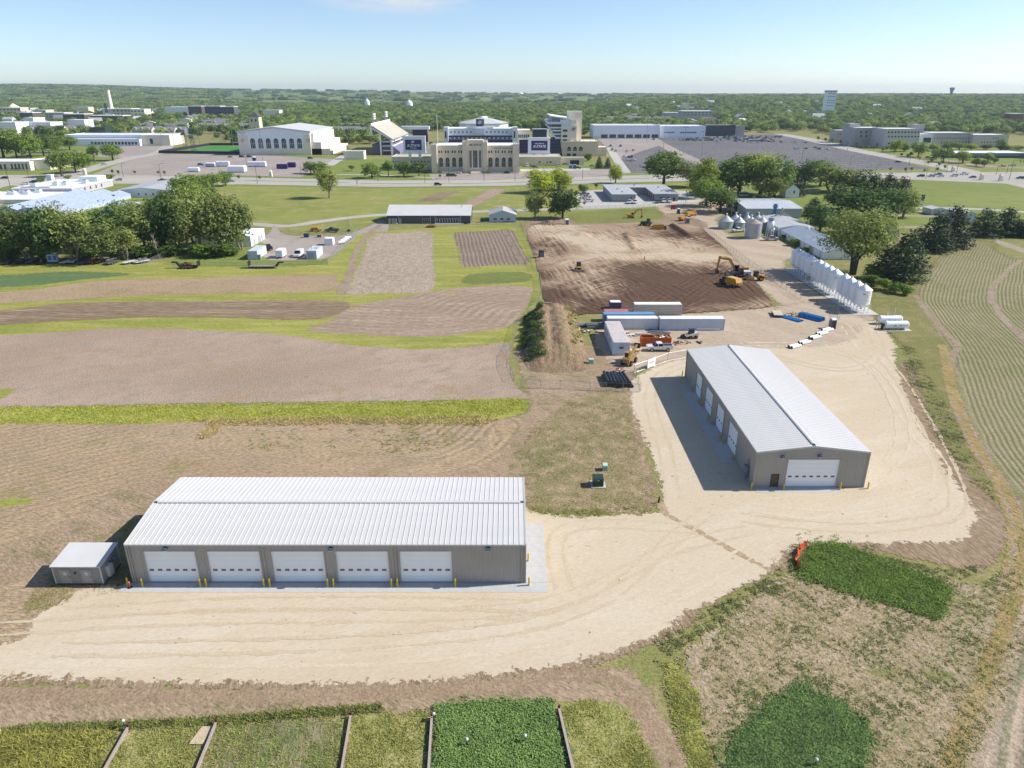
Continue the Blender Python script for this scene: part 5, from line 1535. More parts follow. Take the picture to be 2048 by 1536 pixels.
CAT = [[(-.5,.32), (.1,.42), (.5,.28), (.42,.12), (.1,.2), (-.3,.12)],[(-.48,.1), (-.3,.06), (-.22,-.2), (-.34,-.42), (-.5,-.2)],[(-.16,.08), (.12,.1), (.5,.02), (.36,-.08), (.1,-.02), (-.12,-.06)],[(-.14,-.16), (.2,-.12), (.34,-.2), (.1,-.3), (-.1,-.42), (-.2,-.34)]]

def emblem(parent,x,y,z,s,m_):
 m = MB()
 for pl in CAT:
  m.prism([(x + a * s,z + b * s) for a,b in pl],y - .06,y)
 return m.build('emblem',m_,parent)

def blk(name,label,cat,Y,x0,x1,ytop,depth,wm,rm,rows=(), par=.5,group=None,wfr=.14,z0=0.0):
 """flat roofed building whose front stands at distance Y between photo columns x0 and x1, top at row ytop; rows of windows are (y0, y1, xa, xb, n, share[, arch])"""
 A,B = P(x0,ytop,Y), P(x1,ytop,Y)
 h = A.z
 t = thing(name,label,cat,(A.x,Y,z0), 0,group)
 w = B.x - A.x
 MB().box(0,w,0,depth,-1,h - z0 - par).build('wall',wm,t)
 m = MB().box(-.15,w + .15,-.15,.35,h - z0 - par + .002,h - z0).box(-.15,w + .15,depth - .35,depth + .15,h - z0 - par + .002,h - z0).box(-.15,.35,.35,depth - .35,h - z0 - par + .002,h - z0).box(w - .35,w + .15,.35,depth - .35,h - z0 - par + .002,h - z0)
 m.build('parapet',wm,t)
 r_ = MB().box(.35,w - .35,.35,depth - .35,h - z0 - par + .01,h - z0 - par + .12).build('roof',rm,t)
 for row in rows:
  y0,y1,xa,xb,n,sh = row[:6]
  arch = len(row) > 6 and row[6]
  for i in range(n):
   u = (xb - xa) / n
   a,b = xa + u * (i + .5 - sh / 2), xa + u * (i + .5 + sh / 2)
   q0,q1 = P(a,y1,Y), P(b,y0,Y)
   zz = P(a,y0,Y).z
   win(t,'S',0,q0.x - A.x,P(b,y1,Y).x - A.x,q0.z - z0,zz - z0 - (0 if not arch else (P(b,y1,Y).x - q0.x) / 2), GLAZ,wm,arch,0,wfr)
 t['roof_z'] = h - z0 - par + .12
 EXC.append((A.x - 6,B.x + 6,Y - 8,Y + depth + 6))
 return t,r_,w,h - z0

# ---- castle fronted building
YV = 532.6
t = thing('athletics_building','limestone building with castle towers and arched windows before the stadium','building',(P(865,341,YV).x,YV,0))
ox = P(865,341,YV).x
X = lambda px,py=310: P(px,py,YV).x - ox
Z = lambda py: P(950,py,YV).z
wt = Z(291)
MB().box(X(870), X(1032), 0,30,-.5,wt).build('wall',STONE,t)
rf = MB().box(X(872), X(1030), .6,29.5,wt - .3,wt + .06).build('roof',FLAT,t)
for a,b,tp,d in ((863.8,875,288.5,5), (1026,1038.5,287.5,5), (925.5,935,283.5,3.4), (966.4,975.2,283.5,3.4)):
 tw = MB().box(X(a), X(b), -d,8,-.5,Z(tp)).build('tower',STONE,t)
 m = MB(); n = 4
 for i in range(n):
  u = (X(b) - X(a)) / (2 * n - 1)
  m.box(X(a) + 2 * i * u,X(a) + (2 * i + 1) * u,-d,-d + .7,Z(tp) + .002,Z(tp) + 1.0).box(X(a) + 2 * i * u,X(a) + (2 * i + 1) * u,7.3,8,Z(tp) + .002,Z(tp) + 1.0)
 m.build('battlement',STONE2,tw)
cb = MB().box(X(935), X(966.4), -2.2,9,-.5,Z(279.7)).build('entrance_block',STONE,t)
text(cb,'K-STATE',(X(952.5), -2.24,Z(289.7)), 1.9,NAVY,.25)
emblem(cb,X(941), -2.22,Z(289.7), 1.5,NAVY)
text(t,'VANIER FAMILY FOOTBALL COMPLEX',(X(1008), -.05,Z(296.4)), .85,DKM)
for c in (878.6,883.3,891.2,896.5,904.9,910,917.9,923.2,978.3,983.4,991.5,996.6,1004.7,1009.8,1018,1023):
 win(t,'S',0,X(c - 1.7), X(c + 1.7), Z(306.4), Z(300.8), glass() if c > 1015 or c < 985 else GLAZ,STONE2,fr=.1)
for c in (881.6,894.7,907.9,921,981,994,1007.2,1020.3):
 w_ = X(c + 4.1) - X(c - 4.1)
 win(t,'S',0,X(c - 4.1), X(c + 4.1), Z(334), Z(314.5) - w_ / 2,GLAZ,STONE2,True,1,.10)
for a,b in ((938.7,944), (946,955.5), (957.5,963)):
 win(cb,'S',-2.2,X(a), X(b), Z(335), Z(300), GLAZ,STONE2,False,2,.15)
MB().box(X(940), X(964), -9,-2.3,-.2,.5).box(X(942), X(962), -7.4,-2.3,.5,1.0).build('entrance_steps',STONE2,t)
MB().box(X(884), X(924), -6,-5.5,-.2,1.1).box(X(980), X(1036), -5.2,-4.8,-.2,.9).build('retaining_wall',STONE2,t)
EXC.append((-70,20,500,900))
# ---- low limestone wings either side
blk('stadium_wing','beige stone wing with small dark windows under the left scoreboard','building',552,783,866,313.5,26,STONE,SEAT,[(321,325.5,785,800,4,.55), (321,325.5,820,860,6,.5)],.4)
blk('stadium_wing','beige stone retaining wall under the right scoreboard','building',585,1039,1122,313.5,30,STONE,SEAT,[(322,326,1076,1082,1,.7), (322,329,1093,1096,1,.7), (322,326,1098,1104,1,.8)],.4)
blk('ticket_pavilion','low stone ticket block at the top of the striped lawn','building',640,687,727,302,10,STONE2,FLAT,[],.4)
t = thing('seating_bank','tan concrete seating bank of the near stadium end','stand',(P(800,312,585).x,585,0))
w = P(864,312,585).x - P(800,312,585).x
for i in range(10):
 MB().box(0,w,i * 2.6,i * 2.6 + 2.6,-.5,6.0 + i * .62).build('terrace',SEAT,t)
t = thing('seating_bank','dark purple seating bank right of the castle fronted building','stand',(P(1039,312,620).x,620,0))
w = P(1124,312,620).x - P(1039,312,620).x
for i in range(10):
 MB().box(0,w,i * 3,i * 3 + 3,-.5,7.0 + i * .95).build('terrace',NAVY,t)

def scoreboard(Y,x0,x1,y0,y1,sx0,sx1,sy0,sy1,posts,yb,label,lines,back=None):
 t = thing('scoreboard',label,'scoreboard',(P(x0,y1,Y).x,Y,0))
 ox = P(x0,y1,Y).x
 X = lambda px: P(px,(y0 + y1) / 2,Y).x - ox
 Z = lambda py: P(x0,py,Y).z
 MB().box(X(x0), X(x1), 0,2.6,Z(y1), Z(y0)).build('cabinet',PANEL,t)
 MB().box(X(x0) - .25,X(x1) + .25,-.3,2.9,Z(y0) + .002,Z(y0) + .6).box(X(x0) - .25,X(x1) + .25,-.3,2.9,Z(y1) - .7,Z(y1) - .002).build('cornice',SIGNW,t)
 s = MB().box(X(sx0), X(sx1), -.08,-.004,Z(sy1), Z(sy0)).build('screen',PURP,t)
 for body,px,py,size,sh in lines:
  if body == '*':
   emblem(s,X(px), -.1,Z(py), size,SIGNW)
  else:
   text(s,body,(X(px), -.12,Z(py)), size,SIGNW,sh,bold=.03)
 for a,b in posts:
  MB().box(X(a), X(b), .4,2.0,Z(yb), Z(y1) - .72).build('post',SIGNW,t)
 if back:
  bt = MB().box(X(back[0]), X(back[1]), 3.2,5.5,Z(y0) + .7,Z(back[2])).build('rear_screen',NAVY,t)
  MB().box(X(back[0]) - .3,X(back[1]) + .3,3.0,5.8,Z(back[2]) + .002,Z(back[2]) + .5).box(X(back[1]) + .02,X(back[1]) + 1.6,3.1,5.7,Z(y0) + .7,Z(back[2])).build('rear_frame',PANEL,bt)
 return t

scoreboard(548,806.4,850.6,273.8,304,810.5,843,279.3,299.8,((816,821), (836,841)), 316,'white framed scoreboard with purple screen left of the castle towers',[('*',826,284,2.2,0), ('K-STATE',826.5,291.3,2.35,.25), ('FOOTBALL',826.5,296.2,.95,0)])
scoreboard(606,1056,1100,276.6,305,1062.5,1095,281.5,301,((1066,1070), (1086,1090)), 316,'white framed scoreboard with welcome message right of the castle towers',[('WELCOME TO',1079,287.3,1.15,0), ('K-STATE',1079,293,2.6,.25)],(1065,1093.5,259))
# ---- west stand
YS = 684
sx = lambda px,py: P(px,py,YS).x
t = thing('grandstand','tall grandstand with tan upper deck and light racks left of the scoreboards','grandstand',(0,YS,0))
tl,bl = P(743,250,YS), P(785,277.5,YS)
LS = 105
n = 22
for i in range(n):
 u0,u1 = i / n,(i + 1) / n
 xa,xb = tl.x + (bl.x - tl.x) * u0,tl.x + (bl.x - tl.x) * u1
 z = tl.z + (bl.z - tl.z) * u1
 MB().box(xa,xb,0,LS,z - .9,z).build('seat_row',SEAT,t)
MB().box(tl.x - 1.2,tl.x - .02,0,LS,tl.z - 9,tl.z + 1.4).build('rear_wall',PANEL,t)
m = MB()
for yy in (0,LS / 2,LS - 1.2):
 for px in (761.5,783):
  x = sx(px,295)
  m.box(x - .7,x + .7,yy + .1,yy + 1.2,-.5,tl.z + (bl.z - tl.z) * (x - tl.x) / (bl.x - tl.x) - 1)
 m.add([(tl.x,yy + .2,tl.z - 2.0), (tl.x,yy + .2,tl.z - 3.4), (bl.x + 2,yy + .2,bl.z - 2.8), (bl.x + 2,yy + .2,bl.z - 1.2)],[(0,1,2,3)])
m.build('frame',SIGNW,t)
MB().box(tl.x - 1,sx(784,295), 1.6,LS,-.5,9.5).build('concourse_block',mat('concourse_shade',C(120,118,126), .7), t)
for zz in (3.6,7.6,11.2):
 MB().box(tl.x + 8.6,sx(784,295) + 1,.3,LS - 1,zz,zz + .7).build('floor_slab',SIGNW,t)
MB().box(tl.x + 9,sx(783,295), 1.3,1.55,0,3.4).build('purple_banner',PURP,t)
b2 = P(802,303,YS)
for i in range(10):
 u0,u1 = i / 10,(i + 1) / 10
 MB().box(bl.x - 1 + (b2.x - bl.x) * u0,bl.x - 1 + (b2.x - bl.x) * u1,1,LS - 2,0,8.6 + (b2.z - 8.6) * u1).build('lower_row',mat('purple_seats',C(150,148,176), .7,var=.2,scale=2), t)
for yy in (10,78):
 m = MB()
 for k_ in range(3):
  m.tube((tl.x - .6,yy + k_ * 3.5,tl.z - 2), (tl.x - .6,yy + k_ * 3.5,tl.z + 9), .3,n=6)
 r2 = m.build('light_rack',GALV,t)
 for k_ in range(3):
  MB().box(tl.x - .4,tl.x + .9,yy - 1,yy + 9,tl.z + 4.5 + k_ * 1.9,tl.z + 5.6 + k_ * 1.9).build('floodlight',SIGNW,r2)
EXC.append((tl.x - 20,120,600,960))
# second dark screen and white canopy at its far end
t = thing('video_board','dark video board with white canopy behind the tan grandstand','scoreboard',(P(826,285,800).x,800,0))
z0,z1 = P(826,284,800).z,P(826,259,800).z
w = P(856,270,800).x - P(826,270,800).x
MB().box(0,w,0,3,z0,z1).build('screen',NAVY,t); MB().box(-12,w + 2,-2,6,z1 + .1,z1 + 3.2).build('canopy',PANEL,t)
MB().box(w - 1,w + .5,.5,2,0,z0).box(.5,2,.5,2,0,z0).build('post',SIGNW,t)
t = thing('flagpole','tall white mast standing before the stadium interior','flagpole',(P(875.5,285,640).x,640,0))
MB().cyl(0,0,0,P(875,228,640).z,.28,.14,8).build('pole',SIGNW,t); MB().bx(0,0,P(875,228,640).z,1.6,.5,.7).build('finial',GALV,t)
# ---- south end club building
YE = 838
t = thing('club_building','white stepped club building with purple emblem drum beyond the field','building',(P(888,280,YE).x,YE,0))
ox = P(888,280,YE).x
X = lambda px: P(px,268,YE).x - ox
Z = lambda py: P(950,py,YE).z
MB().box(X(889), X(1034), 2.5,40,0,Z(258.7)).build('wall',PANEL,t)
rf = MB().box(X(888), X(1035), 1.6,41,Z(258.7) + .002,Z(257.2)).build('roof',FLAT,t)
for a,b in ((888,896.8), (1025,1034.8)):
 py_ = MB().box(X(a), X(b), -4,12,0,Z(254)).build('pylon',PANEL,t)
 win(py_,'S',-4,X(a) + 1.2,X(a) + 3.2,Z(276), Z(262), GLS,PANEL,fr=.1)
MB().box(X(897), X(1024.9), .0,2.4,Z(271), Z(269)).build('balcony',SIGNW,t)
MB().box(X(897), X(1024.9), 1.2,2.45,Z(274), Z(271.2)).build('painted_shade_strip',NAVY,t)  # solid strip whose dark colour stands in for shade under the balcony
for i in range(15):
 if 6 <= i <= 7: continue
 c = 901.5 + i * 8.0
 win(t,'S',2.5,X(c - 1.9), X(c + 1.9), Z(266.2), Z(262.6), GLS,PANEL,fr=.2)
for i in range(14):
 c = 904 + i * 8.8
 win(t,'S',2.5,X(c - 2.7), X(c + 2.7), Z(278.2), Z(274.6), GLS,mat('mauve_panel',C(170,166,186,1.1), .6), fr=.3)
for i in range(6):
 MB().box(X(897), X(1024.8), -i * 3,2.4 - i * 3,0,Z(279) - i * 1.2).build('purple_terrace',PURP,t)
MB().box(X(951), X(969.5), -1.2,10,Z(269), Z(256.5)).build('centre_bay',PANEL,t)
MB().box(X(933), X(987), 3,12,Z(257), Z(253)).build('penthouse',PANEL,t)
d = MB().cyl(X(960), 8,Z(253), Z(238.7), (X(968.3) - X(951.6)) / 2,n=24).build('emblem_drum',NAVY,t)
emblem(d,X(960), 8 - (X(968.3) - X(951.6)) / 2,Z(245), 4.6,SIGNW)
t = thing('club_wing','beige roofed low club wing with dark ribbon glazing','building',(P(1036,270,846).x,846,0))
w = P(1059,270,846).x - P(1036,270,846).x
z = P(1040,262,846).z
MB().box(0,w,0,30,0,z).build('wall',STONE2,t); MB().box(-.5,w + .5,-.6,31,z + .002,z + 1).build('roof',STONE2,t)
for i in range(6):
 win(t,'S',0,w * (i + .06) / 6,w * (i + .94) / 6,P(1040,276,846).z,P(1040,268.5,846).z,GLAZ,PANEL,fr=.15)
t = thing('arena','octagonal arena with pale pyramid roof behind the club building','building',(P(965,245,985).x,985 + 40,0))
za,zb = P(965,248,985).z,P(965,235.2,1030).z
MB().lathe(0,0,[(33,0), (33,za)],8).build('wall',PANEL,t)
MB().lathe(0,0,[(35,za), (7,zb), (6.4,zb)],8).build('roof',mat('arena_roof',C(206,206,206,1.2), .6,var=.03), t).data.polygons.foreach_set('use_smooth',[False] * 16)
MB().lathe(0,0,[(6.5,zb - .4), (5,zb + 1.5), (0,zb + 2.2)],8).build('cupola',SIGNW,t)
EXC.append((-140,70,930,1110))
# ---- east tower with suites
YT = 676
ox = P(1122,300,YT).x
t = thing('press_tower','tall beige press tower with battlements and stacked suites on the stadium side','tower',(ox,YT,0))
X = lambda px,py=270: P(px,py,YT).x - ox
Z = lambda py: P(1150,py,YT).z
MB().box(X(1137), X(1164), 6,24,0,Z(224.5)).build('tower',STONE2,t)
m = MB()
for i in range(7):
 u = (X(1164) - X(1137)) / 13
 m.box(X(1137) + 2 * i * u,X(1137) + (2 * i + 1) * u,5.7,6.5,Z(224.5) + .002,Z(222)).box(X(1137) + 2 * i * u,X(1137) + (2 * i + 1) * u,23.3,24.1,Z(224.5) + .002,Z(222))
m.box(X(1136), X(1165), 5.5,24.3,Z(235.4), Z(233.6))
m.build('battlement',STONE2,t)
MB().box(X(1122), X(1153), 0,30,0,Z(250.6)).build('front_block',STONE2,t)
MB().box(X(1141), X(1152), 1,12,Z(250.6) + .002,Z(239)).build('stair_block',STONE2,t)
MB().box(X(1122), X(1197), -3,30,0,Z(283.4)).build('base_block',STONE,t)
MB().box(X(1121), X(1198), -3.3,-2.4,Z(283.4) + .002,Z(282)).build('base_parapet',STONE2,t)
MB().box(X(1197) + .02,X(1214), -2,14,0,Z(294)).build('stair_lodge',STONE,t)
emblem(t,X(1147), -.03,Z(258.5), 3.4,PURP)
for c in (1138.5,1150.2,1162):
 w_ = X(c + 4.3) - X(c - 4.3)
 win(t,'S',-3,X(c - 4.3), X(c + 4.3), Z(302), Z(292.2) - w_ / 2,GLAZ,STONE2,True,1,.2)
for c in (1138,1149.6):
 win(t,'S',-3,X(c - 3.8), X(c + 3.8), Z(311.6), Z(306), DKM,STONE,fr=.1,name='portal')
for y0,y1 in ((258.5,264), (269.5,275), (278,282.4)):
 win(t,'S',0,X(1125), X(1135), Z(y1), Z(y0), GLS,STONE2,fr=.2)
su = [(1096,1122,244,248.5), (1098,1122,254,257), (1103,1122,260,263), (1108,1122,267,270), (1112,1122,274,278)]
for a,b,y0,y1 in su:
 MB().box(X(a), X(b) - .02,1.5,78,Z(y1), Z(y0)).build('suite_deck',PANEL,t)
 MB().box(X(a) + 4,X(b) - .03,2.0,77.5,Z(y1) - 2.6,Z(y1) - .01).build('suite_glazing',GLAZ,t)
MB().add([(X(1100), 0,Z(231)), (X(1143), 0,Z(238)), (X(1143), 70,Z(238)), (X(1100), 70,Z(231)), (X(1100), 0,Z(233)), (X(1143), 0,Z(240.5)), (X(1143), 70,Z(240.5)), (X(1100), 70,Z(233))],
  [(0,1,2,3), (7,6,5,4), (4,5,1,0), (5,6,2,1), (6,7,3,2), (7,4,0,3)]).build('roof',SIGNW,t)
MB().box(X(1120), X(1140.9), 2,68,Z(251), Z(239)).build('press_level',PANEL,t)
MB().box(X(1103), X(1119.9), 3,66,Z(244), Z(234)).build('press_glazing',mat('press_shade',C(150,160,170), .4), t)
for i in range(12):
 MB().box(X(1121.5) - 2.2 * (i + 1), X(1121.5) - 2.2 * i - .02,3,80,0,Z(282) - i * 1.0).build('seat_row',NAVY,t)
for px in (1142,1155,1168,1182,1192):
 MB().lathe(X(px), -1,[(.5,Z(283)), (.7,Z(281.5)), (.2,Z(280)), (0,Z(279.6))],8).build('finial',STONE2,t)
t,r_,w,h = blk('terrace_wall','beige terrace wall with a wide dark gateway below the press tower','wall',592,1121.5,1168,315,8,STONE,SEAT,[],.3)
q = P(1140,330,592).x - P(1121.5,315,592).x
door(t,'S',0,q,q + 7.2,h - 2.0,NAVY,name='gateway')
# ---- indoor practice hall
YI = 686.6
A,B = P(480,310,YI), P(623.5,310,YI)
t = thing('practice_hall','large practice hall with seven tall arched windows and low pitched white roof','building',(A.x,YI,0))
w = B.x - A.x
X = lambda px: P(px,287,YI).x - A.x
Z = lambda py: P(550,py,YI).z
ze,zr = Z(264.5), Z(255.5)
MB().prism([(0,-.5), (w,-.5), (w,ze), (w / 2,zr), (0,ze)],0,88).build('wall',STONE2,t)
MB().prism([(-.8,ze + .02), (w / 2,zr + .02), (w + .8,ze + .02), (w + .8,ze + .9), (w / 2,zr + 1.0), (-.8,ze + .9)],-.8,89).build('roof',W_ROOF,t)
MB().prism([(X(497), Z(298)), (X(607), Z(298)), (X(607), Z(270)), (w - .6,Z(270)), (w - .6,ze - .3), (w / 2,zr - .4), (.6,ze - .3), (.6,Z(270)), (X(497), Z(270))],-.25,-.004).build('panel_cladding',PANEL,t)
for i in range(7):
 c = 506 + 15.55 * i
 w_ = X(c + 5.3) - X(c - 5.3)
 win(t,'S',-.25,X(c - 5.3), X(c + 5.3), Z(297.4), Z(276) - w_ / 2,GLAZ,SIGNW,True,2,.25)
MB().box(w + .02,w + 9,2,80,0,11).box(w + .02,w + 17,2,78,0,5.4).build('side_annex',STONE2,t)
for a,b in ((3,30), (34,38), (41,45), (48,84)):
 MB().box(w + .02,w + 2.4,a,b,11.2,ze - 1).build('side_panel',PANEL,t)
emblem(t,X(487), -.05,Z(281), 4,GRAYB); emblem(t,X(617), -.05,Z(281), 4,GRAYB)
EXC.append((A.x - 10,B.x + 30,670,790))
# ---- long white halls beyond the big lot
t,r_,w,h = blk('sports_hall','long white hall with dark ground floor bays beyond the parking lot','building',938,1187.5,1320,250.5,45,PANEL,FLAT,[(268.5,276,1200,1318,7,.82)],.8)
t,r_,w,h = blk('sports_hall','white annex with ribbon windows beside the long hall','building',946,1321,1412,252,45,PANEL,FLAT,[(263.5,266,1328,1349,4,.94), (263.5,266.5,1360,1393,7,.94)],.8)
blk('glass_pavilion','dark glazed pavilion behind the crowded end of the lot','building',990,1412,1472,250,24,GLS,FLAT,[],.8)
blk('glass_pavilion','low grey sports pavilion beside the dark glazed one','building',1000,1472,1490,251,20,GRAYB,FLAT,[],.8)
# ---- pale campus buildings on the right
cg = 'pale campus buildings'
blk('campus_building','narrow blank stair tower of the pale campus block','building',820,1700,1721,247,16,GRAYB,FLAT,[],.4)
blk('campus_building','three storey pale campus block with dark window bands','building',800,1712,1771,255.5,30,GRAYB,FLAT,[(262,266,1716,1760,4,.4), (270,274,1716,1760,4,.4)],.5)
blk('campus_building','right wing of the campus block with rows of paired windows','building',770,1772,1842,257.5,30,mat('pinkish_masonry',C(204,196,192,1.1), .8,var=.05), FLAT,[(262.5,266.5,1774,1840,10,.62), (271.5,275,1774,1840,10,.62), (285,288.5,1774,1800,4,.7)],.5)
blk('campus_building','square plain block topping the campus wing','building',800,1829,1850,248.5,14,GRAYB,FLAT,[],.4)
blk('campus_building','low wing left of the campus stair tower','building',860,1674,1700,260.5,18,GRAYB,FLAT,[(267,270,1678,1698,5,.5)],.4)
blk('campus_building','glass fronted entrance link between the campus blocks','building',775,1842,1866,268,20,PANEL,FLAT,[(275,286,1844,1862,1,.9)],.4)
blk('campus_building','long two storey campus block behind street trees','building',790,1862,1947,265.5,28,GRAYB,FLAT,[(275,278,1866,1940,14,.45), (283,286,1880,1940,10,.45)],.5)
blk('campus_building','end campus block with a pale blank gable','building',785,1948,2019,269.5,26,mat('warm_masonry',C(206,196,186,1.1), .8,var=.05), FLAT,[(274.5,277.5,1984,1998,3,.6), (283,286,1960,1990,5,.5)],.5)
t,r_,w,h = blk('clinic_building','low brick clinic with teal fascia and white roof at the right','building',655,1908,2062,306,30,DBLD,FLAT,[(316,321,1912,2050,18,.6)],.3)
MB().box(-.8,w + .8,-1.2,-.3,h - 2.6,h - .4).build('teal_fascia',mat('teal_fascia',C(120,160,160), .5), t)
# ---- town on the left
t,r_,w,h = blk('garage_building','low beige garage building with open bays beside the road corner','building',546.7,-70,58,323,26,STONE2,FLAT,[(328,339,-10,16,3,.6), (327,339,22,58,5,.62)],.5)
blk('garage_building','blank beige end block of the garage building','building',552,59,97,319.5,20,STONE2,FLAT,[],.4)
blk('garage_building','small tan block attached to the garage building','building',566,97,124,323,12,BEIGE,FLAT,[],.4)
blk('research_building','long low white building with a dark window band beyond the side street','building',806,128,278,278,14,PANEL,FLAT,[(283.5,289.5,182,276,14,.8)],.4)
blk('research_building','upper white roof block of the long low building','building',822,128,330,269.5,40,PANEL,FLAT,[],.6)
blk('research_building','white right hand block of the long low building','building',812,279,338,270,36,STONE2,FLAT,[(277,288,300,308,1,.8)],.5)
blk('glass_box','glazed box on the roof line of the long white building','building',872,178,209,254.5,14,GLAZ,FLAT,[],.8)

def house(x,y,w,d,e,r_,label,group,wm=None,rm=None,axis='x',dorm=1):
 p = G(x,y)
 z = float(terrain(p.x,p.y))
 t = thing('house',label,'house',(p.x - w / 2,p.y,z), 0,group)
 gable(t,0,w,0,d,e,r_,axis,wm or CREAM,rm or RGREY,.5,.2,0)
 for i in range(max(2,int(w / 3.5))):
  u = w * (i + .5) / max(2,int(w / 3.5))
  for zz in (1.0,3.7):
   if zz + 1.4 < e: win(t,'S',0,u - .6,u + .6,zz,zz + 1.4,GLS,W_TRIM,fr=.12)
 for k_ in range(dorm):
  u = w * (k_ + .5) / dorm
  MB().prism([(u - 1.9,e - .5), (u + 1.9,e - .5), (u + 1.9,e + .8), (u,e + 2.6), (u - 1.9,e + .8)],-1.2,d * .35).build('dormer',wm or CREAM,t)
  MB().prism([(u - 2.2,e + .6), (u,e + 2.7), (u + 2.2,e + .6), (u + 2.2,e + .85), (u,e + 2.95), (u - 2.2,e + .85)],-1.4,d * .35 - .01).build('dormer_roof',rm or RGREY,t)
 EXC.append((p.x - w / 2 - 3,p.x + w / 2 + 3,p.y - 14,p.y + d + 2))
 return t

SLATE = mat('slate_blue_siding',C(140,146,160), .7)
for i,(x,y,w,nd) in enumerate([(40,266,44,2), (90,267,50,3), (135,266,40,2), (100,258,60,2), (150,259,34,1), (20,258,40,2), (60,251,36,1)]):
 house(x,y,w,16,5.4,9.6,'grey roofed apartment house with dormers behind the long white building','apartment houses on the left',dorm=nd)
for i,(x,y,w,nd) in enumerate([(285,270,26,3), (305,269,24,3), (330,271,26,3), (352,270,24,2), (300,262,30,0), (340,262,34,0)]):
 house(x,y,w,14,6.8,10.4,'blue grey townhouse with white gables near the practice field','townhouses by the practice field',SLATE if i % 2 else CREAM,dorm=nd)
for i,(x,y,w,nd) in enumerate([(415,261,34,2), (450,262,36,3), (482,262,34,2), (500,256,30,1), (430,254,44,1), (520,258,28,1), (690,270,40,4), (722,272,36,3), (702,262,40,1), (832,268,30,1)]):
 house(x,y,w,15,6.6,10.6,'grey roofed apartment house among trees behind the practice hall','apartment houses behind the hall',CREAM if i % 2 else GRAYB,dorm=nd)
for i,(x,y,w,nd) in enumerate([(1210,249,30,1), (1228,246,26,1), (1256,248,30,2), (1280,246,40,3), (1300,249,34,1), (1265,240,30,0), (1325,247,30,0)]):
 house(x,y,w,16,6.4,11,'house among trees behind the long white hall','houses behind the long white hall',(CREAM,GRAYB,STONE2)[i % 3],dorm=nd)
p = P(508,250,1010)
t = thing('clock_tower','square stone tower with dark pointed roof among the trees','tower',(p.x - 6,1010,0))
za,zb = P(508,234,1010).z,P(508,225,1010).z
MB().box(0,13,0,13,0,za).build('shaft',STONE,t); MB().taper((-.6,13.6,-.6,13.6), (5,8,5,8), za + .002,zb).build('roof',mat('tower_slate',C(92,92,104), .8), t)
for u in (2.5,8.0):
 win(t,'S',0,u,u + 2.2,za - 6,za - 2.5,GLS,STONE2)
EXC.append((p.x - 14,p.x + 14,960,1030))

def far(name,label,x0,x1,y0,y1,Y,m_,depth=25,nw=0,rm=None,cat='building',rows=2):
 """a building of the distant town: between columns x0-x1, rows y0 (top) to y1 (bottom) at distance Y"""
 A,B = P(x0,y1,Y), P(x1,y0,Y)
 zb = float(terrain(A.x,Y)) - 2
 t = thing(name,label,cat,(A.x,Y,zb))
 w,h = B.x - A.x,B.z - zb
 MB().box(0,w,0,depth,0,h).build('wall',m_,t)
 MB().box(-.5,w + .5,-.5,depth + .5,h + .002,h + 1.0).build('roof',rm or FLAT,t)
 h0 = A.z - zb
 for r0 in range(rows if nw else 0):
  for i in range(nw):
   u = w * (i + .5) / nw
   a = h0 + (h - h0) * (r0 + .25) / rows
   win(t,'S',0,u - w / nw * .3,u + w / nw * .3,a,a + (h - h0) * .45 / rows,GLS,m_,fr=.2)
 EXC.append((A.x - 12,B.x + 12,Y - 60,Y + depth + 8))
 return t

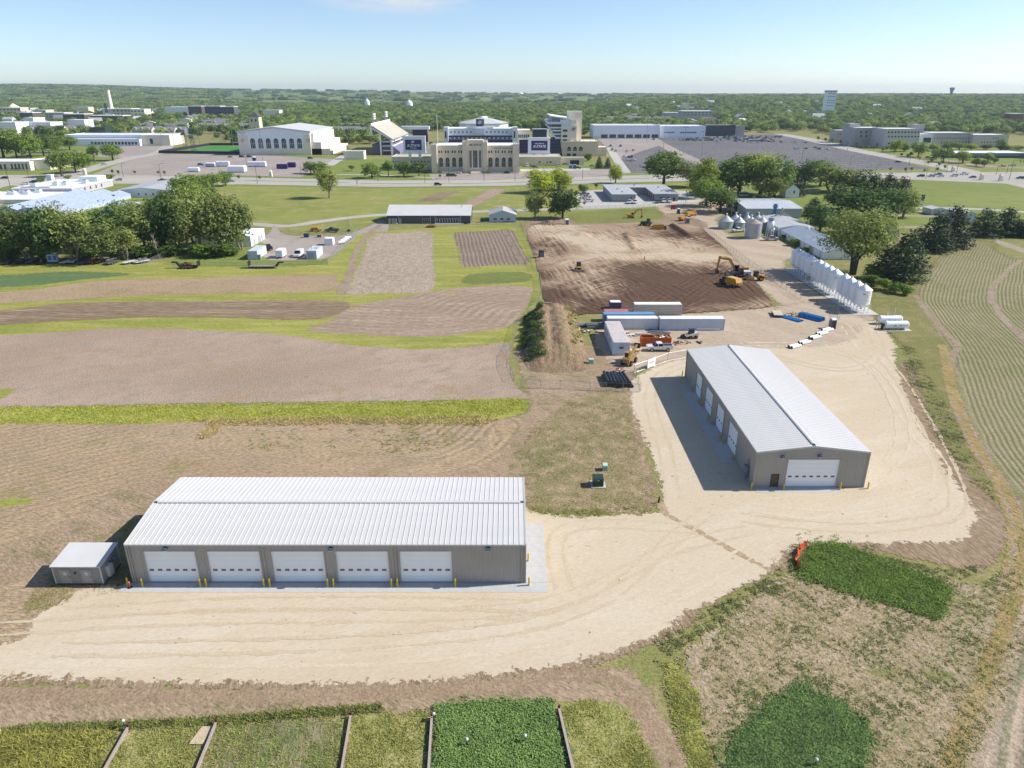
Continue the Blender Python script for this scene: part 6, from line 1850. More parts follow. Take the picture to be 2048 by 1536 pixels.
LIME = mat('old_limestone',C(214,200,172,1.0), .85,var=.08,scale=.1)
for a in [('campus_hall','old limestone hall with pyramid cupola at the left edge',0,40,216,228,1750,LIME,30,6), ('campus_hall','gabled limestone hall beside the dark low laboratory',70,91,221,228,1650,LIME,30,3), ('laboratory','long dark low laboratory roof line among campus trees',40,64,226,232,1500,DBLD,30,0),
  ('laboratory','long low brick laboratory in the middle of the campus',128,168,229,242,1400,DBLD,30,5), ('laboratory','pale low campus block left of the brick laboratory',92,128,226,236,1500,GRAYB,30,6), ('campus_hall','pale limestone hall right of the smokestack',226,262,218,231,1680,LIME,40,5),
  ('campus_hall','cream stepped hall at the end of the campus ridge',262,288,219,232,1640,STONE2,30,4), ('power_plant','white power plant block at the foot of the smokestack',206,224,219,228,1690,STONE2,24,0), ('church_hall','limestone church with small spire beyond the campus',152,176,215,224,1850,LIME,24,0),
  ('parking_garage','low brown parking structure beneath the campus hall',168,245,232,240,1420,DBLD,30,0), ('sports_dome','white low arched hall on the campus skyline',330,376,215,222,1800,SIGNW,50,0), ('dormitory','dark brick dormitory tower on the left of its row',378,402,213,229,1700,DBLD,30,4), ('dormitory','dark blue grey dormitory with slit windows',411,440,213,229,1650,mat('slate_brick',C(98,100,116), .8), 30,5),
  ('dormitory','dark dormitory block at the right of its row',442,467,214,230,1620,mat('slate_brick',C(98,100,116), .8), 24,4), ('church','pale church roof among trees behind the practice hall',527,558,221,228,1650,STONE2,24,0), ('apartment_slab','cream high rise slab above the trees beyond the lot',1365,1377,207.5,221,1900,STONE2,20,0),
  ('long_hall','grey low hall on the treed ridge beyond the lot',1390,1420,200,205,2700,GRAYB,30,0), ('school','long grey school roof among trees beyond the lot',1365,1425,223,232,1400,GRAYB,40,8), ('school','grey flat roofed school behind the sports pavilion',1330,1372,226,232,1500,GRAYB,30,0), ('white_warehouse','low white warehouse roofs in front of the campus',48,66,237,246,1180,PANEL,30,0),
  ('white_warehouse','white roofed shed row left of the apartments',-10,30,246,254,1050,PANEL,30,0), ('white_warehouse','long white warehouse roof beside the silver barn',45,100,246,252,1080,PANEL,30,0), ('white_warehouse','white workshop below the brick laboratory',136,168,241,248,1130,PANEL,25,0), ('hillside_house','red roofed building among trees at the right edge',2022,2048,228,236,1300,mat('red_brick',C(150,96,84), .8), 20,0)]:
 far(a[0],a[1],*a[2:7],a[7],a[8],a[9])
# modest houses scattered through the woodland
rh = random.Random(21)
for i in range(78):
 side_l = i < 40
 px_ = rh.uniform(-20,430) if side_l else rh.uniform(1240,2040)
 Yh = rh.uniform(1150,2100) if side_l else rh.uniform(1150,2500)
 q = P(px_,200,Yh)
 zh = float(terrain(q.x,Yh))
 wm_ = rh.choice([CREAM,STONE2,PANEL,GRAYB,SIGNW])
 t = thing('house',('pale house among the campus trees at the foot of the hills' if side_l else 'pale suburban house in the woodland beyond the lots'), 'house',(q.x,Yh,zh), rh.uniform(-.5,.5), 'houses among the campus trees' if side_l else 'houses in the woodland beyond the lots')
 w_,d_ = rh.uniform(12,24), rh.uniform(9,14)
 gable(t,0,w_,0,d_,rh.uniform(6,9), rh.uniform(10,13), rh.choice(['x','y']), wm_,rh.choice([RGREY,RGREY,GROOF,FLAT,DBLD]), .5,.3,0)
 EXC.append((q.x - 6,q.x + w_ + 6,Yh - 45,Yh + d_ + 3))
# domes, spires, stacks and towers on the skyline
t = thing('smokestack','tall tapering cream smokestack rising over the campus','smokestack',(P(222,215,1700).x,1700,0))
MB().cyl(0,0,0,P(219,181,1700).z,5.2,3.6,14).build('stack',STONE2,t); MB().cyl(0,0,P(219,181,1700).z + .01,P(219,180,1700).z,3.9,n=14).build('rim',STONE2,t)
for px in (210,213):
 t = thing('exhaust_stack','thin dark exhaust stack beside the cream smokestack','smokestack',(P(px,215,1690).x,1690,0), 0,'thin stacks by the smokestack')
 MB().cyl(0,0,0,P(px,207,1690).z,1.1,n=8).build('stack',DKM,t); MB().cyl(0,0,P(px,207,1690).z,P(px,206.5,1690).z,1.4,n=8).build('rim',DKM,t)
YW = 1700
t = thing('white_tower','slim white tower block with small dark windows above the trees','tower',(P(1652,205,YW).x,YW,0))
w = P(1671,205,YW).x - P(1652,205,YW).x
zt = P(1660,183,YW).z
MB().box(0,w,0,16,0,zt).build('wall',SIGNW,t); MB().box(-.4,w + .4,-.4,16.4,zt + .002,zt + 2.2).build('cap',NAVY,t)
for r0,zz in enumerate((3,9,17.5,22,28)):
 for c in range(4):
  win(t,'S',0,w * (.1 + .22 * c), w * (.1 + .22 * c) + 2.6,zt - zz - 2,zt - zz,DKM,SIGNW,fr=.15)
MB().box(-26,-.1,2,14,0,P(1640,222,YW).z).build('podium',SIGNW,t)
YW = 3600
t = thing('water_tower','dark flared water tower on the horizon at the right','tower',(P(1903,185,YW).x,YW,0))
MB().lathe(0,0,[(7,0), (6,P(0,180,YW).z - 6), (10.5,P(0,178.5,YW).z), (10.5,P(0,175,YW).z), (0,P(0,174.6,YW).z)],14).build('stem',mat('tower_blue',C(110,120,140), .6), t)
MB().lathe(0,0,[(10.7,P(0,178,YW).z), (10.9,P(0,176.5,YW).z), (10.7,P(0,175.5,YW).z)],14).build('band',mat('tower_band',C(130,138,156), .6), t)
for px,py,Y,r0,lab in ((1041.5,188,5200,20,'white dome of a water tank on the far ridge'), (734,201,2600,9,'white conical tank poking above the woodland'), (818.5,203.5,2500,11,'white rounded tank poking above the woodland beside the conical one')):
 q = P(px,py,Y)
 z0 = float(terrain(q.x,q.y))
 t = thing('water_tank',lab,'water tank',(q.x,q.y,z0))
 zt = P(px,py - 3,Y).z - z0
 MB().lathe(0,0,[(r0 * .9,0), (r0,zt * .6), (r0 * .75,zt * .85), (0,zt + r0 * .12)],16).build('tank',SIGNW,t)
 MB().cyl(0,0,zt + r0 * .1,zt + r0 * .3,r0 * .08,n=6).build('vent',SIGNW,t)
 EXC.append((q.x - 30,q.x + 30,q.y - 200,q.y + 30))
q = P(26,210,1790)
t = thing('pyramid_cupola','pale pyramid roofed lantern over the old limestone hall','cupola',(q.x,1790,0))
MB().lathe(0,0,[(17,0), (17,P(0,215,1790).z), (.5,P(0,206.5,1790).z)],4).build('roof',LIME,t); MB().cyl(0,0,P(0,206.6,1790).z,P(0,205.4,1790).z,.4,n=6).build('finial',GALV,t)
# ---- flat roofed complex and greenhouses by the grove
t = thing('laboratory_block','sprawling white flat roofed laboratory left of the main road','building',(-279,388,0))
MB().box(0,33.5,22,66,0,3.4).build('upper_wall',mat('lilac_wall',C(190,184,190,1.1), .8), t)
r1 = MB().box(-.3,33.8,21.7,66.3,3.41,3.9).build('upper_roof',FLAT,t)
MB().box(-60,36.2,-10,21.6,0,1.6).build('lower_wall',STONE2,t)
r2 = MB().box(-60,36.5,-10.3,21.65,1.61,2.1).build('lower_roof',FLAT,t)
MB().box(35.6,36.6,-10.4,21.6,2.12,2.9).box(-60,-20,6,7,2.12,3.4).build('parapet',STONE2,t)
MB().box(-60,10,-30,-10.4,0,1.5).box(-30,10,-30.3,-10.5,1.51,2.0).build('front_wing',mat('lilac_wall',C(190,184,190,1.1), .8), t)
units(r1,3.9,[(26,56), (22,58), (18,34), (22,36), (29,44), (8,30)],2.4,PANEL)
units(r2,2.1,[(6,12), (9,9), (13,14), (16,10), (3,6), (10,16), (-12,8), (18,17)],2.2,PANEL)
MB().box(4,20,24,25,3.9,4.4).build('roof_duct',GALV,r1)
MB().box(20,31,54,64,3.9,6.6).build('penthouse',PANEL,r1)
for i in range(5):
 win(t,'E',33.5,28 + i * 6,29.6 + i * 6,.9,3.0,GLS,STONE2)
p = G(96,372)
t = thing('kiosk','small white kiosk tower at the roadside by the laboratory','kiosk',(p.x,p.y,0))
MB().box(0,3.2,0,3,0,6.2).build('shaft',PANEL,t); MB().box(-.2,3.4,-.2,3.2,6.21,6.7).build('cap',SIGNW,t)
GH = mat('greenhouse_glazing',C(186,198,222,1.1), .25,var=.08,scale=.4)
for i,(x0,x1,y0,y1,lab) in enumerate([(-242,-231,340,404,'first long blue grey greenhouse roof beside the laboratory'), (-230,-219,336,404,'second long blue grey greenhouse roof'), (-218,-207,334,398,'third long blue grey greenhouse roof, nearest the grove')]):
 t = thing('greenhouse',lab,'greenhouse',(x0,y0,0), 0)
 gable(t,0,x1 - x0,0,y1 - y0,2.3,4.2,'y',GH,GH,.1,.1,2.4)
 MB().box(-.05,x1 - x0 + .05,-.02,y1 - y0 + .02,0,.7).build('plinth',CONC,t)
t = thing('storage_hall','grey roofed long hall with white end wall behind the greenhouses','building',(-217,402,0))
gable(t,0,30,0,42,3.6,5.0,'y',WHITE,GROOF,.3,.14,0)
for x in (12,16,20,24,27):
 win(t,'S',0,x,x + .9,1,2.4)
t = thing('storage_hall','small pale blue hut at the end of the greenhouses','building',(G(210,428).x,G(210,428).y,0))
gable(t,0,10,0,16,3.4,4.6,'x',mat('pale_blue_white',C(206,218,228), .5), BROOF,.2,.12,0)
p = G(214,433)
t = thing('waste_skip','green waste skip beside the pale blue hut','skip',(p.x,p.y,0))
MB().taper((0,3,0,1.8), (-.2,3.2,-.15,1.95), 0,1.6).build('body',mat('skip_green',C(70,110,96), .6), t); MB().box(-.25,3.25,-.2,2.0,1.61,1.75).build('lid',mat('skip_lid',C(60,92,82), .6), t)
# ---- practice field fence and filming towers
for a,b,lab in (((318,306.6), (481,309), 'black screened fence along the near side of the practice field'), ((318,306.6), (420,291), 'black screened fence along the street side of the practice field'), ((420,291), (600,291), 'black screened fence along the far side of the practice field')):
 A,B = G(*a), G(*b)
 d = B - A
 t = thing('screen_fence',lab,'fence',A,math.atan2(d.y,d.x))
 n = 12
 for i in range(n):
  MB().box(d.length * i / n + .05,d.length * (i + 1) / n - .05,-.05,.05,.1,2.6).build('screen',NAVY,t)
  MB().bx(d.length * i / n,.1,0,.12,.12,2.8).build('post',DKM,t)
for px,yb,yt,lab in ((372,300,264,'taller dark filming tower beside the practice field'), (388,303,270,'shorter dark filming tower beside the practice field')):
 p = G(px,yb)
 h = P(px,yt,p.y).z
 t = thing('filming_tower',lab,'tower',(p.x,p.y,0))
 m = MB()
 for sx_ in (-1,1):
  for sy in (-1,1):
   m.tube((sx_ * 1.6,sy * 1.6,0), (sx_ * 1.4,sy * 1.4,h - 3), .16,n=5)
  for k_ in range(5):
   m.tube((sx_ * 1.6,-1.6,(h - 3) * k_ / 5), (sx_ * 1.5,1.5,(h - 3) * (k_ + 1) / 5), .1,n=4).tube((-1.6,sx_ * 1.6,(h - 3) * k_ / 5), (1.5,sx_ * 1.5,(h - 3) * (k_ + 1) / 5), .1,n=4)
 m.build('lattice',DKM,t)
 MB().box(-2.2,2.2,-2.2,2.2,h - 3,h - 1.2).box(-2.5,2.5,-2.5,2.5,h - .6,h).build('cabin',mat('tower_cabin',C(120,128,122), .6), t)

# ---------------------------------------------------------------- the dug building site
EARTH = [(1052,470), (1062,452), (1100,449), (1160,450), (1240,446), (1300,446), (1330,450), (1395,452), (1420,470), (1455,500), (1475,520), (1500,548), (1530,585), (1546,606), (1535,616), (1460,622), (1340,630), (1240,632), (1190,628), (1130,636), (1095,632), (1086,600), (1078,560), (1066,510)]
Ap = np.array([p[:2] for p in resample(smooth_loop([G(*p) for p in EARTH]), True,1.5)])
lo,hi = Ap.min(0), Ap.max(0)
gs = .5
gx,gy = np.arange(lo[0],hi[0] + gs,gs), np.arange(lo[1],hi[1] + gs,gs)
XX,YY = np.meshgrid(gx,gy)
Q = np.stack([XX.ravel(), YY.ravel()],1)
ins = inside(Q,Ap)
ed = seg_dist(Q,Ap)

def vnoise(q,s,seed,oct_=4):
 r = np.random.RandomState(seed)
 out = np.zeros(len(q)); amp = 1.0
 for o_ in range(oct_):
  T = r.normal(0,1,(64,64))
  u,v = q[:,0] / s,q[:,1] / s
  i,j = np.floor(u).astype(int), np.floor(v).astype(int)
  fu,fv = u - i,v - j
  fu,fv = fu * fu * (3 - 2 * fu), fv * fv * (3 - 2 * fv)
  g_ = lambda a,b: T[a % 64,b % 64]
  out += amp * ((g_(i,j) * (1 - fu) + g_(i + 1,j) * fu) * (1 - fv) + (g_(i,j + 1) * (1 - fu) + g_(i + 1,j + 1) * fu) * fv)
  amp *= .55; s *= .5
 return out

z = .10 * vnoise(Q,9,3) + .03 * vnoise(Q,1.6,4,2)
tone = .38 + .16 * vnoise(Q,22,5,3)
guides = [([(1180,470), (1230,490), (1262,512)],5,1.7,.30,.12), ([(1205,466), (1245,484), (1272,508)],4,1.7,.34,.15), ([(1300,455), (1345,470), (1375,500)],6,2.0,.34,.3), ([(1110,545), (1122,575), (1150,610), (1200,628)],7,1.8,.34,.22), ([(1160,520), (1185,560), (1215,600), (1240,625)],8,2.0,.30,.1),
  ([(1330,620), (1390,575), (1440,545)],6,1.9,.2,.1), ([(1360,530), (1440,585), (1500,612)],7,2.0,.22,.12), ([(1180,560), (1260,600), (1340,615)],8,2.2,.22,.1), ([(1420,530), (1470,565), (1520,608)],6,1.8,.3,.2), ([(1090,470), (1105,490), (1120,510)],6,2.0,.25,.2), ([(1120,520), (1300,512), (1440,515)],3,1.6,.12,-.1), ([(1250,540), (1330,575), (1380,600)],9,2.1,.18,.05), ([(1280,625), (1340,590), (1400,560), (1450,530)],5,1.7,.22,.12)]
for gpx,wid,per,amp,tn in guides:
 gp = np.array([p[:2] for p in smooth_loop([G(*p) for p in gpx],False,8)])
 d = seg_dist(Q,gp,False)
 wgt = np.exp(-(d / wid) ** 2) * np.clip(.45 + .6 * vnoise(Q,7,int(wid * 31 + per * 7), 3), 0,1.3)
 z += .55 * amp * wgt * np.sin(d * 2 * np.pi / per)
 tone += wgt * (tn + .12 * np.sin(d * 2 * np.pi / per))

def blob(px,r,v,sx=1.0):
 global tone
 c = G(*px)
 d = np.hypot((Q[:,0] - c.x) / sx,Q[:,1] - c.y)
 tone = tone + v * np.exp(-(d / r) ** 4)

blob((1320,548), 14,0.55,2.6); blob((1420,575), 13,0.52,1.6); blob((1300,590), 14,0.33,2.2); blob((1470,590), 12,0.42,1.4); blob((1200,600), 14,0.23,1.4); blob((1380,480), 16,0.45,1.5); blob((1100,500), 18,0.42,.8); blob((1110,590), 12,0.39,.7); blob((1095,545), 12,0.39,.5)
blob((1200,485), 18,-0.39,1.4); blob((1290,490), 16,-0.34,1.4); blob((1340,515), 7,-0.29,3); blob((1150,505), 10,-0.21,1.5); blob((1185,585), 9,-0.33,.8); blob((1250,515), 5,-0.26,3); blob((1140,545), 10,-0.16,1)
blob((1430,470), 14,0.13,.8)
z += 1.1 * np.exp(-((Q[:,0] - G(1165,472).x) ** 2 + (Q[:,1] - G(1165,472).y) ** 2) / 9)            # a small spoil heap
ridge_l = np.array([p[:2] for p in smooth_loop([G(1345,455), G(1362,465), G(1378,476)],False,6)])
dr = seg_dist(Q,ridge_l,False); z += 1.3 * np.exp(-(dr / 1.6) ** 2); tone += .7 * np.exp(-(dr / 2.2) ** 2)
ridge_r = np.array([p[:2] for p in smooth_loop([G(1250,470), G(1262,490), G(1268,500)],False,6)])
dr = seg_dist(Q,ridge_r,False); z += .6 * np.exp(-(dr / 1.2) ** 2); tone += .4 * np.exp(-(dr / 1.5) ** 2)
z = np.maximum(.05,.12 + np.clip(ed / 2.5,0,1) * (z + .25))
tone += .3 * np.exp(-ed / 1.6)
idx = -np.ones(len(Q), int)
keep = ins & (ed > .05)
idx[keep] = np.arange(keep.sum())
ii = idx.reshape(XX.shape)
qd = np.stack([ii[:-1,:-1],ii[:-1,1:],ii[1:,1:],ii[1:,:-1]],-1).reshape(-1,4)
qd = qd[(qd >= 0).all(1)]
tm = NT('dug_earth')
pos = tm.n('NewGeometry').outputs['Position']
tn = tm.n('Attribute',attribute_name='tone').outputs['Fac']
tn = tm.math('ADD',tn,tm.math('MULTIPLY_ADD',tm.noise(tm.mapping(tm.mapping(pos,rot=(0,0,.9)), (.25,1.2,1)), .7,4,.7), .5,-.25))
n2 = tm.noise(pos,3,3,.7)
for an_,sd in ((.85,3.1), (-.75,9.7), (1.45,5.3)):
 ln = tm.noise(tm.mapping(tm.mapping(pos,rot=(0,0,an_), loc=(sd,sd,0)), (.035,1.5,1), loc=(sd,0,0)), 1.0,3,.6,.0)
 mk = tm.ramp(tm.noise(tm.mapping(pos,loc=(sd * 7,0,0)), .045,2), .44,.60)
 tn = tm.math('ADD',tn,tm.math('MULTIPLY',tm.math('MULTIPLY',tm.math('SUBTRACT',ln,.5), 2.0), mk))
c = tm.mix(tm.ramp(tn,.08,.48), C(216,197,170), C(182,156,130))
c = tm.mix(tm.ramp(tn,.50,.98), c,C(110,88,73))
c = tm.mix(1.0,c,tm.gray(tm.math('MULTIPLY_ADD',n2,.5,.75)), 'MULTIPLY')
tm.set(tm.p.inputs['Base Color'],c)
tm.p.inputs['Roughness'].default_value = .95; tm.p.inputs['Specular IOR Level'].default_value = .05
tm.bump(n2,.6,.15)
o = link(bpy.data.objects.new('excavated_ground',fast_mesh('excavated_ground',np.column_stack([Q[keep],z[keep]]), qd,[tm.mat],True,attrs={'tone': tone[keep]})))
tag(o,kind='structure')
for px in ([(1040,450), (1060,440), (1120,432), (1160,444), (1150,452), (1090,455), (1050,475)],[(1290,440), (1340,425), (1420,445), (1400,460), (1330,452)]):
 sheet('bare_ground',px,m_bank,.8)
sheet('green_verge',[(1150,425), (1300,417), (1330,428), (1325,440), (1240,446), (1170,446), (1140,440)],ground_mat('verge_grass',C(142,148,82), C(130,138,74), C(160,142,104), .04,.3,3,.52,.68,.6,grain=.34,edge=.8), .8)
sheet('green_verge',ribbon([(1425,472), (1455,500), (1480,522), (1505,548)],3.4), m_green,.6,world=True)
# ---- the spoil mound with its overgrown flank
x0,x1,y0,y1 = G(1030,740).x - 2,G(1185,720).x + 3,G(1100,748).y,G(1110,622).y
gx,gy = np.arange(x0,x1,.45), np.arange(y0,y1,.45)
XX,YY = np.meshgrid(gx,gy)
Q = np.stack([XX.ravel(), YY.ravel()],1)
cxm = np.interp(Q[:,1],[y0,y1],[G(1105,720).x,G(1100,640).x])
u = (Q[:,0] - cxm)
v = np.clip((Q[:,1] - y0) / (y1 - y0), 0,1)
halft = np.interp(v,[0,.25,1],[2.2,2.6,1.8])
side = np.clip((np.abs(u) - halft) / np.where(u < 0,4.2,5.6), 0,1)
prof = (1 - side ** 2 * (3 - 2 * side))
endp = sstep(v / .36) * sstep((1 - v) / .10)
z = 3.3 * prof * endp
z += endp * (.16 * vnoise(Q,2.6,8) + .05 * vnoise(Q,.8,9,2)) * (z > .15)
z -= .35 * np.exp(-(u / .8) ** 2) * endp
z += .10 * np.sin(u * 4.2) * np.exp(-(v / .5) ** 2) * np.clip(z,0,1)
keep = z > .02
idx = -np.ones(len(Q), int); idx[keep] = np.arange(keep.sum())
ii = idx.reshape(XX.shape)
qd = np.stack([ii[:-1,:-1],ii[:-1,1:],ii[1:,1:],ii[1:,:-1]],-1).reshape(-1,4)
qd = qd[(qd >= 0).all(1)]
m_mound = ground_mat('mound_soil',C(168,144,118), C(156,132,106), C(142,118,94), .12,.8,3,.46,.64,.9,ang=1.5,stretch=3,grain=.36,c3=C(140,142,92))
mo = link(bpy.data.objects.new('spoil_mound',fast_mesh('spoil_mound',np.column_stack([Q[keep],z[keep] + .04]), qd,[m_mound],True)))
tag(mo,'long tan spoil mound with a rutted top beside the office trailer','dirt mound')
zi = lambda X_,Y_: float(z[np.argmin((Q[:,0] - X_) ** 2 + (Q[:,1] - Y_) ** 2)])
r = random.Random(4)
MB().tube((cxm[0] - 2,y1 - 3,3.0), (cxm[0] + 1.5,y1 - 3.4,3.2), .15,n=6).build('log',mat('peeled_log',C(214,196,164), .8), mo)
lb = []
for i in range(80):
 yy = r.uniform(y0 + 7,y1 - 4)
 f = (yy - y0) / (y1 - y0)
 uu = -r.uniform(1.9,6.6)
 cx_ = G(1105,720).x + (G(1100,640).x - G(1105,720).x) * f
 zz = zi(cx_ + uu,yy)
 s_ = r.uniform(.4,.85)
 lb.append((cx_ + uu,yy,zz + s_ * .5,s_,s_,s_ * r.uniform(.8,1.1)))
Vb = leaves(lb,2400,5,.15,.2,44)
tag(link(bpy.data.objects.new('slope_brush',fast_mesh('slope_brush',Vb,np.arange(len(Vb)).reshape(-1,4), [leaf_mat('brush_leaves',C(96,118,66), .34,.2)]))), 'dense dark green brush covering the shaded flank of the spoil mound','brush',None,'stuff')
lb = [(cxm[0] + r.uniform(2.4,7), (yy := r.uniform(y0 + 9,y1 - 4)), zi(cxm[0] + 4,yy) * .8,.9,1.0,.35) for i in range(34)]
Vb = leaves(lb,700,5,.14,.2,45)
tag(link(bpy.data.objects.new('slope_weeds',fast_mesh('slope_weeds',Vb,np.arange(len(Vb)).reshape(-1,4), [leaf_mat('mound_weeds',C(150,152,92), .3,.2)]))), 'sparse light weeds on the sunny flank of the spoil mound','weeds',None,'stuff')
p = G(1098,452)
o = link(bpy.data.objects.new('dirt_pile',fast_mesh('dirt_pile',*(lambda q: (np.column_stack([q,np.maximum(0,2.2 * np.exp(-((q[:,0]) / 4) ** 2 - (q[:,1] / 2.6) ** 2) + .25 * vnoise(q,1.6,12) * np.exp(-((q[:,0]) / 4.5) ** 2 - (q[:,1] / 3) ** 2) - .12)]), np.array([(j * 31 + i,j * 31 + i + 1,(j + 1) * 31 + i + 1,(j + 1) * 31 + i) for j in range(20) for i in range(30)])))(np.stack([a.ravel() for a in np.meshgrid(np.linspace(-8,8,31), np.linspace(-5,5,21))],1)), [tm.mat],True,attrs={'tone': np.full(651,.75)})))
o.location = (p.x,p.y + 2,.06)
tag(o,'low dark brown dirt pile under the thin olive tree','dirt pile')

# ---------------------------------------------------------------- fences, poles
FAB = NT('chain_link')
tr = FAB.n('BsdfTransparent')
FAB.p.inputs['Base Color'].default_value = C(190,194,196)
FAB.p.inputs['Roughness'].default_value = .5
po = FAB.n('NewGeometry').outputs['Position']
wv = FAB.math('MULTIPLY_ADD',FAB.noise(po,30,1), .16,.05)
mx = FAB.n('MixShader',{0: wv,1: tr.outputs[0],2: FAB.p.outputs[0]})
FAB.set(FAB.out.inputs['Surface'],mx.outputs[0])

def fence(px,label,h=1.8,step=3.0,close=False):
 pts = resample([G(*p) for p in px],False,step)
 t = thing('chain_link_fence',label,'fence',pts[0])
 pm = MB().cyl(0,0,0,h + .05,.04,n=6).data('post',GALV)
 f,rl = MB(), MB()
 for i,q in enumerate(pts):
  q = q - pts[0]
  attach(t,pm,name='post').location = q
  if i:
   f.add([(a.x,a.y,.05), (q.x,q.y,.05), (q.x,q.y,h), (a.x,a.y,h)],[(0,1,2,3)])
   rl.tube((a.x,a.y,h), (q.x,q.y,h), .025,n=4,cap=False).tube((a.x,a.y,.06), (q.x,q.y,.06), .02,n=4,cap=False)
  a = q
 f.build('mesh_fabric',FAB.mat,t)
 rl.build('rail',GALV,t)
 return t

fence([(1040,450), (1052,478), (1066,505), (1062,530), (1080,560), (1083,585), (1070,622), (1036,652), (1026,690), (1014,712), (1014,735), (1028,764)],'temporary chain link fence curving along the plots beside the dug earth',1.8)
fence([(1042,775), (1120,778), (1180,781), (1278,785)],'temporary chain link fence crossing the bare soil below the mound',1.8)
fence([(1281,783), (1268,746), (1300,735), (1335,722), (1372,715)],'temporary chain link fence bending round the black pipe stack',1.8)
fence([(1380,432), (1400,452), (1440,486), (1490,524), (1530,552), (1600,600)],'chain link fence between the dug earth and the bin lane',1.8,3.4)
fence([(1640,612), (1672,622), (1678,640), (1662,658)],'short chain link fence beside the portable toilet',1.8)
fence([(656,529), (680,505), (716,466)],'chain link fence along the field side of the fenced yard',2.2)
fence([(296,531), (320,520), (352,505)],'chain link fence at the corner of the grove',2.0)
fence([(345,533), (450,532), (560,530), (654,529)],'low chain link fence in front of the gooseneck trailer lawn',1.2)
fence([(560,470), (620,468), (700,466)],'chain link fence behind the fenced yard',1.8)
fence([(1152,420), (1230,417), (1310,413)],'chain link fence along the farm lane before the U shaped building',1.6)
p1,p2 = G(1296,737), G(1309,731)
t = thing('site_sign','white company sign hung on the temporary fence near the barn','sign',p1,math.atan2(p2.y - p1.y,p2.x - p1.x))
MB().box(-.4,2.5,-.12,-.06,.15,2.0).build('board',SIGNW,t)
MB().box(.2,1.9,-.135,-.125,.9,1.35).box(.1,2.1,-.135,-.125,.55,.65).build('faded_print',mat('faded_blue_print',C(200,206,222), .6), t)
MB().cyl(-.2,.05,0,2.1,.04,n=6).cyl(2.3,.05,0,2.1,.04,n=6).build('post',GALV,t)

def pole(kind,x,yb,yt,label,group=None):
 p = G(x,yb)
 h = P(x,yt,p.y).z
 t = thing(kind,label,{'utility_pole': 'utility pole','light_mast': 'light mast','street_lamp': 'street lamp','traffic_signal': 'traffic signal'}[kind],(p.x,p.y,0), 0,group)
 if kind == 'utility_pole':
  MB().cyl(0,0,0,h,.17,.11,8).build('pole',mat('pole_wood',C(160,146,130), .9), t)
  MB().bx(0,0,h - .9,2.4,.12,.14).build('crossarm',mat('pole_wood',C(160,146,130), .9), t)
  MB().cyl(.4,-.25,h - 2.6,h - 1.6,.22,n=8).build('transformer',GALV,t)
 elif kind == 'light_mast':
  MB().cyl(0,0,.9,h,.26,.14,8).build('pole',GALV,t)
  MB().cyl(0,0,0,.9,.45,n=10).build('base',YEL if x < 700 else CONC,t)
  MB().bx(0,0,h - .3,4.4,.2,.2).build('crossarm',GALV,t)
  hd = MB().bx(0,0,0,1.0,.6,.35).data('lamp_head',GALV)
  for dx in (-1.9,-.65,.65,1.9):
   attach(t,hd,name='lamp_head').location = (dx,0,h - .1)
 elif kind == 'street_lamp':
  MB().cyl(0,0,0,h,.14,.09,8).build('pole',DKM,t)
  MB().tube((0,0,h - .1), (1.8,0,h + .25), .06,n=5).build('arm',DKM,t)
  MB().bx(2.0,0,h + .12,.9,.35,.2).build('lamp_head',DKM,t)
 else:
  MB().cyl(0,0,0,h,.16,.11,8).build('pole',DKM,t)
  MB().tube((0,0,h - .4), (8.5,-1,h - .2), .09,n=6).build('mast_arm',DKM,t)
  for dx in (4,6,8):
   MB().bx(dx,-dx * .12 - .2,h - 1.3,.4,.3,1.1).build('signal_head',DKM,t)
 return t

pole('utility_pole',1371.5,405,366,'wooden utility pole beside the U shaped building')
pole('utility_pole',1533,362,330,'pale utility pole beside the main road') if False else None
pole('utility_pole',1462,433,402,'wooden utility pole at the corner of the farm building')
pole('utility_pole',1851,358,333,'thick pale pole beside the main road opposite the clinic')
pole('utility_pole',1791,448,412,'slim pole on the lawn under the dark trees')
pole('utility_pole',1170,408,372,'slim pole beside the three parked pickups')
pole('utility_pole',714,370,358,'short pale post beside the main road')
for x,yb,yt in [(494,332,266), (526,322,258)]:
 pole('light_mast',x,yb,yt,'tall light mast with yellow base before the practice hall','light masts in the near stadium lot')
for x,yb,yt in [(1293,284,232), (1327,297,247), (1367,308,254), (1403,312,263), (1342,255,232), (1424,272,228), (1435,272,226), (1467,272,236), (1488,268,226), (1604,318,284), (1695,300,262)]:
 pole('light_mast',x,yb,yt,'tall light mast standing in the wide parking lot','light masts in the wide parking lot')
for x,yb,yt in [(325,292,250), (349,292,248), (380,290,246), (400,290,247), (467,294,254)]:
 pole('light_mast',x,yb,yt,'thin light mast beside the practice field','light masts round the practice field')
for i,(x,yb,yt) in enumerate([(57,352,325), (247,354,327), (322,356,328), (515,368,330), (440,352,326), (602,345,325), (756,362,336), (850,366,338), (898,364,336), (968,362,334), (1030,362,332), (1086,360,334), (1165,358,334), (1700,330,312), (1893,344,318), (1818,330,306), (1868,354,330), (1992,350,330), (2013,347,330), (1750,352,330)]):
 pole('street_lamp',x,yb,yt,'black street lamp along the main road','street lamps along the main road')
for x,yb,yt,l in [(22,380,335,'traffic signal mast at the left road corner'), (128,356,318,'traffic signal mast by the tall corner tree'), (172,348,318,'traffic signal mast on the stadium side of the road corner'), (1912,350,312,'traffic signal mast at the right crossing, stadium side'), (2018,360,320,'traffic signal mast at the right crossing, field side')]:
 pole('traffic_signal',x,yb,yt,l)
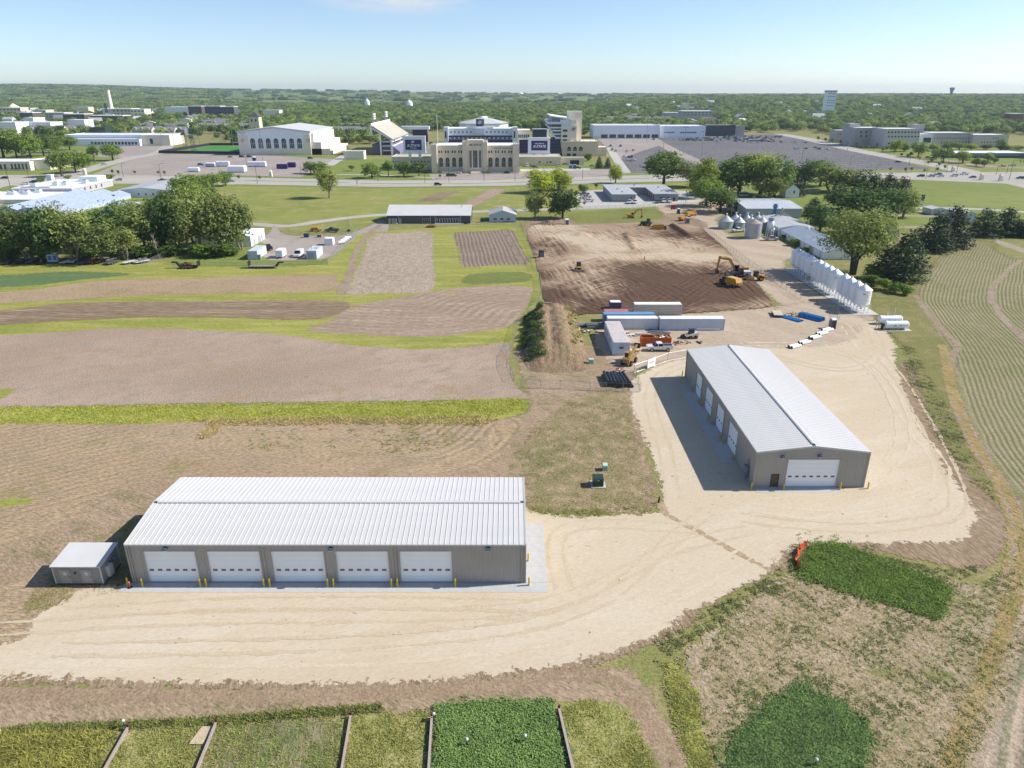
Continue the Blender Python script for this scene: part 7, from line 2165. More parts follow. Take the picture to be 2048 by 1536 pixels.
# painted stalls and lane lines
m = MB()
for poly_px,rows_,y_ in (([(1210,279), (1560,270), (1612,283), (1705,303), (1800,324), (1850,337), (1500,342), (1270,344)],None,None), ([(260,320), (480,310), (680,320), (600,350), (480,348), (300,348)],None,None)):
 A2 = np.array([G(*p)[:2] for p in poly_px]); l2,h2 = A2.min(0), A2.max(0)
 for yy in np.arange(l2[1] + 6,h2[1],17.5):
  xs = np.arange(l2[0],h2[0],2.75 if yy < 780 else 5.5)
  q = np.stack([xs,np.full(len(xs), yy)],1)
  for x in xs[inside(q,A2)]:
   m.add([(x,yy - 4.8,.06), (x + .14,yy - 4.8,.06), (x + .14,yy + 4.8,.06), (x,yy + 4.8,.06)],[(0,1,2,3)])
tag(m.build('parking_markings',m_line), kind='structure')
m = MB()
for seg in ([(490,357), (760,363.5), (1000,361), (1250,354), (1500,348.5), (1800,347.5)],[(490,366), (760,371.5), (1000,369.5), (1250,362.5), (1500,356.5), (1800,355.5)]):
 pts = resample([G(*p) for p in seg],False,12)
 for a,b in zip(pts[:-1],pts[1:]):
  d = (b - a).normalized(); n_ = Vector((-d.y,d.x,0)) * .12; e = a + d * 4
  m.add([(a - n_)[:2] + (.07,) if False else (a.x - n_.x,a.y - n_.y,.07), (e.x - n_.x,e.y - n_.y,.07), (e.x + n_.x,e.y + n_.y,.07), (a.x + n_.x,a.y + n_.y,.07)],[(0,1,2,3)])
tag(m.build('lane_markings',m_line), kind='structure')
for seg in ([(470,354.2), (760,361.2), (1000,359.2), (1250,351.2), (1500,346.2), (1800,345.2)],[(470,369.2), (760,374.2), (1000,372.2), (1250,365.2), (1500,359.2), (1800,358.2)]):
 pts = resample([G(*p) for p in seg],False,10)
 m = MB()
 for a,b in zip(pts[:-1],pts[1:]):
  d = (b - a).normalized(); n_ = Vector((-d.y,d.x,0)) * .15
  m.add([(q.x + s_ * n_.x,q.y + s_ * n_.y,zz) for q in (a,b) for s_ in (-1,1) for zz in (0,.16)],[(0,4,5,1), (2,3,7,6), (1,5,7,3)])
 tag(m.build('kerb',CONC), kind='structure')

# ---------------------------------------------------------------- vehicles
PAINTS = {k: mat('paint_' + k,v,.3,.1,var=.03,spec=.6) for k,v in dict(white=(.72,.73,.74,1), silver=(.42,.43,.45,1), black=(.015,.016,.02,1), grey=(.13,.135,.15,1), blue=(.03,.09,.28,1), navy=(.02,.03,.08,1), red=(.38,.03,.03,1), green=(.03,.10,.07,1), tan=(.36,.29,.2,1), teal=(.05,.16,.17,1)).items()}
TYRE = mat('tyre',(.016,.016,.017,1), .85)
RIM = mat('rim',(.45,.45,.46,1), .35,.7)
LAMP = mat('headlight',(.75,.76,.72,1), .2)
TAIL = mat('tail_light',(.4,.02,.02,1), .3)
CGL = glass('car_glass',(.012,.014,.018,1))

def car_shape(kind):
 """(body outline, glasshouse bottom, glasshouse top, width, wheel xs, radius)"""
 if kind == 'sedan': return [(-2.3,.3), (2.3,.3), (2.35,.62), (2.1,.78), (1.1,.92), (-1.7,.95), (-2.3,.88)],(-1.85,1.15,.93), (-1.15,.35,1.42), 1.8,(1.4,-1.4), .33
 if kind == 'suv': return [(-2.35,.38), (2.3,.38), (2.4,.75), (2.2,1.0), (1.15,1.1), (-2.3,1.12), (-2.4,.8)],(-2.28,1.25,1.1), (-2.0,.45,1.72), 1.9,(1.45,-1.45), .37
 if kind == 'pickup': return [(-2.9,.5), (2.7,.5), (2.85,.9), (2.7,1.12), (1.35,1.2), (-2.9,1.2)],(-.75,1.4,1.19), (-.5,.75,1.85), 1.98,(1.8,-1.75), .42
 return [(-2.7,.4), (2.6,.4), (2.75,.9), (2.5,1.15), (1.9,1.25), (-2.7,1.25)],(-2.68,1.85,1.24), (-2.6,1.15,2.35), 2.0,(1.85,-1.7), .36

CAR = {}
for kd in ('sedan','suv','pickup','van'):
 out,gb,gt,w,wx,wr = car_shape(kd)
 b = MB().prism(out,-w / 2,w / 2)
 rf_ = MB().taper((gb[0] + .12,gb[1] - .35,-w / 2 + .1,w / 2 - .1), (gt[0] + .02,gt[1] - .02,-w / 2 + .2,w / 2 - .2), gb[2] + .002,gt[2]) if kd == 'van' else None
 body = b
 if kd == 'pickup':
  body.mi = 1
  body.box(-2.8,-.85,-w / 2 + .12,w / 2 - .12,1.201,1.206)
  body.mi = 0
  body.box(-2.9,-.8,-w / 2,-w / 2 + .1,1.2,1.34).box(-2.9,-.8,w / 2 - .1,w / 2,1.2,1.34).box(-2.9,-2.8,-w / 2 + .1,w / 2 - .1,1.2,1.34)
 glassm = MB().taper((gb[0],gb[1],-w / 2 + .04,w / 2 - .04), (gt[0],gt[1],-w / 2 + .2,w / 2 - .2), gb[2],gt[2] - .06)
 roofm = MB().taper((gt[0] - .04,gt[1] + .04,-w / 2 + .17,w / 2 - .17), (gt[0] + .1,gt[1] - .1,-w / 2 + .26,w / 2 - .26), gt[2] - .055,gt[2] + .03)
 for px_ in ((gb[0] + gb[1]) / 2 + .1,):
  roofm.box(px_ - .06,px_ + .06,-w / 2 + .06,-w / 2 + .14,gb[2],gt[2] - .06).box(px_ - .06,px_ + .06,w / 2 - .14,w / 2 - .06,gb[2],gt[2] - .06)
 if kd == 'van':
  roofm.box(gb[0],.7,-w / 2 + .01,w / 2 - .01,gb[2] + .01,gt[2] - .1)
 xf,xr = max(p[0] for p in out), min(p[0] for p in out)
 zf = out[2][1]
 CAR[kd] = dict(body=body.data('body',PAINTS['white'],DKM), windows=glassm.data('windows',CGL), roof=roofm.data('roof',PAINTS['white']), wheel=MB().wheel(0,0,0,wr,.24).data('wheel',TYRE), rim=MB().tube((0,-.13,0), (0,.13,0), wr * .6,n=10).data('rim',RIM),
    head=MB().bx(0,0,0,.1,.36,.16).data('headlight',LAMP), tail=MB().bx(0,0,0,.1,.2,.26).data('tail_light',TAIL), w=w,wx=wx,wr=wr,xf=xf,xr=xr,zf=zf)
 one = MB(); one.mi = 0; one.add(body.v,body.f); one.add(roofm.v,roofm.f); one.mi = 1; one.add(glassm.v,glassm.f); one.mi = 2
 for x in wx:
  for s_ in (-1,1): one.wheel(x,s_ * (w / 2 - .1), wr,wr,.22,8)
 CAR[kd]['one'] = one.data('car',PAINTS['white'],CGL,TYRE)
CATN = {'sedan': ('car','car'), 'suv': ('car','car'), 'pickup': ('pickup_truck','pickup truck'), 'van': ('van','van')}

def car(kd,paint,x,y,hd,label,group=None,simple=False,world=False):
 d = CAR[kd]
 p = Vector((x,y,0)) if world else G(x,y)
 nm,cat = CATN[kd]
 if simple:
  o = bpy.data.objects.new(nm,d['one'])
  link(o)
  o.location = (p.x,p.y,.07); o.rotation_euler = (0,0,math.radians(hd))
  o.material_slots[0].link = 'OBJECT'; o.material_slots[0].material = PAINTS[paint]
  return tag(o,label,cat,group)
 t = thing(nm,label,cat,(p.x,p.y,.07), math.radians(hd), group)
 attach(t,d['body'],PAINTS[paint],'body')
 attach(t,d['roof'],PAINTS[paint],'roof')
 attach(t,d['windows'],name='windows')
 for wx in d['wx']:
  for s_ in (-1,1):
   o = attach(t,d['wheel'],name='wheel'); o.location = (wx,s_ * (d['w'] / 2 - .1), d['wr'])
   attach(o,d['rim'],name='rim')
 for s_ in (-1,1):
  attach(t,d['head'],name='headlight').location = (d['xf'] - .12,s_ * (d['w'] / 2 - .3), d['zf'] - .02)
  attach(t,d['tail'],name='tail_light').location = (d['xr'] + .0,s_ * (d['w'] / 2 - .2), d['zf'] + .02)
 return t

cars = [('pickup','white',1318,701,180,'white pickup truck parked beside the orange dumpster'), ('pickup','silver',1542,481,0,'silver pickup truck parked below the tall steel bin'), ('pickup','white',1259,407,250,'white pickup, left one of the pair at the left wing of the U building'), ('pickup','white',1270,407,250,'white pickup, right one of the pair at the left wing of the U building'),
  ('suv','grey',1315,406,265,'dark grey pickup end of the row at the right wing of the U building'), ('pickup','white',1327,405,265,'white pickup in the middle of the row at the right wing'), ('pickup','white',1339,405,265,'white pickup at the right of the row at the right wing'), ('pickup','white',1177,404,190,'white pickup nearest the lane in the row of three'), ('pickup','silver',1172,397,190,'silver pickup in the middle of the row of three'), ('pickup','grey',1168,391,190,'grey pickup farthest from the lane in the row of three'),
  ('van','white',598,513,265,'white van parked in the fenced yard'), ('pickup','black',537,499,120,'black car beside the white equipment cabin'), ('pickup','black',664,464,170,'black pickup on the grass verge above the yard'), ('pickup','white',1476,464,200,'white truck parked between steel bins'), ('pickup','silver',1383,391,200,'silver pickup under the trees by the utility pole'), ('van','white',1482,393,260,'white van, left of the pair behind the farm building'), ('van','white',1491,393,260,'white van, right of the pair behind the farm building'),
  ('suv','black',1841,354,180,'black car first in the queue on the main road'), ('suv','silver',1862,354,180,'grey car second in the queue on the main road'), ('sedan','blue',1877,350,180,'dark blue car in the far lane of the queue'), ('sedan','white',1881,354,180,'white car third in the queue on the main road'), ('suv','white',1908,353,180,'white car behind the signal mast'), ('pickup','white',1928,350,180,'white pickup at the right crossing'), ('sedan','blue',1945,356,180,'bright blue car at the right crossing'), ('suv','green',2040,358,170,'dark green car at the frame edge on the crossing'),
  ('sedan','silver',2005,334,180,'teal grey car on the clinic drive'), ('sedan','white',2026,332,160,'white car on the clinic drive'), ('suv','navy',9,358,180,'dark blue car at the left edge on the main road'), ('sedan','white',50,369,200,'white car turning at the left road corner'), ('suv','navy',67,366,195,'dark blue car following the turning white car'), ('pickup','white',203,359,0,'white jeep on the main road by the laboratory'), ('sedan','silver',239,361,180,'silver car on the main road by the laboratory'), ('pickup','black',325,363,180,'black pickup on the main road before the stadium lot'),
  ('sedan','silver',208,330,30,'silver blue car on the side street'), ('suv','blue',402,331,10,'light blue truck in the stadium lot'), ('sedan','silver',463,364,10,'silver car half hidden by trees at the main road'), ('suv','black',876,371,0,'dark car on the main road below the castle fronted building'), ('sedan','white',917,348,0,'white car parked before the castle fronted building'), ('sedan','black',852,347,0,'black car by the stadium wing'), ('suv','black',899,353,0,'black box car left of the pair on the forecourt'), ('suv','black',907,353,0,'black box car right of the pair on the forecourt'), ('sedan','black',1014,347,0,'small black car right of the entrance steps'),
  ('van','white',1053.5,333,265,'white delivery van beside the limestone wall'), ('suv','silver',1066,334,330,'silver car by the delivery van'), ('suv','grey',1070,336,0,'grey car in front of the silver car by the wall'), ('suv','white',1117,332,0,'white utility cart before the gateway'), ('suv','silver',1131,330,0,'silver truck before the gateway'), ('pickup','navy',1155,338,0,'dark pickup beside two blue bins'), ('sedan','silver',1184,333,0,'silver car under the dark conifers'),
  ('suv','black',484,315,0,'dark van parked near the practice hall'), ('suv','black',499,315,0,'second dark van near the practice hall'), ('sedan','tan',461,315,0,'orange tan cart near the practice field'), ('suv','black',621,318,0,'black car by the corner of the practice hall'), ('sedan','red',58,313,0,'red car under the shade trees'), ('sedan','navy',1796,325,350,'dark blue car leaving the wide lot'), ('sedan','green',1856,316,0,'green car before the campus street trees'), ('sedan','black',1867,317,0,'black car before the campus street trees')]
for a in cars:
 car(*a)
rr = random.Random(12)
keys = ['white','silver','black','grey','blue','navy','red','white','silver','white','black','grey','teal','tan']
lot = [(1221,293,'black'), (1241,293,'black'), (1226,297,'white'), (1224,301,'grey'), (1231,303,'silver'), (1254,304,'white'), (1266,302,'silver'), (1248,314,'white'), (1257,315,'black'), (1263,315,'black'), (1256,322,'white'), (1263,322,'white'), (1270,321,'white'), (1590,298,'white'), (1596,298,'white'), (1612,298,'navy'), (1562,285,'navy'), (1592,285,'white'), (1307,280,'black'), (1630,296,'green'), (1638,299,'black'), (1656,299,'white'), (1612,286,'teal')]
for x,y,pc in lot:
 car(rr.choice(['sedan','suv','pickup']), pc,x,y,rr.choice([90,270]) + rr.uniform(-4,4), f'{pc} car standing apart in the open part of the wide lot','scattered cars in the wide lot',True)
for row,(y,xa,xb) in enumerate([(279.5,1350,1500), (281.5,1362,1545), (277.5,1395,1560), (275.5,1430,1560), (273.5,1450,1565), (283.5,1436,1550)]):
 a,b = G(xa,y), G(xb,y)
 x = a.x
 while x < b.x:
  if rr.random() < .62:
   (lambda kd_,pc_: car(kd_,pc_,x,a.y + rr.uniform(-.5,.5), rr.choice([90,270]), f'{pc_} {kd_} parked in the crowded far end of the lot','parked cars at the crowded far end',True,True))(rr.choice(['sedan','suv','suv','pickup']), rr.choice(keys))
  x += 2.9 + (3 if rr.random() < .12 else 0)
p = G(1508,285)
t = thing('coach','white coach with dark windows parked among the crowded cars','bus',(p.x - 6,p.y,0))
MB().box(0,13,0,2.6,.4,3.4).build('body',PAINTS['white'],t); MB().box(.3,12.9,-.03,-.004,1.8,2.8).build('windows',CGL,t)
for x in (2.2,9.8,11):
 MB().wheel(x,.12,.5,.5,.3).build('wheel',TYRE,t)

# ---------------------------------------------------------------- machines
CATY = mat('machine_yellow',C(226,164,44), .5,var=.12,scale=1.5,streak=.15)
MBLK = mat('machine_black',(.02,.02,.022,1), .6)
MGRY = mat('machine_grey',C(120,124,132), .5,var=.12)
DEERE = mat('tractor_green',(.03,.13,.06,1), .45)
MSTL = mat('worn_steel',C(176,172,170), .45,.5,var=.15,scale=2)
MUD = mat('muddy_steel',C(120,96,74), .8,var=.2,scale=2)

def wheel(t,x,y,z,r,w,rim=None):
 o = MB().wheel(x,y,z,r,w).build('wheel',TYRE,t)
 MB().tube((x,y - w / 2 - .02,z), (x,y + w / 2 + .02,z), r * .5,n=10).build('rim',rim or CATY,o)

def crawler(t,L,gauge,w,h,z=0.0):
 for s_ in (-1,1):
  y = s_ * gauge / 2
  o = MB().prism([(-L / 2,h * .5), (-L / 2 + h * .4,h * .02), (L / 2 - h * .4,h * .02), (L / 2,h * .5), (L / 2 - h * .35,h), (-L / 2 + h * .35,h)],y - w / 2,y + w / 2).build('track',MUD,t)
  MB().tube((-L / 2 + h * .5,y - w / 2 - .03,h * .5), (-L / 2 + h * .5,y + w / 2 + .03,h * .5), h * .36,n=12).tube((L / 2 - h * .5,y - w / 2 - .03,h * .5), (L / 2 - h * .5,y + w / 2 + .03,h * .5), h * .36,n=12).build('sprocket',CATY,o)

def beam(m,a,b,w,h0,h1):
 """box section arm between a and b in the xz plane at y"""
 a,b = Vector(a), Vector(b)
 d = (b - a).normalized(); n_ = Vector((-d.z,0,d.x))
 m.prism([((a + n_ * h0)[0],(a + n_ * h0)[2]), ((b + n_ * h1)[0],(b + n_ * h1)[2]), ((b - n_ * h1)[0],(b - n_ * h1)[2]), ((a - n_ * h0)[0],(a - n_ * h0)[2])],a.y - w / 2,a.y + w / 2)

def excavator(x,y,rz,label,s=1.0):
 t = thing('excavator',label,'excavator',G(x,y), rz,None,s)
 crawler(t,4.2,2.4,.6,.95)
 MB().cyl(0,0,.9,1.15,.9,n=14).build('turntable',MBLK,t)
 MB().prism([(-2.6,1.16), (1.4,1.16), (1.4,1.9), (.2,2.3), (-2.6,2.4)],-1.35,1.35).build('house',CATY,t)
 MB().box(-2.75,-1.4,-1.4,1.4,1.2,2.55).build('counterweight',CATY,t)
 c_ = MB().taper((.05,1.65,.35,1.4), (.2,1.45,.45,1.3), 1.2,3.05).build('cab',CGL,t)
 MB().box(.1,1.5,.38,1.37,3.06,3.15).build('cab_roof',MBLK,c_)
 m = MB(); beam(m,(1.2,0,1.8), (3.2,0,4.9), .5,.35,.42); beam(m,(3.2,0,4.9), (6.6,0,5.3), .48,.42,.25)
 bm = m.build('boom',CATY,t)
 MB().tube((1.6,.34,1.7), (3.3,.34,4.6), .1,n=6).tube((1.6,-.34,1.7), (3.3,-.34,4.6), .1,n=6).tube((3.6,0,5.5), (6.3,0,5.9), .1,n=6).build('hydraulic_ram',MSTL,bm)
 m = MB(); beam(m,(6.3,0,5.9), (6.9,0,1.6), .4,.34,.2); st = m.build('stick',CATY,t)
 MB().prism([(6.5,1.7), (7.2,1.7), (7.3,.9), (6.9,.25), (6.1,.2), (6.3,1.0)],-.65,.65).build('bucket',MUD,st)
 return t

excavator(1476,549,math.pi,'yellow excavator with raised boom at the right of the dug earth')
excavator(1262,436,0.0,'yellow excavator on the green verge at the far side of the dug earth',.72)
t = thing('bulldozer','small yellow bulldozer with silver blade facing the camera','bulldozer',G(1157,543), -math.pi / 2)
crawler(t,3.2,1.9,.55,.95)
MB().box(-1.0,1.5,-.6,.6,.9,1.65).build('hood',CATY,t); MB().box(1.5,1.62,-.5,.5,.95,1.6).build('grille',MBLK,t)
c_ = MB().taper((-1.3,.2,-.75,.75), (-1.15,.1,-.65,.65), 1.2,2.75).build('cab',CGL,t); MB().box(-1.3,.2,-.75,.75,2.76,2.92).build('cab_roof',MBLK,c_)
MB().prism([(2.15,.1), (2.35,.1), (2.3,.6), (2.4,1.1), (2.15,1.1), (2.05,.6)],-1.7,1.7).build('blade',MSTL,t)
MB().box(.2,2.1,-1.3,-1.1,.45,.65).box(.2,2.1,1.1,1.3,.45,.65).build('push_arm',CATY,t)
t = thing('tractor','green tractor pulling the earth scraper across the dug earth','tractor',G(1293,452), math.radians(160))
MB().prism([(.0,1.1), (2.6,1.0), (2.7,1.5), (2.5,1.9), (.0,2.1)],-.55,.55).build('hood',DEERE,t)
c_ = MB().taper((-1.5,.1,-.85,.85), (-1.3,-.1,-.75,.75), 1.5,3.1).build('cab',CGL,t); MB().box(-1.5,.1,-.85,.85,3.11,3.3).build('cab_roof',DEERE,c_)
MB().box(-1.6,1.4,-.4,.4,.8,1.5).build('chassis',DEERE,t)
for x_,r_ in ((1.7,.8), (-.9,1.0)):
 for s_ in (-1,1):
  wheel(t,x_,s_ * 1.1,r_,r_,.6,CATY)
  wheel(t,x_,s_ * 1.75,r_,r_,.5,CATY)
t = thing('earth_scraper','mud caked yellow pull scraper behind the green tractor','scraper',G(1316,460), math.radians(160))
MB().prism([(-2.4,.5), (2.2,.4), (2.4,1.9), (-2.2,2.2)],-1.5,-1.3).prism([(-2.4,.5), (2.2,.4), (2.4,1.9), (-2.2,2.2)],1.3,1.5).build('side_plate',CATY,t)
MB().box(-2.3,2.1,-1.3,1.3,.45,1.5).build('bowl',MUD,t)
m = MB(); beam(m,(2.2,0,1.4), (4.6,0,1.0), .3,.2,.15); m.build('drawbar',CATY,t)
for s_ in (-1,1):
 wheel(t,-2.6,s_ * .9,.85,.85,.7)
t = thing('roller','yellow soil compactor with smooth drum on the tan yard','roller',G(1510,561), math.pi)
MB().wheel(1.7,0,.78,.78,2.1,20).build('drum',MSTL,t)
MB().box(.9,2.7,-1.25,-1.08,.6,1.15).box(.9,2.7,1.08,1.25,.6,1.15).box(.75,.9,-1.25,1.25,.5,1.2).box(2.7,2.85,-1.25,1.25,.6,1.0).build('drum_frame',CATY,t)
MB().prism([(-2.9,.8), (-.4,.8), (-.4,1.9), (-1.2,1.9), (-2.9,1.4)],-.8,.8).build('engine_hood',CATY,t)
c_ = MB().taper((-.7,.6,-.8,.8), (-.6,.5,-.72,.72), 1.2,2.7).build('cab',CGL,t); MB().box(-.75,.65,-.85,.85,2.71,2.9).build('cab_roof',MBLK,c_)
for s_ in (-1,1):
 wheel(t,-1.5,s_ * .95,.78,.78,.5)
t = thing('loader','grey and white articulated machine parked before the raised excavator','loader',G(1481,555), math.pi)
MB().box(-2.8,-.6,-1.1,1.1,.9,2.1).build('engine_body',PAINTS['white'],t); MB().box(-2.7,-.6,-1.12,1.12,.7,.95).build('red_sill',PAINTS['red'],t)
c_ = MB().taper((-.6,.7,-.8,.8), (-.5,.6,-.7,.7), 1.0,3.0).build('cab',CGL,t)
MB().box(-.65,.75,-.85,.85,3.01,3.15).build('cab_roof',MGRY,c_)
MB().prism([(.7,.8), (2.4,1.2), (3.6,.5), (3.6,.9), (2.5,1.8), (.7,1.6)],-.9,.9).build('lift_arm',MGRY,t); MB().prism([(3.4,.1), (4.6,.1), (4.4,.9), (3.5,1.3)],-1.4,1.4).build('bucket',MUD,t)
for x_ in (1.5,-1.7):
 for s_ in (-1,1):
  wheel(t,x_,s_ * 1.1,.75,.75,.6,MGRY)
t = thing('water_truck','yellow water truck on the dark dug earth','truck',G(1461,573), math.radians(117))
MB().prism([(-3.4,1.1), (1.4,1.1), (1.4,1.9), (.9,2.9), (-2.9,2.9), (-3.4,1.9)],-1.2,1.2).build('tank',CATY,t)
MB().box(-2.9,.9,-.9,.9,2.91,2.96).build('tank_top',mat('dusty_yellow',C(226,186,128), .7), t)
c_ = MB().taper((1.6,3.0,-1.1,1.1), (1.7,2.7,-1.0,1.0), 1.0,2.6).build('cab',PAINTS['black'],t); MB().box(3.0,4.0,-.9,.9,.8,1.7).build('bonnet',PAINTS['black'],t)
MB().box(-3.5,3.9,-.5,.5,.7,1.05).build('chassis',MBLK,t); MB().box(-3.7,-3.42,-.6,.6,1.0,1.8).build('spray_bar',MSTL,t)
for x_ in (3.2,-1.4,-2.6):
 for s_ in (-1,1):
  wheel(t,x_,s_ * 1.0,.52,.52,.4,MSTL)
t = thing('telehandler','mud coloured telehandler with raised boom beside the office trailer','telehandler',G(1258,727), math.radians(60))
MB().box(-1.9,1.9,-.8,.8,.7,1.5).build('chassis',mat('worn_tan',C(176,140,86), .7,var=.2,scale=2), t)
c_ = MB().taper((-.5,.8,.1,.95), (-.4,.6,.15,.9), 1.0,2.4).build('cab',CGL,t); MB().box(-.5,.8,.1,.95,2.41,2.5).build('cab_roof',MATS['worn_tan'],c_)
m = MB(); beam(m,(-1.6,-.4,1.7), (3.2,-.4,3.4), .4,.25,.2); b_ = m.build('boom',MATS['worn_tan'],t)
MB().box(3.1,3.4,-1.0,.2,2.6,3.7).box(3.4,4.4,-.9,-.8,2.6,2.68).box(3.4,4.4,0,.1,2.6,2.68).build('fork',MBLK,b_)
MB().prism([(-2.2,.8), (-1.6,.8), (-1.6,1.9), (-2.2,1.6)],-.8,.8).build('engine_cover',MATS['worn_tan'],t)
for x_ in (1.3,-1.3):
 for s_ in (-1,1):
  wheel(t,x_,s_ * .95,.6,.6,.42,MUD)
t = thing('skid_steer','white and black skid steer with red wheels by the white trailer','skid steer',G(1383,676), math.radians(185))
MB().prism([(-1.4,.4), (.9,.4), (.9,1.0), (-.3,1.3), (-1.4,1.5)],-.7,.7).build('body',PAINTS['white'],t)
c_ = MB().taper((-.5,.9,-.5,.5), (-.4,.6,-.45,.45), 1.0,2.1).build('cab',CGL,t); MB().box(-.6,.8,-.55,.55,2.11,2.2).build('cab_roof',MBLK,c_)
m = MB(); beam(m,(-1.3,-.85,1.5), (1.6,-.85,.7), .16,.14,.12); beam(m,(-1.3,.85,1.5), (1.6,.85,.7), .16,.14,.12); m.build('lift_arm',PAINTS['white'],t)
MB().prism([(1.6,.1), (2.5,.1), (2.3,.5), (1.7,.8)],-.95,.95).build('bucket',MBLK,t)
for x_ in (.55,-.75):
 for s_ in (-1,1):
  wheel(t,x_,s_ * .85,.42,.42,.3,PAINTS['red'])
for i,(x,y,lab) in enumerate([(1381,432,'yellow truck, farther of the pair on the lane bend'), (1368,441,'yellow truck with orange bed, nearer of the pair on the lane bend')]):
 t = thing('work_truck',lab,'truck',G(x,y), math.radians(35))
 MB().box(-3,1.0,-1.1,1.1,.9,2.0 - .2 * i).build('bed',mat('bed_orange',C(236,150,40), .5) if i else CATY,t)
 MB().box(-3,3.4,-.5,.5,.6,.88).build('chassis',MBLK,t)
 c_ = MB().taper((1.2,3.2,-1,1), (1.4,2.6,-.9,.9), .9,2.3).build('cab',CATY,t); MB().box(1.5,3.05,-1.01,1.01,1.55,2.0).build('windows',CGL,c_)
 for x_ in (2.4,-1.6):
  for s_ in (-1,1):
   wheel(t,x_,s_ * .9,.48,.48,.32,MSTL)
# ---------------------------------------------------------------- site cabins, containers, pipes, heaps
p = G(1268,631)
BEIC = mat('beige_container',C(222,214,198,1.2), .6,var=.06,streak=.15)
container(p.x,p.y,12.2,2.44,2.9,0,BEIC,'long beige shipping container at the edge of the dark earth',roof_m=SIGNW)
p = G(1319,661)
t = container(p.x,p.y,15.6,2.6,2.9,0,mat('trailer_white',C(206,216,230,1.2), .5,var=.06,streak=.2), 'long white box trailer behind the skid steer','box_trailer','trailer',.6,SIGNW)
MB().box(9,14.5,-.12,-.02,.25,.6).build('side_skirt',PANEL,t)
p = G(1206,659)
container(p.x + 1.0,p.y,12.2,2.44,2.75,0,mat('white_container',C(226,228,232,1.2), .55,var=.05,streak=.2), 'white shipping container behind the office trailer',roof_m=SIGNW)
container(p.x + .4,p.y + 2.9,12.6,2.44,2.9,0,mat('sky_blue_container',C(120,172,214), .5,var=.06,streak=.1), 'sky blue shipping container behind the white one')
container(p.x + 1.0,p.y + 6.4,6.1,2.44,2.6,0,mat('red_container',C(206,132,128), .6,var=.1), 'short red roofed container behind the blue one')
p = G(1220,622)
container(p.x,p.y,2.9,2.4,2.3,0,mat('purple_shade',C(130,120,150), .6), 'tiny white roofed tool shed near the dark earth','tool_shed','shed',roof_m=SIGNW,doors=False)
A,B = G(1225,711), G(1258,710)
t = container(A.x,A.y,B.x - A.x,15.5,3.0,0,mat('office_trailer_white',C(216,226,238,1.15), .55,var=.05,streak=.12), 'long white office trailer with rust stained roof','office_trailer','trailer',.6,mat('stained_roof',C(230,222,218,1.1), .7,var=.12,scale=.8), False)
win(t,'S',-.02,1.3,2.4,1.5,2.1)
for y in (5,9.5,12.5):
 win(t,'W',-.02,y,y + .9,1.4,2.2)
m = MB()
for i in range(18):
 m.box(.1,B.x - A.x - .1,.3 + i * .84,.42 + i * .84,3.04,3.09)
m.build('roof_seam',mat('seam_rust',C(212,194,186), .8), t)
A = G(1283,693)
t = thing('dumpster','open orange roll off dumpster full of scrap lumber','dumpster',(A.x,A.y,0))
ORG = mat('dumpster_orange',C(228,112,26), .55,var=.1,scale=1.5,streak=.25)
L_,W_,H_ = 6.7,2.4,2.0
MB().box(0,L_,0,.09,.3,H_).box(0,L_,W_ - .09,W_,.3,H_).box(0,.09,.09,W_ - .09,.3,H_).box(L_ - .09,L_,.09,W_ - .09,.3,H_).box(.09,L_ - .09,.09,W_ - .09,.3,.4).build('shell',ORG,t)
rb = MB().box(0,.1,-.08,-.002,.3,H_).data('rib',ORG)
for i in range(12):
 attach(t,rb,name='rib').location = (.1 + i * .58,0,0)
MB().box(-.05,L_ + .05,-.09,.1,H_ + .002,H_ + .09).box(-.05,L_ + .05,W_ - .1,W_ + .06,H_ + .002,H_ + .09).build('top_rail',ORG,t)
MB().box(-.12,-.002,.1,W_ - .1,.6,.75).box(-.12,-.002,.1,W_ - .1,1.1,1.25).box(-.12,-.002,.1,W_ - .1,1.6,1.75).build('end_rib',ORG,t)
t2 = thing('scrap_lumber','scrap lumber and cardboard heaped in the orange dumpster','scrap',(A.x,A.y,0))
LUM = mat('lumber',C(226,196,150), .8,var=.12,scale=2)
for i in range(16):
 m = MB(); a = rr.uniform(0,3.1); l = rr.uniform(.5,1.2)
 c_ = Vector((rr.uniform(3.0,6.2), rr.uniform(.6,1.8), rr.uniform(1.5,2.1)))
 d = Vector((math.cos(a) * l,math.sin(a) * l * .5,rr.uniform(-.3,.4)))
 m.tube(c_ - d,c_ + d,.09,n=4).build('board',LUM if i % 3 else PAINTS['white'],t2)
MB().box(.3,6.4,.3,2.1,.41,1.3).build('rubble',MUD,t2)

def heap(x,y,w,d,n,mats_,label,name='material_pile',cat='material pile',L=1.6,h=.5,piece='board',flat=True):
 p = G(x,y)
 t = thing(name,label,cat,p)
 for i in range(n):
  m_ = mats_[i % len(mats_)]
  c_ = Vector((rr.uniform(-w,w), rr.uniform(-d,d), rr.uniform(.06,h)))
  a = rr.uniform(-.6,.6) + (math.pi / 2 if rr.random() < .4 else 0)
  l = L * rr.uniform(.4,1)
  e = Vector((math.cos(a) * l / 2,math.sin(a) * l / 2,rr.uniform(-.05,.05)))
  s_ = rr.uniform(.06,.14)
  MB().tube(c_ - e,c_ + e,s_ * 1.3,n=4).build(piece,m_,t)
 return t

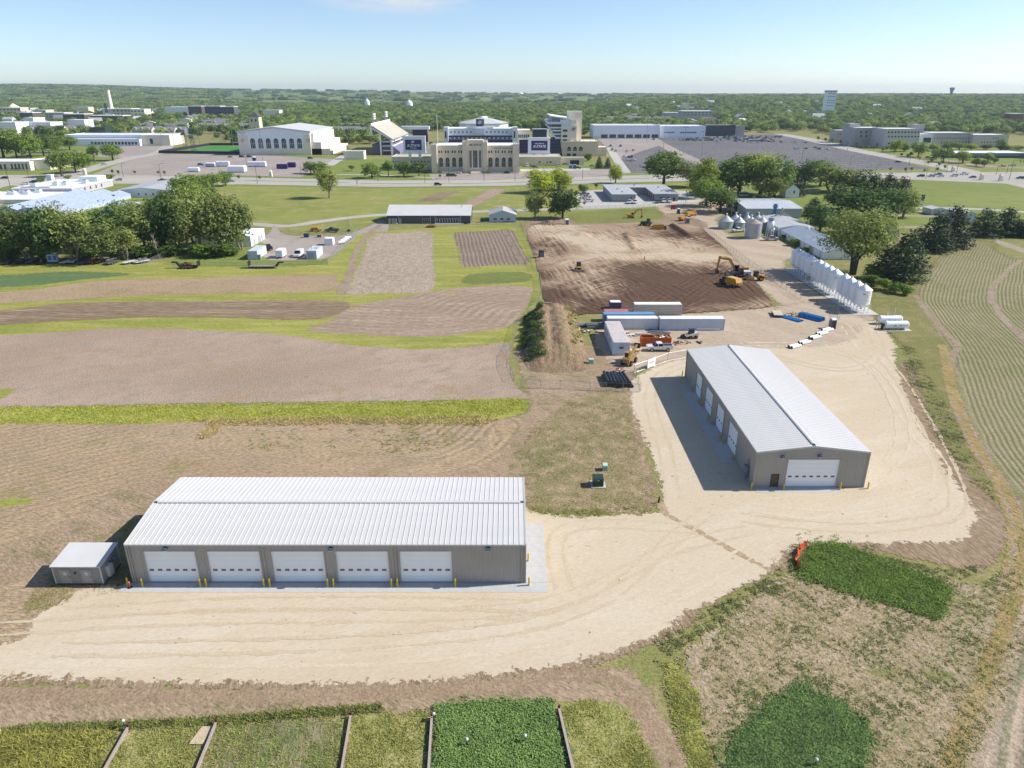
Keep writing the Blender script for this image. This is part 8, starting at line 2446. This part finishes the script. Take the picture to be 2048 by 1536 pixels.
heap(1266,702,1.6,1.6,16,[LUM,LUM,mat('fresh_lumber',C(240,208,160), .8)],'stack of pale lumber beside the office trailer','lumber_pile','lumber',3.2,.7)
heap(1362,688,2.0,.9,12,[LUM,MUD,MATS['fresh_lumber']],'broken pallets and lumber right of the orange dumpster','lumber_pile','lumber',1.8,.8)
heap(1268,672,2.4,1.8,18,[PANEL,MGRY,SIGNW,MSTL],'heap of white and grey scrap beside the office trailer','scrap_pile','scrap',2.0,.7,'scrap_piece')
heap(1310,649,1.0,.6,7,[PANEL,MGRY,DKM],'small heap of bagged material by the white trailer','scrap_pile','scrap',1.0,.4,'scrap_piece')
heap(1596,632,3.0,1.8,20,[MUD,CATY,MSTL,LUM,MBLK],'cluster of muddy machine attachments beside the blue pipes','attachment_pile','equipment',2.2,1.0,'attachment')
heap(1392,686,1.4,.5,5,[MBLK,MGRY],'flat black bucket attachments lying in the yard','attachment_pile','equipment',1.6,.2,'attachment')
heap(1180,664,3.0,1.0,10,[MUD,MSTL,LUM],'muddy timbers lying before the grey pipe stack','timber_pile','timber',2.6,.5)
heap(1115,520,2.5,1.2,9,[PANEL,MUD,MGRY],'pale rubble in the pit at the left of the dug earth','rubble_pile','rubble',1.6,.4,'rubble_piece')
heap(1062,422,3.0,1.4,9,[PANEL,STONE2,MUD],'pale rubble heap by the small white shed','rubble_pile','rubble',2.2,.9,'rubble_piece')

def pipes(x,y,ang,n,rows_,r_,L_,m_,label,name='pipe_stack',gap=1.02,lay=0.0):
 p = G(x,y)
 t = thing(name,label,'pipes',p,ang)
 pm = MB().tube((0,0,0), (L_,0,0), r_,n=12,cap=False).tube((.0,0,0), (L_,0,0), r_ * .86,n=12,cap=False).data('pipe',m_)
 for j in range(rows_):
  for i in range(n - j):
   attach(t,pm,name='pipe').location = (rr.uniform(-.3,.3) * lay,(i - (n - j) / 2 + .5) * 2 * r_ * gap,r_ + j * r_ * 1.74)
 return t

BLUP = mat('blue_pipe',C(40,150,226), .4,var=.08)
BLKP = mat('black_pipe',(.02,.022,.026,1), .4,var=.1)
pipes(1227,774,math.radians(92), 5,2,.33,5.6,BLKP,'stack of big black pipes, left half, inside the temporary fence',lay=1)
pipes(1250,776,math.radians(96), 5,2,.33,6.0,BLKP,'stack of big black pipes, right half, inside the temporary fence',lay=1)
heap(1243,742,1.0,.5,6,[PAINTS['red'],PAINTS['white']],'red and white fittings on top of the black pipes','fitting_pile','fittings',.8,.5,'fitting')
pipes(1645,643,math.radians(128), 6,3,.2,6.2,BLUP,'tall stack of bright blue pipes beside the portable toilet')
pipes(1602,644,math.radians(124), 5,1,.2,6.0,BLUP,'single layer of bright blue pipes lying in the yard')
pipes(1140,652,math.radians(2), 3,1,.28,5.5,MSTL,'silver culvert pipes left of the grey stack')
pipes(1172,655,math.radians(2), 4,2,.28,6.0,mat('grey_pipe',C(110,118,128), .5), 'dark grey pipes stacked against the office trailer',lay=1)
WPIP = mat('white_wrapped_pipe',C(238,238,240,1.2), .45,var=.05)
for i,(x,y,lab) in enumerate([(1586,694,'first'), (1606,686,'second'), (1627,676,'third'), (1641,668,'fourth'), (1652,661,'fifth')]):
 t = pipes(x - 6,y + 3,math.radians(30), 2,1,.36,2.9,WPIP,f'white wrapped pipe pair, {lab} of five in the curved line from the barn','pipe_bundle',1.1)
 MB().tube((.1,.4,.36), (.14,.4,.36), .32,n=12).tube((.1,-.4,.36), (.14,-.4,.36), .32,n=12).build('pipe_plug',MBLK,t)
for x,y,c1,lab in [(1666,658,MGRY,'grey portable toilet with white roof beside the blue pipes'), (1357,428,MGRY,'dark portable toilet on the lane bend'), (1375,447,PGREY,'grey job box at the corner of the dug earth'), (1083,516,MBLK,'black tank box at the left of the dug earth'), (1134,450,PANEL,'white vault box by the dense dark tree')]:
 t = thing('portable_toilet' if 'toilet' in lab else 'job_box',lab,'portable toilet' if 'toilet' in lab else 'box',G(x,y), .1)
 s_ = 1.25 if 'toilet' in lab else 1.7
 MB().box(-s_ / 2,s_ / 2,-.1,s_ - .1,.1,2.3).build('body',c1,t); MB().taper((-s_ / 2 - .06,s_ / 2 + .06,-.16,s_ - .04), (-s_ / 2 + .15,s_ / 2 - .15,.05,s_ - .25), 2.31,2.55).build('roof',SIGNW if c1 is MGRY else c1,t)
 MB().box(-s_ / 2 + .15,s_ / 2 - .15,-.14,-.104,.15,2.05).build('door',MGRY if c1 is not MGRY else DKM,t)
 MB().box(-s_ / 2 - .1,s_ / 2 + .1,-.2,s_,0,.099).build('skid',MBLK,t)
t = thing('road_sign','red sign board on the lane bend','sign',G(1346,421))
MB().box(-1.2,1.2,-.04,.04,.5,2.6).build('board',PAINTS['red'],t); MB().box(-1.0,-.9,.05,.12,0,2.4).box(.9,1.0,.05,.12,0,2.4).build('post',GALV,t)
t = thing('road_sign','orange diamond work sign beside the farm lane','sign',G(1168.5,412))
MB().prism([(-.9,1.5), (0,.6), (.9,1.5), (0,2.4)],-.04,.0).build('board',mat('sign_orange',C(250,130,40), .5), t); MB().box(-.05,.05,.01,.08,0,2.2).build('post',GALV,t)
t = thing('banner_sign','upright purple and white banner sign by the far lane','sign',G(1843,410))
MB().box(-.9,.9,-.1,.1,.4,2.2).build('white_panel',SIGNW,t); MB().box(-.9,.9,-.12,.12,2.21,5.2).build('purple_panel',PAINTS['navy'],t); MB().box(-.6,.6,-.09,.09,0,.39).build('foot',DKM,t)
for i,(x,y,lab) in enumerate([(1281,652,'orange traffic cone before the white container'), (1289,519,'orange marker cone in the dug earth')]):
 t = thing('traffic_cone',lab,'cone',G(x,y))
 MB().cyl(0,0,.05,1.2,.3,.06,10).build('cone',ORNG,t); MB().bx(0,0,0,.7,.7,.05).build('base',MBLK,t)
t = thing('loading_ramp','dark grey steel ramps lying behind the orange dumpster','ramp',G(1340,668), math.radians(150))
MB().box(0,5.5,-.8,.8,.05,.2).build('deck',mat('ramp_grey',C(96,108,118), .6), t); MB().box(1.5,5,.9,2.0,.05,.16).build('side_deck',MATS['ramp_grey'],t)
for i in range(8):
 MB().box(.3 + i * .65,.4 + i * .65,-.75,.75,.201,.25).build('cleat',MATS['ramp_grey'],t)

def trailer(x,y,rz,L_,W_,label,deck,load=None,cat='trailer',goose=False):
 t = thing('flatbed_trailer',label,cat,G(x,y), rz)
 MB().box(0,L_,-W_ / 2,W_ / 2,.62,.78).build('deck',deck,t)
 MB().box(0,L_,-W_ / 2,-W_ / 2 + .12,.5,.61).box(0,L_,W_ / 2 - .12,W_ / 2,.5,.61).build('frame',MBLK,t)
 if goose:
  m = MB(); m.prism([(L_,.5), (L_ + .4,.5), (L_ + 1.2,1.7), (L_ + 2.6,1.8), (L_ + 2.6,2.1), (L_ + .9,2.05), (L_,1.0)],-.5,.5); m.build('gooseneck',MBLK,t)
  MB().box(-.15,.0,-W_ / 2,-.1,.7,2.4).box(-.15,0,.1,W_ / 2,.7,2.4).build('ramp',MBLK,t)
 else:
  MB().prism([(L_,-.4), (L_ + 1.4,-.06), (L_ + 1.4,.06), (L_,.4)],.5,.6,'z').build('hitch',MBLK,t)
 for dx in (-.5,.45):
  for s_ in (-1,1):
   wheel(t,L_ * .42 + dx,s_ * (W_ / 2 + .02), .38,.38,.24,MSTL)
 if load:
  for i in range(9):
   c_ = Vector((rr.uniform(.5,L_ - .5), rr.uniform(-W_ / 3,W_ / 3), rr.uniform(.85,1.5)))
   MB().tube(c_ - Vector((.6,rr.uniform(-.3,.3), -.2)), c_ + Vector((.6,0,.3)), rr.uniform(.08,.22), n=5).build('load_piece',load,t)
 return t

GDK = mat('grey_deck',C(150,146,142), .8,var=.12)
trailer(500,536,0,8.6,2.4,'black gooseneck flatbed trailer with raised ramps on the lawn',GDK,None,'trailer',True)
trailer(398,536,math.pi,6.0,2.3,'black gooseneck trailer loaded with green implements',MBLK,mat('implement_green',C(70,110,60), .6), 'trailer',True)
trailer(362,537,0,4.2,2.2,'small trailer with rusty red hay rake',MUD,mat('rust_red',C(150,80,60), .7))
trailer(1557,636,math.radians(80), 4.6,2.3,'tan flatbed trailer parked in the construction yard',mat('plank_tan',C(220,204,178), .8))
row = [(8,'grey'), (32,'tan'), (58,'grey'), (78,'black'), (124,'white'), (142,'white'), (158,'blue'), (172,'red'), (190,'tan'), (212,'grey'), (246,'white'), (270,'white')]
nm = ['first','second','third','fourth','fifth','sixth','seventh','eighth','ninth','tenth','eleventh','twelfth']
for i,(x,pc) in enumerate(row):
 trailer(x,531 - (i % 3) * 1.2,math.radians(rr.uniform(50,75) if i > 9 else rr.uniform(60,110)), 5.0,2.0,f'{pc} implement trailer, {nm[i]} of the row under the grove',PAINTS[pc] if pc != 'tan' else MUD,PAINTS['red' if pc == 'red' else 'grey'] if i % 2 else None)
t = thing('machine_frame','tall blue and white machine standing at the grove edge','machine',G(108,526), .2)
MB().box(-1.6,1.6,-.6,.6,.5,3.0).build('body',mat('pale_blue_machine',C(170,190,220), .5), t); MB().box(-1.3,-.2,-.62,-.605,1.2,2.6).box(.3,1.3,-.62,-.605,1.2,2.6).build('panel',PAINTS['blue'],t); MB().box(-1.6,1.6,-.5,.5,0,.49).build('base',MBLK,t)
t = thing('cargo_trailer','white enclosed cargo trailer in the middle of the fenced yard','trailer',G(552,517), 0)
MB().box(0,2.4,0,4.6,.5,2.8).build('body',WHITE,t); MB().box(.2,2.2,-.05,-.004,.6,2.6).build('rear_door',PANEL,t); MB().box(.9,1.5,-1.2,0,.45,.55).build('hitch',MBLK,t)
for s_ in (.15,2.25):
 o = MB().tube((s_ - .12,2.0,.36), (s_ + .12,2.0,.36), .36,n=12).build('wheel',TYRE,t)
t = thing('skid_box','blue waste container on the grass strip behind the yard','skip',G(608,475))
MB().taper((0,1.8,0,1.3), (-.1,1.9,-.1,1.4), 0,1.3).build('body',mat('skip_blue',C(60,84,120), .6), t); MB().box(-.1,1.9,-.1,1.4,1.31,1.4).build('lid',MBLK,t)
t = thing('pallet_stack','brown pallet stack on the grass strip behind the yard','pallets',G(634,475))
for i in range(6):
 MB().box(0,1.8,0,1.2,i * .2,i * .2 + .13).build('pallet',WOOD,t)
t = thing('sprayer','yellow sprayer parked on the verge beside the black pickup','sprayer',G(630,463), .1)
MB().tube((-1.4,0,1.5), (1.4,0,1.5), .8,n=14).build('tank',CATY,t); MB().box(-2.2,2.6,-.6,.6,.5,.75).build('chassis',MBLK,t)
for x_ in (-1.2,1.8):
 for s_ in (-1,1): wheel(t,x_,s_ * .8,.5,.5,.3)
MB().box(2.0,2.2,-3,3,.8,1.0).build('spray_boom',CATY,t)
for i,(x,y) in enumerate([(684,488), (688,485), (692,482), (696,479)]):
 t = thing('propane_tank',f'white propane cylinder, {ordn[i]} of four along the yard fence','tank',G(x,y), .6,'propane cylinders at the yard fence')
 MB().tube((-1.3,0,.75), (1.3,0,.75), .55,n=14).build('tank',TK,t); MB().box(-1,-.7,-.4,.4,0,.4).box(.7,1,-.4,.4,0,.4).build('saddle',PAINTS['red'] if i == 0 else MGRY,t)
t = thing('antenna_mast','thin white antenna mast on guy legs above the yard','mast',G(698,463))
MB().cyl(0,0,0,9,.1,.04,6).tube((0,0,5), (2.6,0,0), .04,n=4).tube((0,0,5), (-2.0,1.2,0), .04,n=4).build('mast',GALV,t); MB().bx(0,0,0,1.2,.9,.8).build('cabinet',DKM,t)
# lot furniture: event trailers, tents, gate stones
for x,y,l,w_,h,m_,lab in [(445,333,10,3,3.4,PANEL,'white event trailer nearest the light mast'), (420,334,7,3,2.6,mat('pale_blue_tent',C(180,200,224), .6), 'pale blue event trailer beside the white one'), (513,334,14,3,3.6,PANEL,'long white event trailer with blank side'), (472,345,12,6,4,SIGNW,'cluster of white event tents on the lot'), (564,338,8,3,3,PURP,'purple event trailer left of the pair'), (583,335,6,3,3.2,PURP,'purple event trailer right of the pair'), (386,344,8,3,2.6,SIGNW,'white trailer at the left of the stadium lot'), (508,322,2.6,2.4,2.8,DKM,'dark kiosk in the stadium lot')]:
 p = G(x,y)
 t = thing('event_trailer',lab,'trailer',(p.x - l / 2,p.y,0))
 MB().box(0,l,0,w_,.5,h).build('body',m_,t); MB().taper((0,l,0,w_), (.5,l - .5,.5,w_ - .5), h + .002,h + .5).build('roof',SIGNW if m_ is not PURP else m_,t); MB().box(.5,l - .5,.3,w_ - .3,0,.49).build('undercarriage',MBLK,t)
for x,y,lab in [(542,353,'pale stone gate pier at the stadium lot entrance'), (170,349,'pale stone gate pier at the left road corner'), (1560,352,'pale stone pier beside the main road'), (1962,360,'pale stone pier left of the pair at the right crossing'), (2000,362,'pale stone pier right of the pair at the right crossing'), (1905,344,'pale stone pier behind the signal mast')]:
 p = G(x,y)
 t = thing('gate_pier',lab,'pier',p)
 MB().taper((-1.0,1.0,-1,1), (-.8,.8,-.8,.8), 0,3.2).build('shaft',STONE2,t); MB().taper((-1.1,1.1,-1.1,1.1), (-.3,.3,-.3,.3), 3.21,4.4).build('cap',STONE2,t)
for i,(x,y) in enumerate([(1141,337), (1149,337)]):
 t = thing('waste_bin','blue waste bin beside the dark pickup at the gateway','bin',G(x,y), 0,'blue bins at the gateway')
 MB().box(-1.2,1.2,-.9,.9,0,2.6).build('body',mat('bin_blue',C(90,130,180), .6), t); MB().box(-1.25,1.25,-.95,.95,2.61,2.8).build('lid',PANEL,t)

# ---------------------------------------------------------------- woodland beyond the stadium (one mass), and the air
EXC = globals().get('EXC',[])

def wood_proto(name,lobes,n,k,leaf,rc,m_,seed):
 V = leaves(lobes,n,k,leaf,rc,seed)
 return bpy.data.objects.new(name,fast_mesh(name,V,np.arange(len(V)).reshape(-1,4), [m_]))

def grow(name,label,pts,scl,protos):
 """instances of crowns on points (X, Y, Z)"""
 n = len(pts)
 me = bpy.data.meshes.new(name)
 me.vertices.add(n)
 me.vertices.foreach_set('co',np.asarray(pts,np.float32).ravel())
 a = me.attributes.new('size','FLOAT','POINT'); a.data.foreach_set('value',np.asarray(scl,np.float32))
 a = me.attributes.new('turn','FLOAT','POINT'); a.data.foreach_set('value',rs.uniform(0,6.28,n).astype(np.float32))
 a = me.attributes.new('pick','INT','POINT'); a.data.foreach_set('value',rs.randint(0,len(protos), n).astype(np.int32))
 o = link(bpy.data.objects.new(name,me))
 ng = bpy.data.node_groups.new(name,'GeometryNodeTree')
 ng.interface.new_socket('Geometry',in_out='INPUT',socket_type='NodeSocketGeometry')
 ng.interface.new_socket('Geometry',in_out='OUTPUT',socket_type='NodeSocketGeometry')
 N,Lk = ng.nodes,ng.links
 gi,go = N.new('NodeGroupInput'), N.new('NodeGroupOutput')
 jn = N.new('GeometryNodeJoinGeometry')
 att = {}
 for an,dt in (('size','FLOAT'), ('turn','FLOAT'), ('pick','INT')):
  att[an] = N.new('GeometryNodeInputNamedAttribute'); att[an].data_type = dt; att[an].inputs[0].default_value = an
 cx = N.new('ShaderNodeCombineXYZ'); Lk.new(att['turn'].outputs[0],cx.inputs[2])
 for i,pr in enumerate(protos):
  oi = N.new('GeometryNodeObjectInfo'); oi.inputs[0].default_value = pr
  ip = N.new('GeometryNodeInstanceOnPoints')
  cm = N.new('FunctionNodeCompare'); cm.data_type = 'INT'; cm.operation = 'EQUAL'
  Lk.new(att['pick'].outputs[0],cm.inputs[2]); cm.inputs[3].default_value = i
  Lk.new(gi.outputs[0],ip.inputs['Points']); Lk.new(oi.outputs['Geometry'],ip.inputs['Instance'])
  Lk.new(cm.outputs[0],ip.inputs['Selection']); Lk.new(cx.outputs[0],ip.inputs['Rotation']); Lk.new(att['size'].outputs[0],ip.inputs['Scale'])
  Lk.new(ip.outputs[0],jn.inputs[0])
 Lk.new(jn.outputs[0],go.inputs[0])
 md = o.modifiers.new('crowns','NODES'); md.node_group = ng
 return tag(o,label,'woodland',None,'stuff')

L_W2 = leaf_mat('woodland_leaves_dark',C(82,108,60), .36,.25)
L_W3 = leaf_mat('woodland_leaves_light',C(150,168,94), .36,.3)
pr_near = [wood_proto('woodland_tree',lobes_round(200 + i,7,5.6,6.4,5.0), 130,4,.85,.8,(L_WOOD,L_W2,L_W3,L_WOOD)[i],200 + i) for i in range(4)]
pr_far = []
for i in range(3):
 r = random.Random(300 + i)
 lb = [(r.uniform(-30,30), r.uniform(-24,24), r.uniform(5,7), r.uniform(6,8.5), r.uniform(6,8.5), r.uniform(5,7)) for _ in range(14)]
 pr_far.append(wood_proto('woodland_grove',lb,420,3,1.9,1.2,(L_WOOD,L_W2,L_W3)[i],300 + i))

def wood_points(y0,y1,step,keep):
 ys = []
 y = y0
 out = []
 while y < y1:
  x = np.arange(-.95 * y,.95 * y,step)
  q = np.stack([x + rs.uniform(-.5,.5,len(x)) * step,y + rs.uniform(-.5,.5,len(x)) * step],1)
  out.append(q)
  y += step * .95
 q = np.concatenate(out)
 xp = 1024 + F * q[:,0] / q[:,1] / CS
 q = q[keep(q[:,0],q[:,1],xp) > rs.uniform(0,1,len(q))]
 for (x0,x1,ya,yb) in EXC:
  q = q[~((q[:,0] > x0) & (q[:,0] < x1) & (q[:,1] > ya) & (q[:,1] < yb))]
 return np.column_stack([q,terrain(q[:,0],q[:,1])])

def keep_near(X,Y,xp):
 blot = np.sin(X * .011 + 1.3 * np.sin(Y * .006)) * np.sin(Y * .009 + X * .002)
 k = np.where(xp < 440,np.where(Y < 1350,.34,np.where(Y < 2100,.45,.85)), .95)
 k = np.where((xp > 440) & (xp < 1180), np.where(Y < 800,0,k), k)
 k = np.where((xp >= 1180) & (xp < 1560), np.where(Y < 1075,0,k), k)
 k = np.where(xp >= 1560,np.where(Y < 1010 + 120 * np.clip((1700 - xp) / 140,0,1), 0,k), k)
 k = np.where((xp < 440) & (Y < 900), 0,k)
 return k - .22 * (blot > .72)

pw = wood_points(830,2900,14.5,keep_near)
grow('woodland','thick green woodland of town trees behind the stadium',pw,rs.uniform(.75,1.3,len(pw)), pr_near)
pf = wood_points(2900,6500,52,lambda X,Y,xp: np.where((xp > 430) & (xp < 1230), np.where(Y < 3100,.5,.10), np.where(xp <= 430,.95,np.where(Y < 5600,.95,.5))))
grow('woodland','hazy far woodland climbing the hills at the horizon',pf,rs.uniform(.75,1.2,len(pf)), pr_far)

hz = MB().box(-16000,16000,-400,12500,-3,150).data('haze')
air = NT('thin_air')
for n_ in list(air.t.nodes):
 if n_.type == 'BSDF_PRINCIPLED': air.t.nodes.remove(n_)
pv = air.n('VolumePrincipled')
pv.inputs['Color'].default_value = (.72,.85,1,1)
pv.inputs['Density'].default_value = 6e-5
pv.inputs['Anisotropy'].default_value = .2
air.t.links.new(pv.outputs[0],air.out.inputs['Volume'])
air.mat.cycles.homogeneous_volume = True
hz.materials.append(air.mat)
tag(link(bpy.data.objects.new('haze',hz)), 'thin bluish summer haze over the valley','haze',None,'stuff')

# ---------------------------------------------------------------- labels: look-alikes in a row are told apart by their place
ONES = ['','first','second','third','fourth','fifth','sixth','seventh','eighth','ninth','tenth','eleventh','twelfth','thirteenth','fourteenth','fifteenth','sixteenth','seventeenth','eighteenth','nineteenth','twentieth']
ORD = lambda n: ONES[n] if n <= 20 else {2: 'twenty',3: 'thirty'}[n // 10] + ('-' + ONES[n % 10]) if n % 10 else {3: 'thirtieth',4: 'fortieth'}[n // 10]
same = {}
for o in SC.objects:
 if o.parent is None and o.get('label') and o.get('group'):
  same.setdefault((o['group'],o['label']), []).append(o)
for (g_,l_), os_ in same.items():
 if 1 < len(os_) <= 40:
  for i,o in enumerate(sorted(os_,key=lambda o: o.location.x / max(1,o.location.y))):
   o['label'] = f'{l_}, {ORD(i + 1)} from the left'
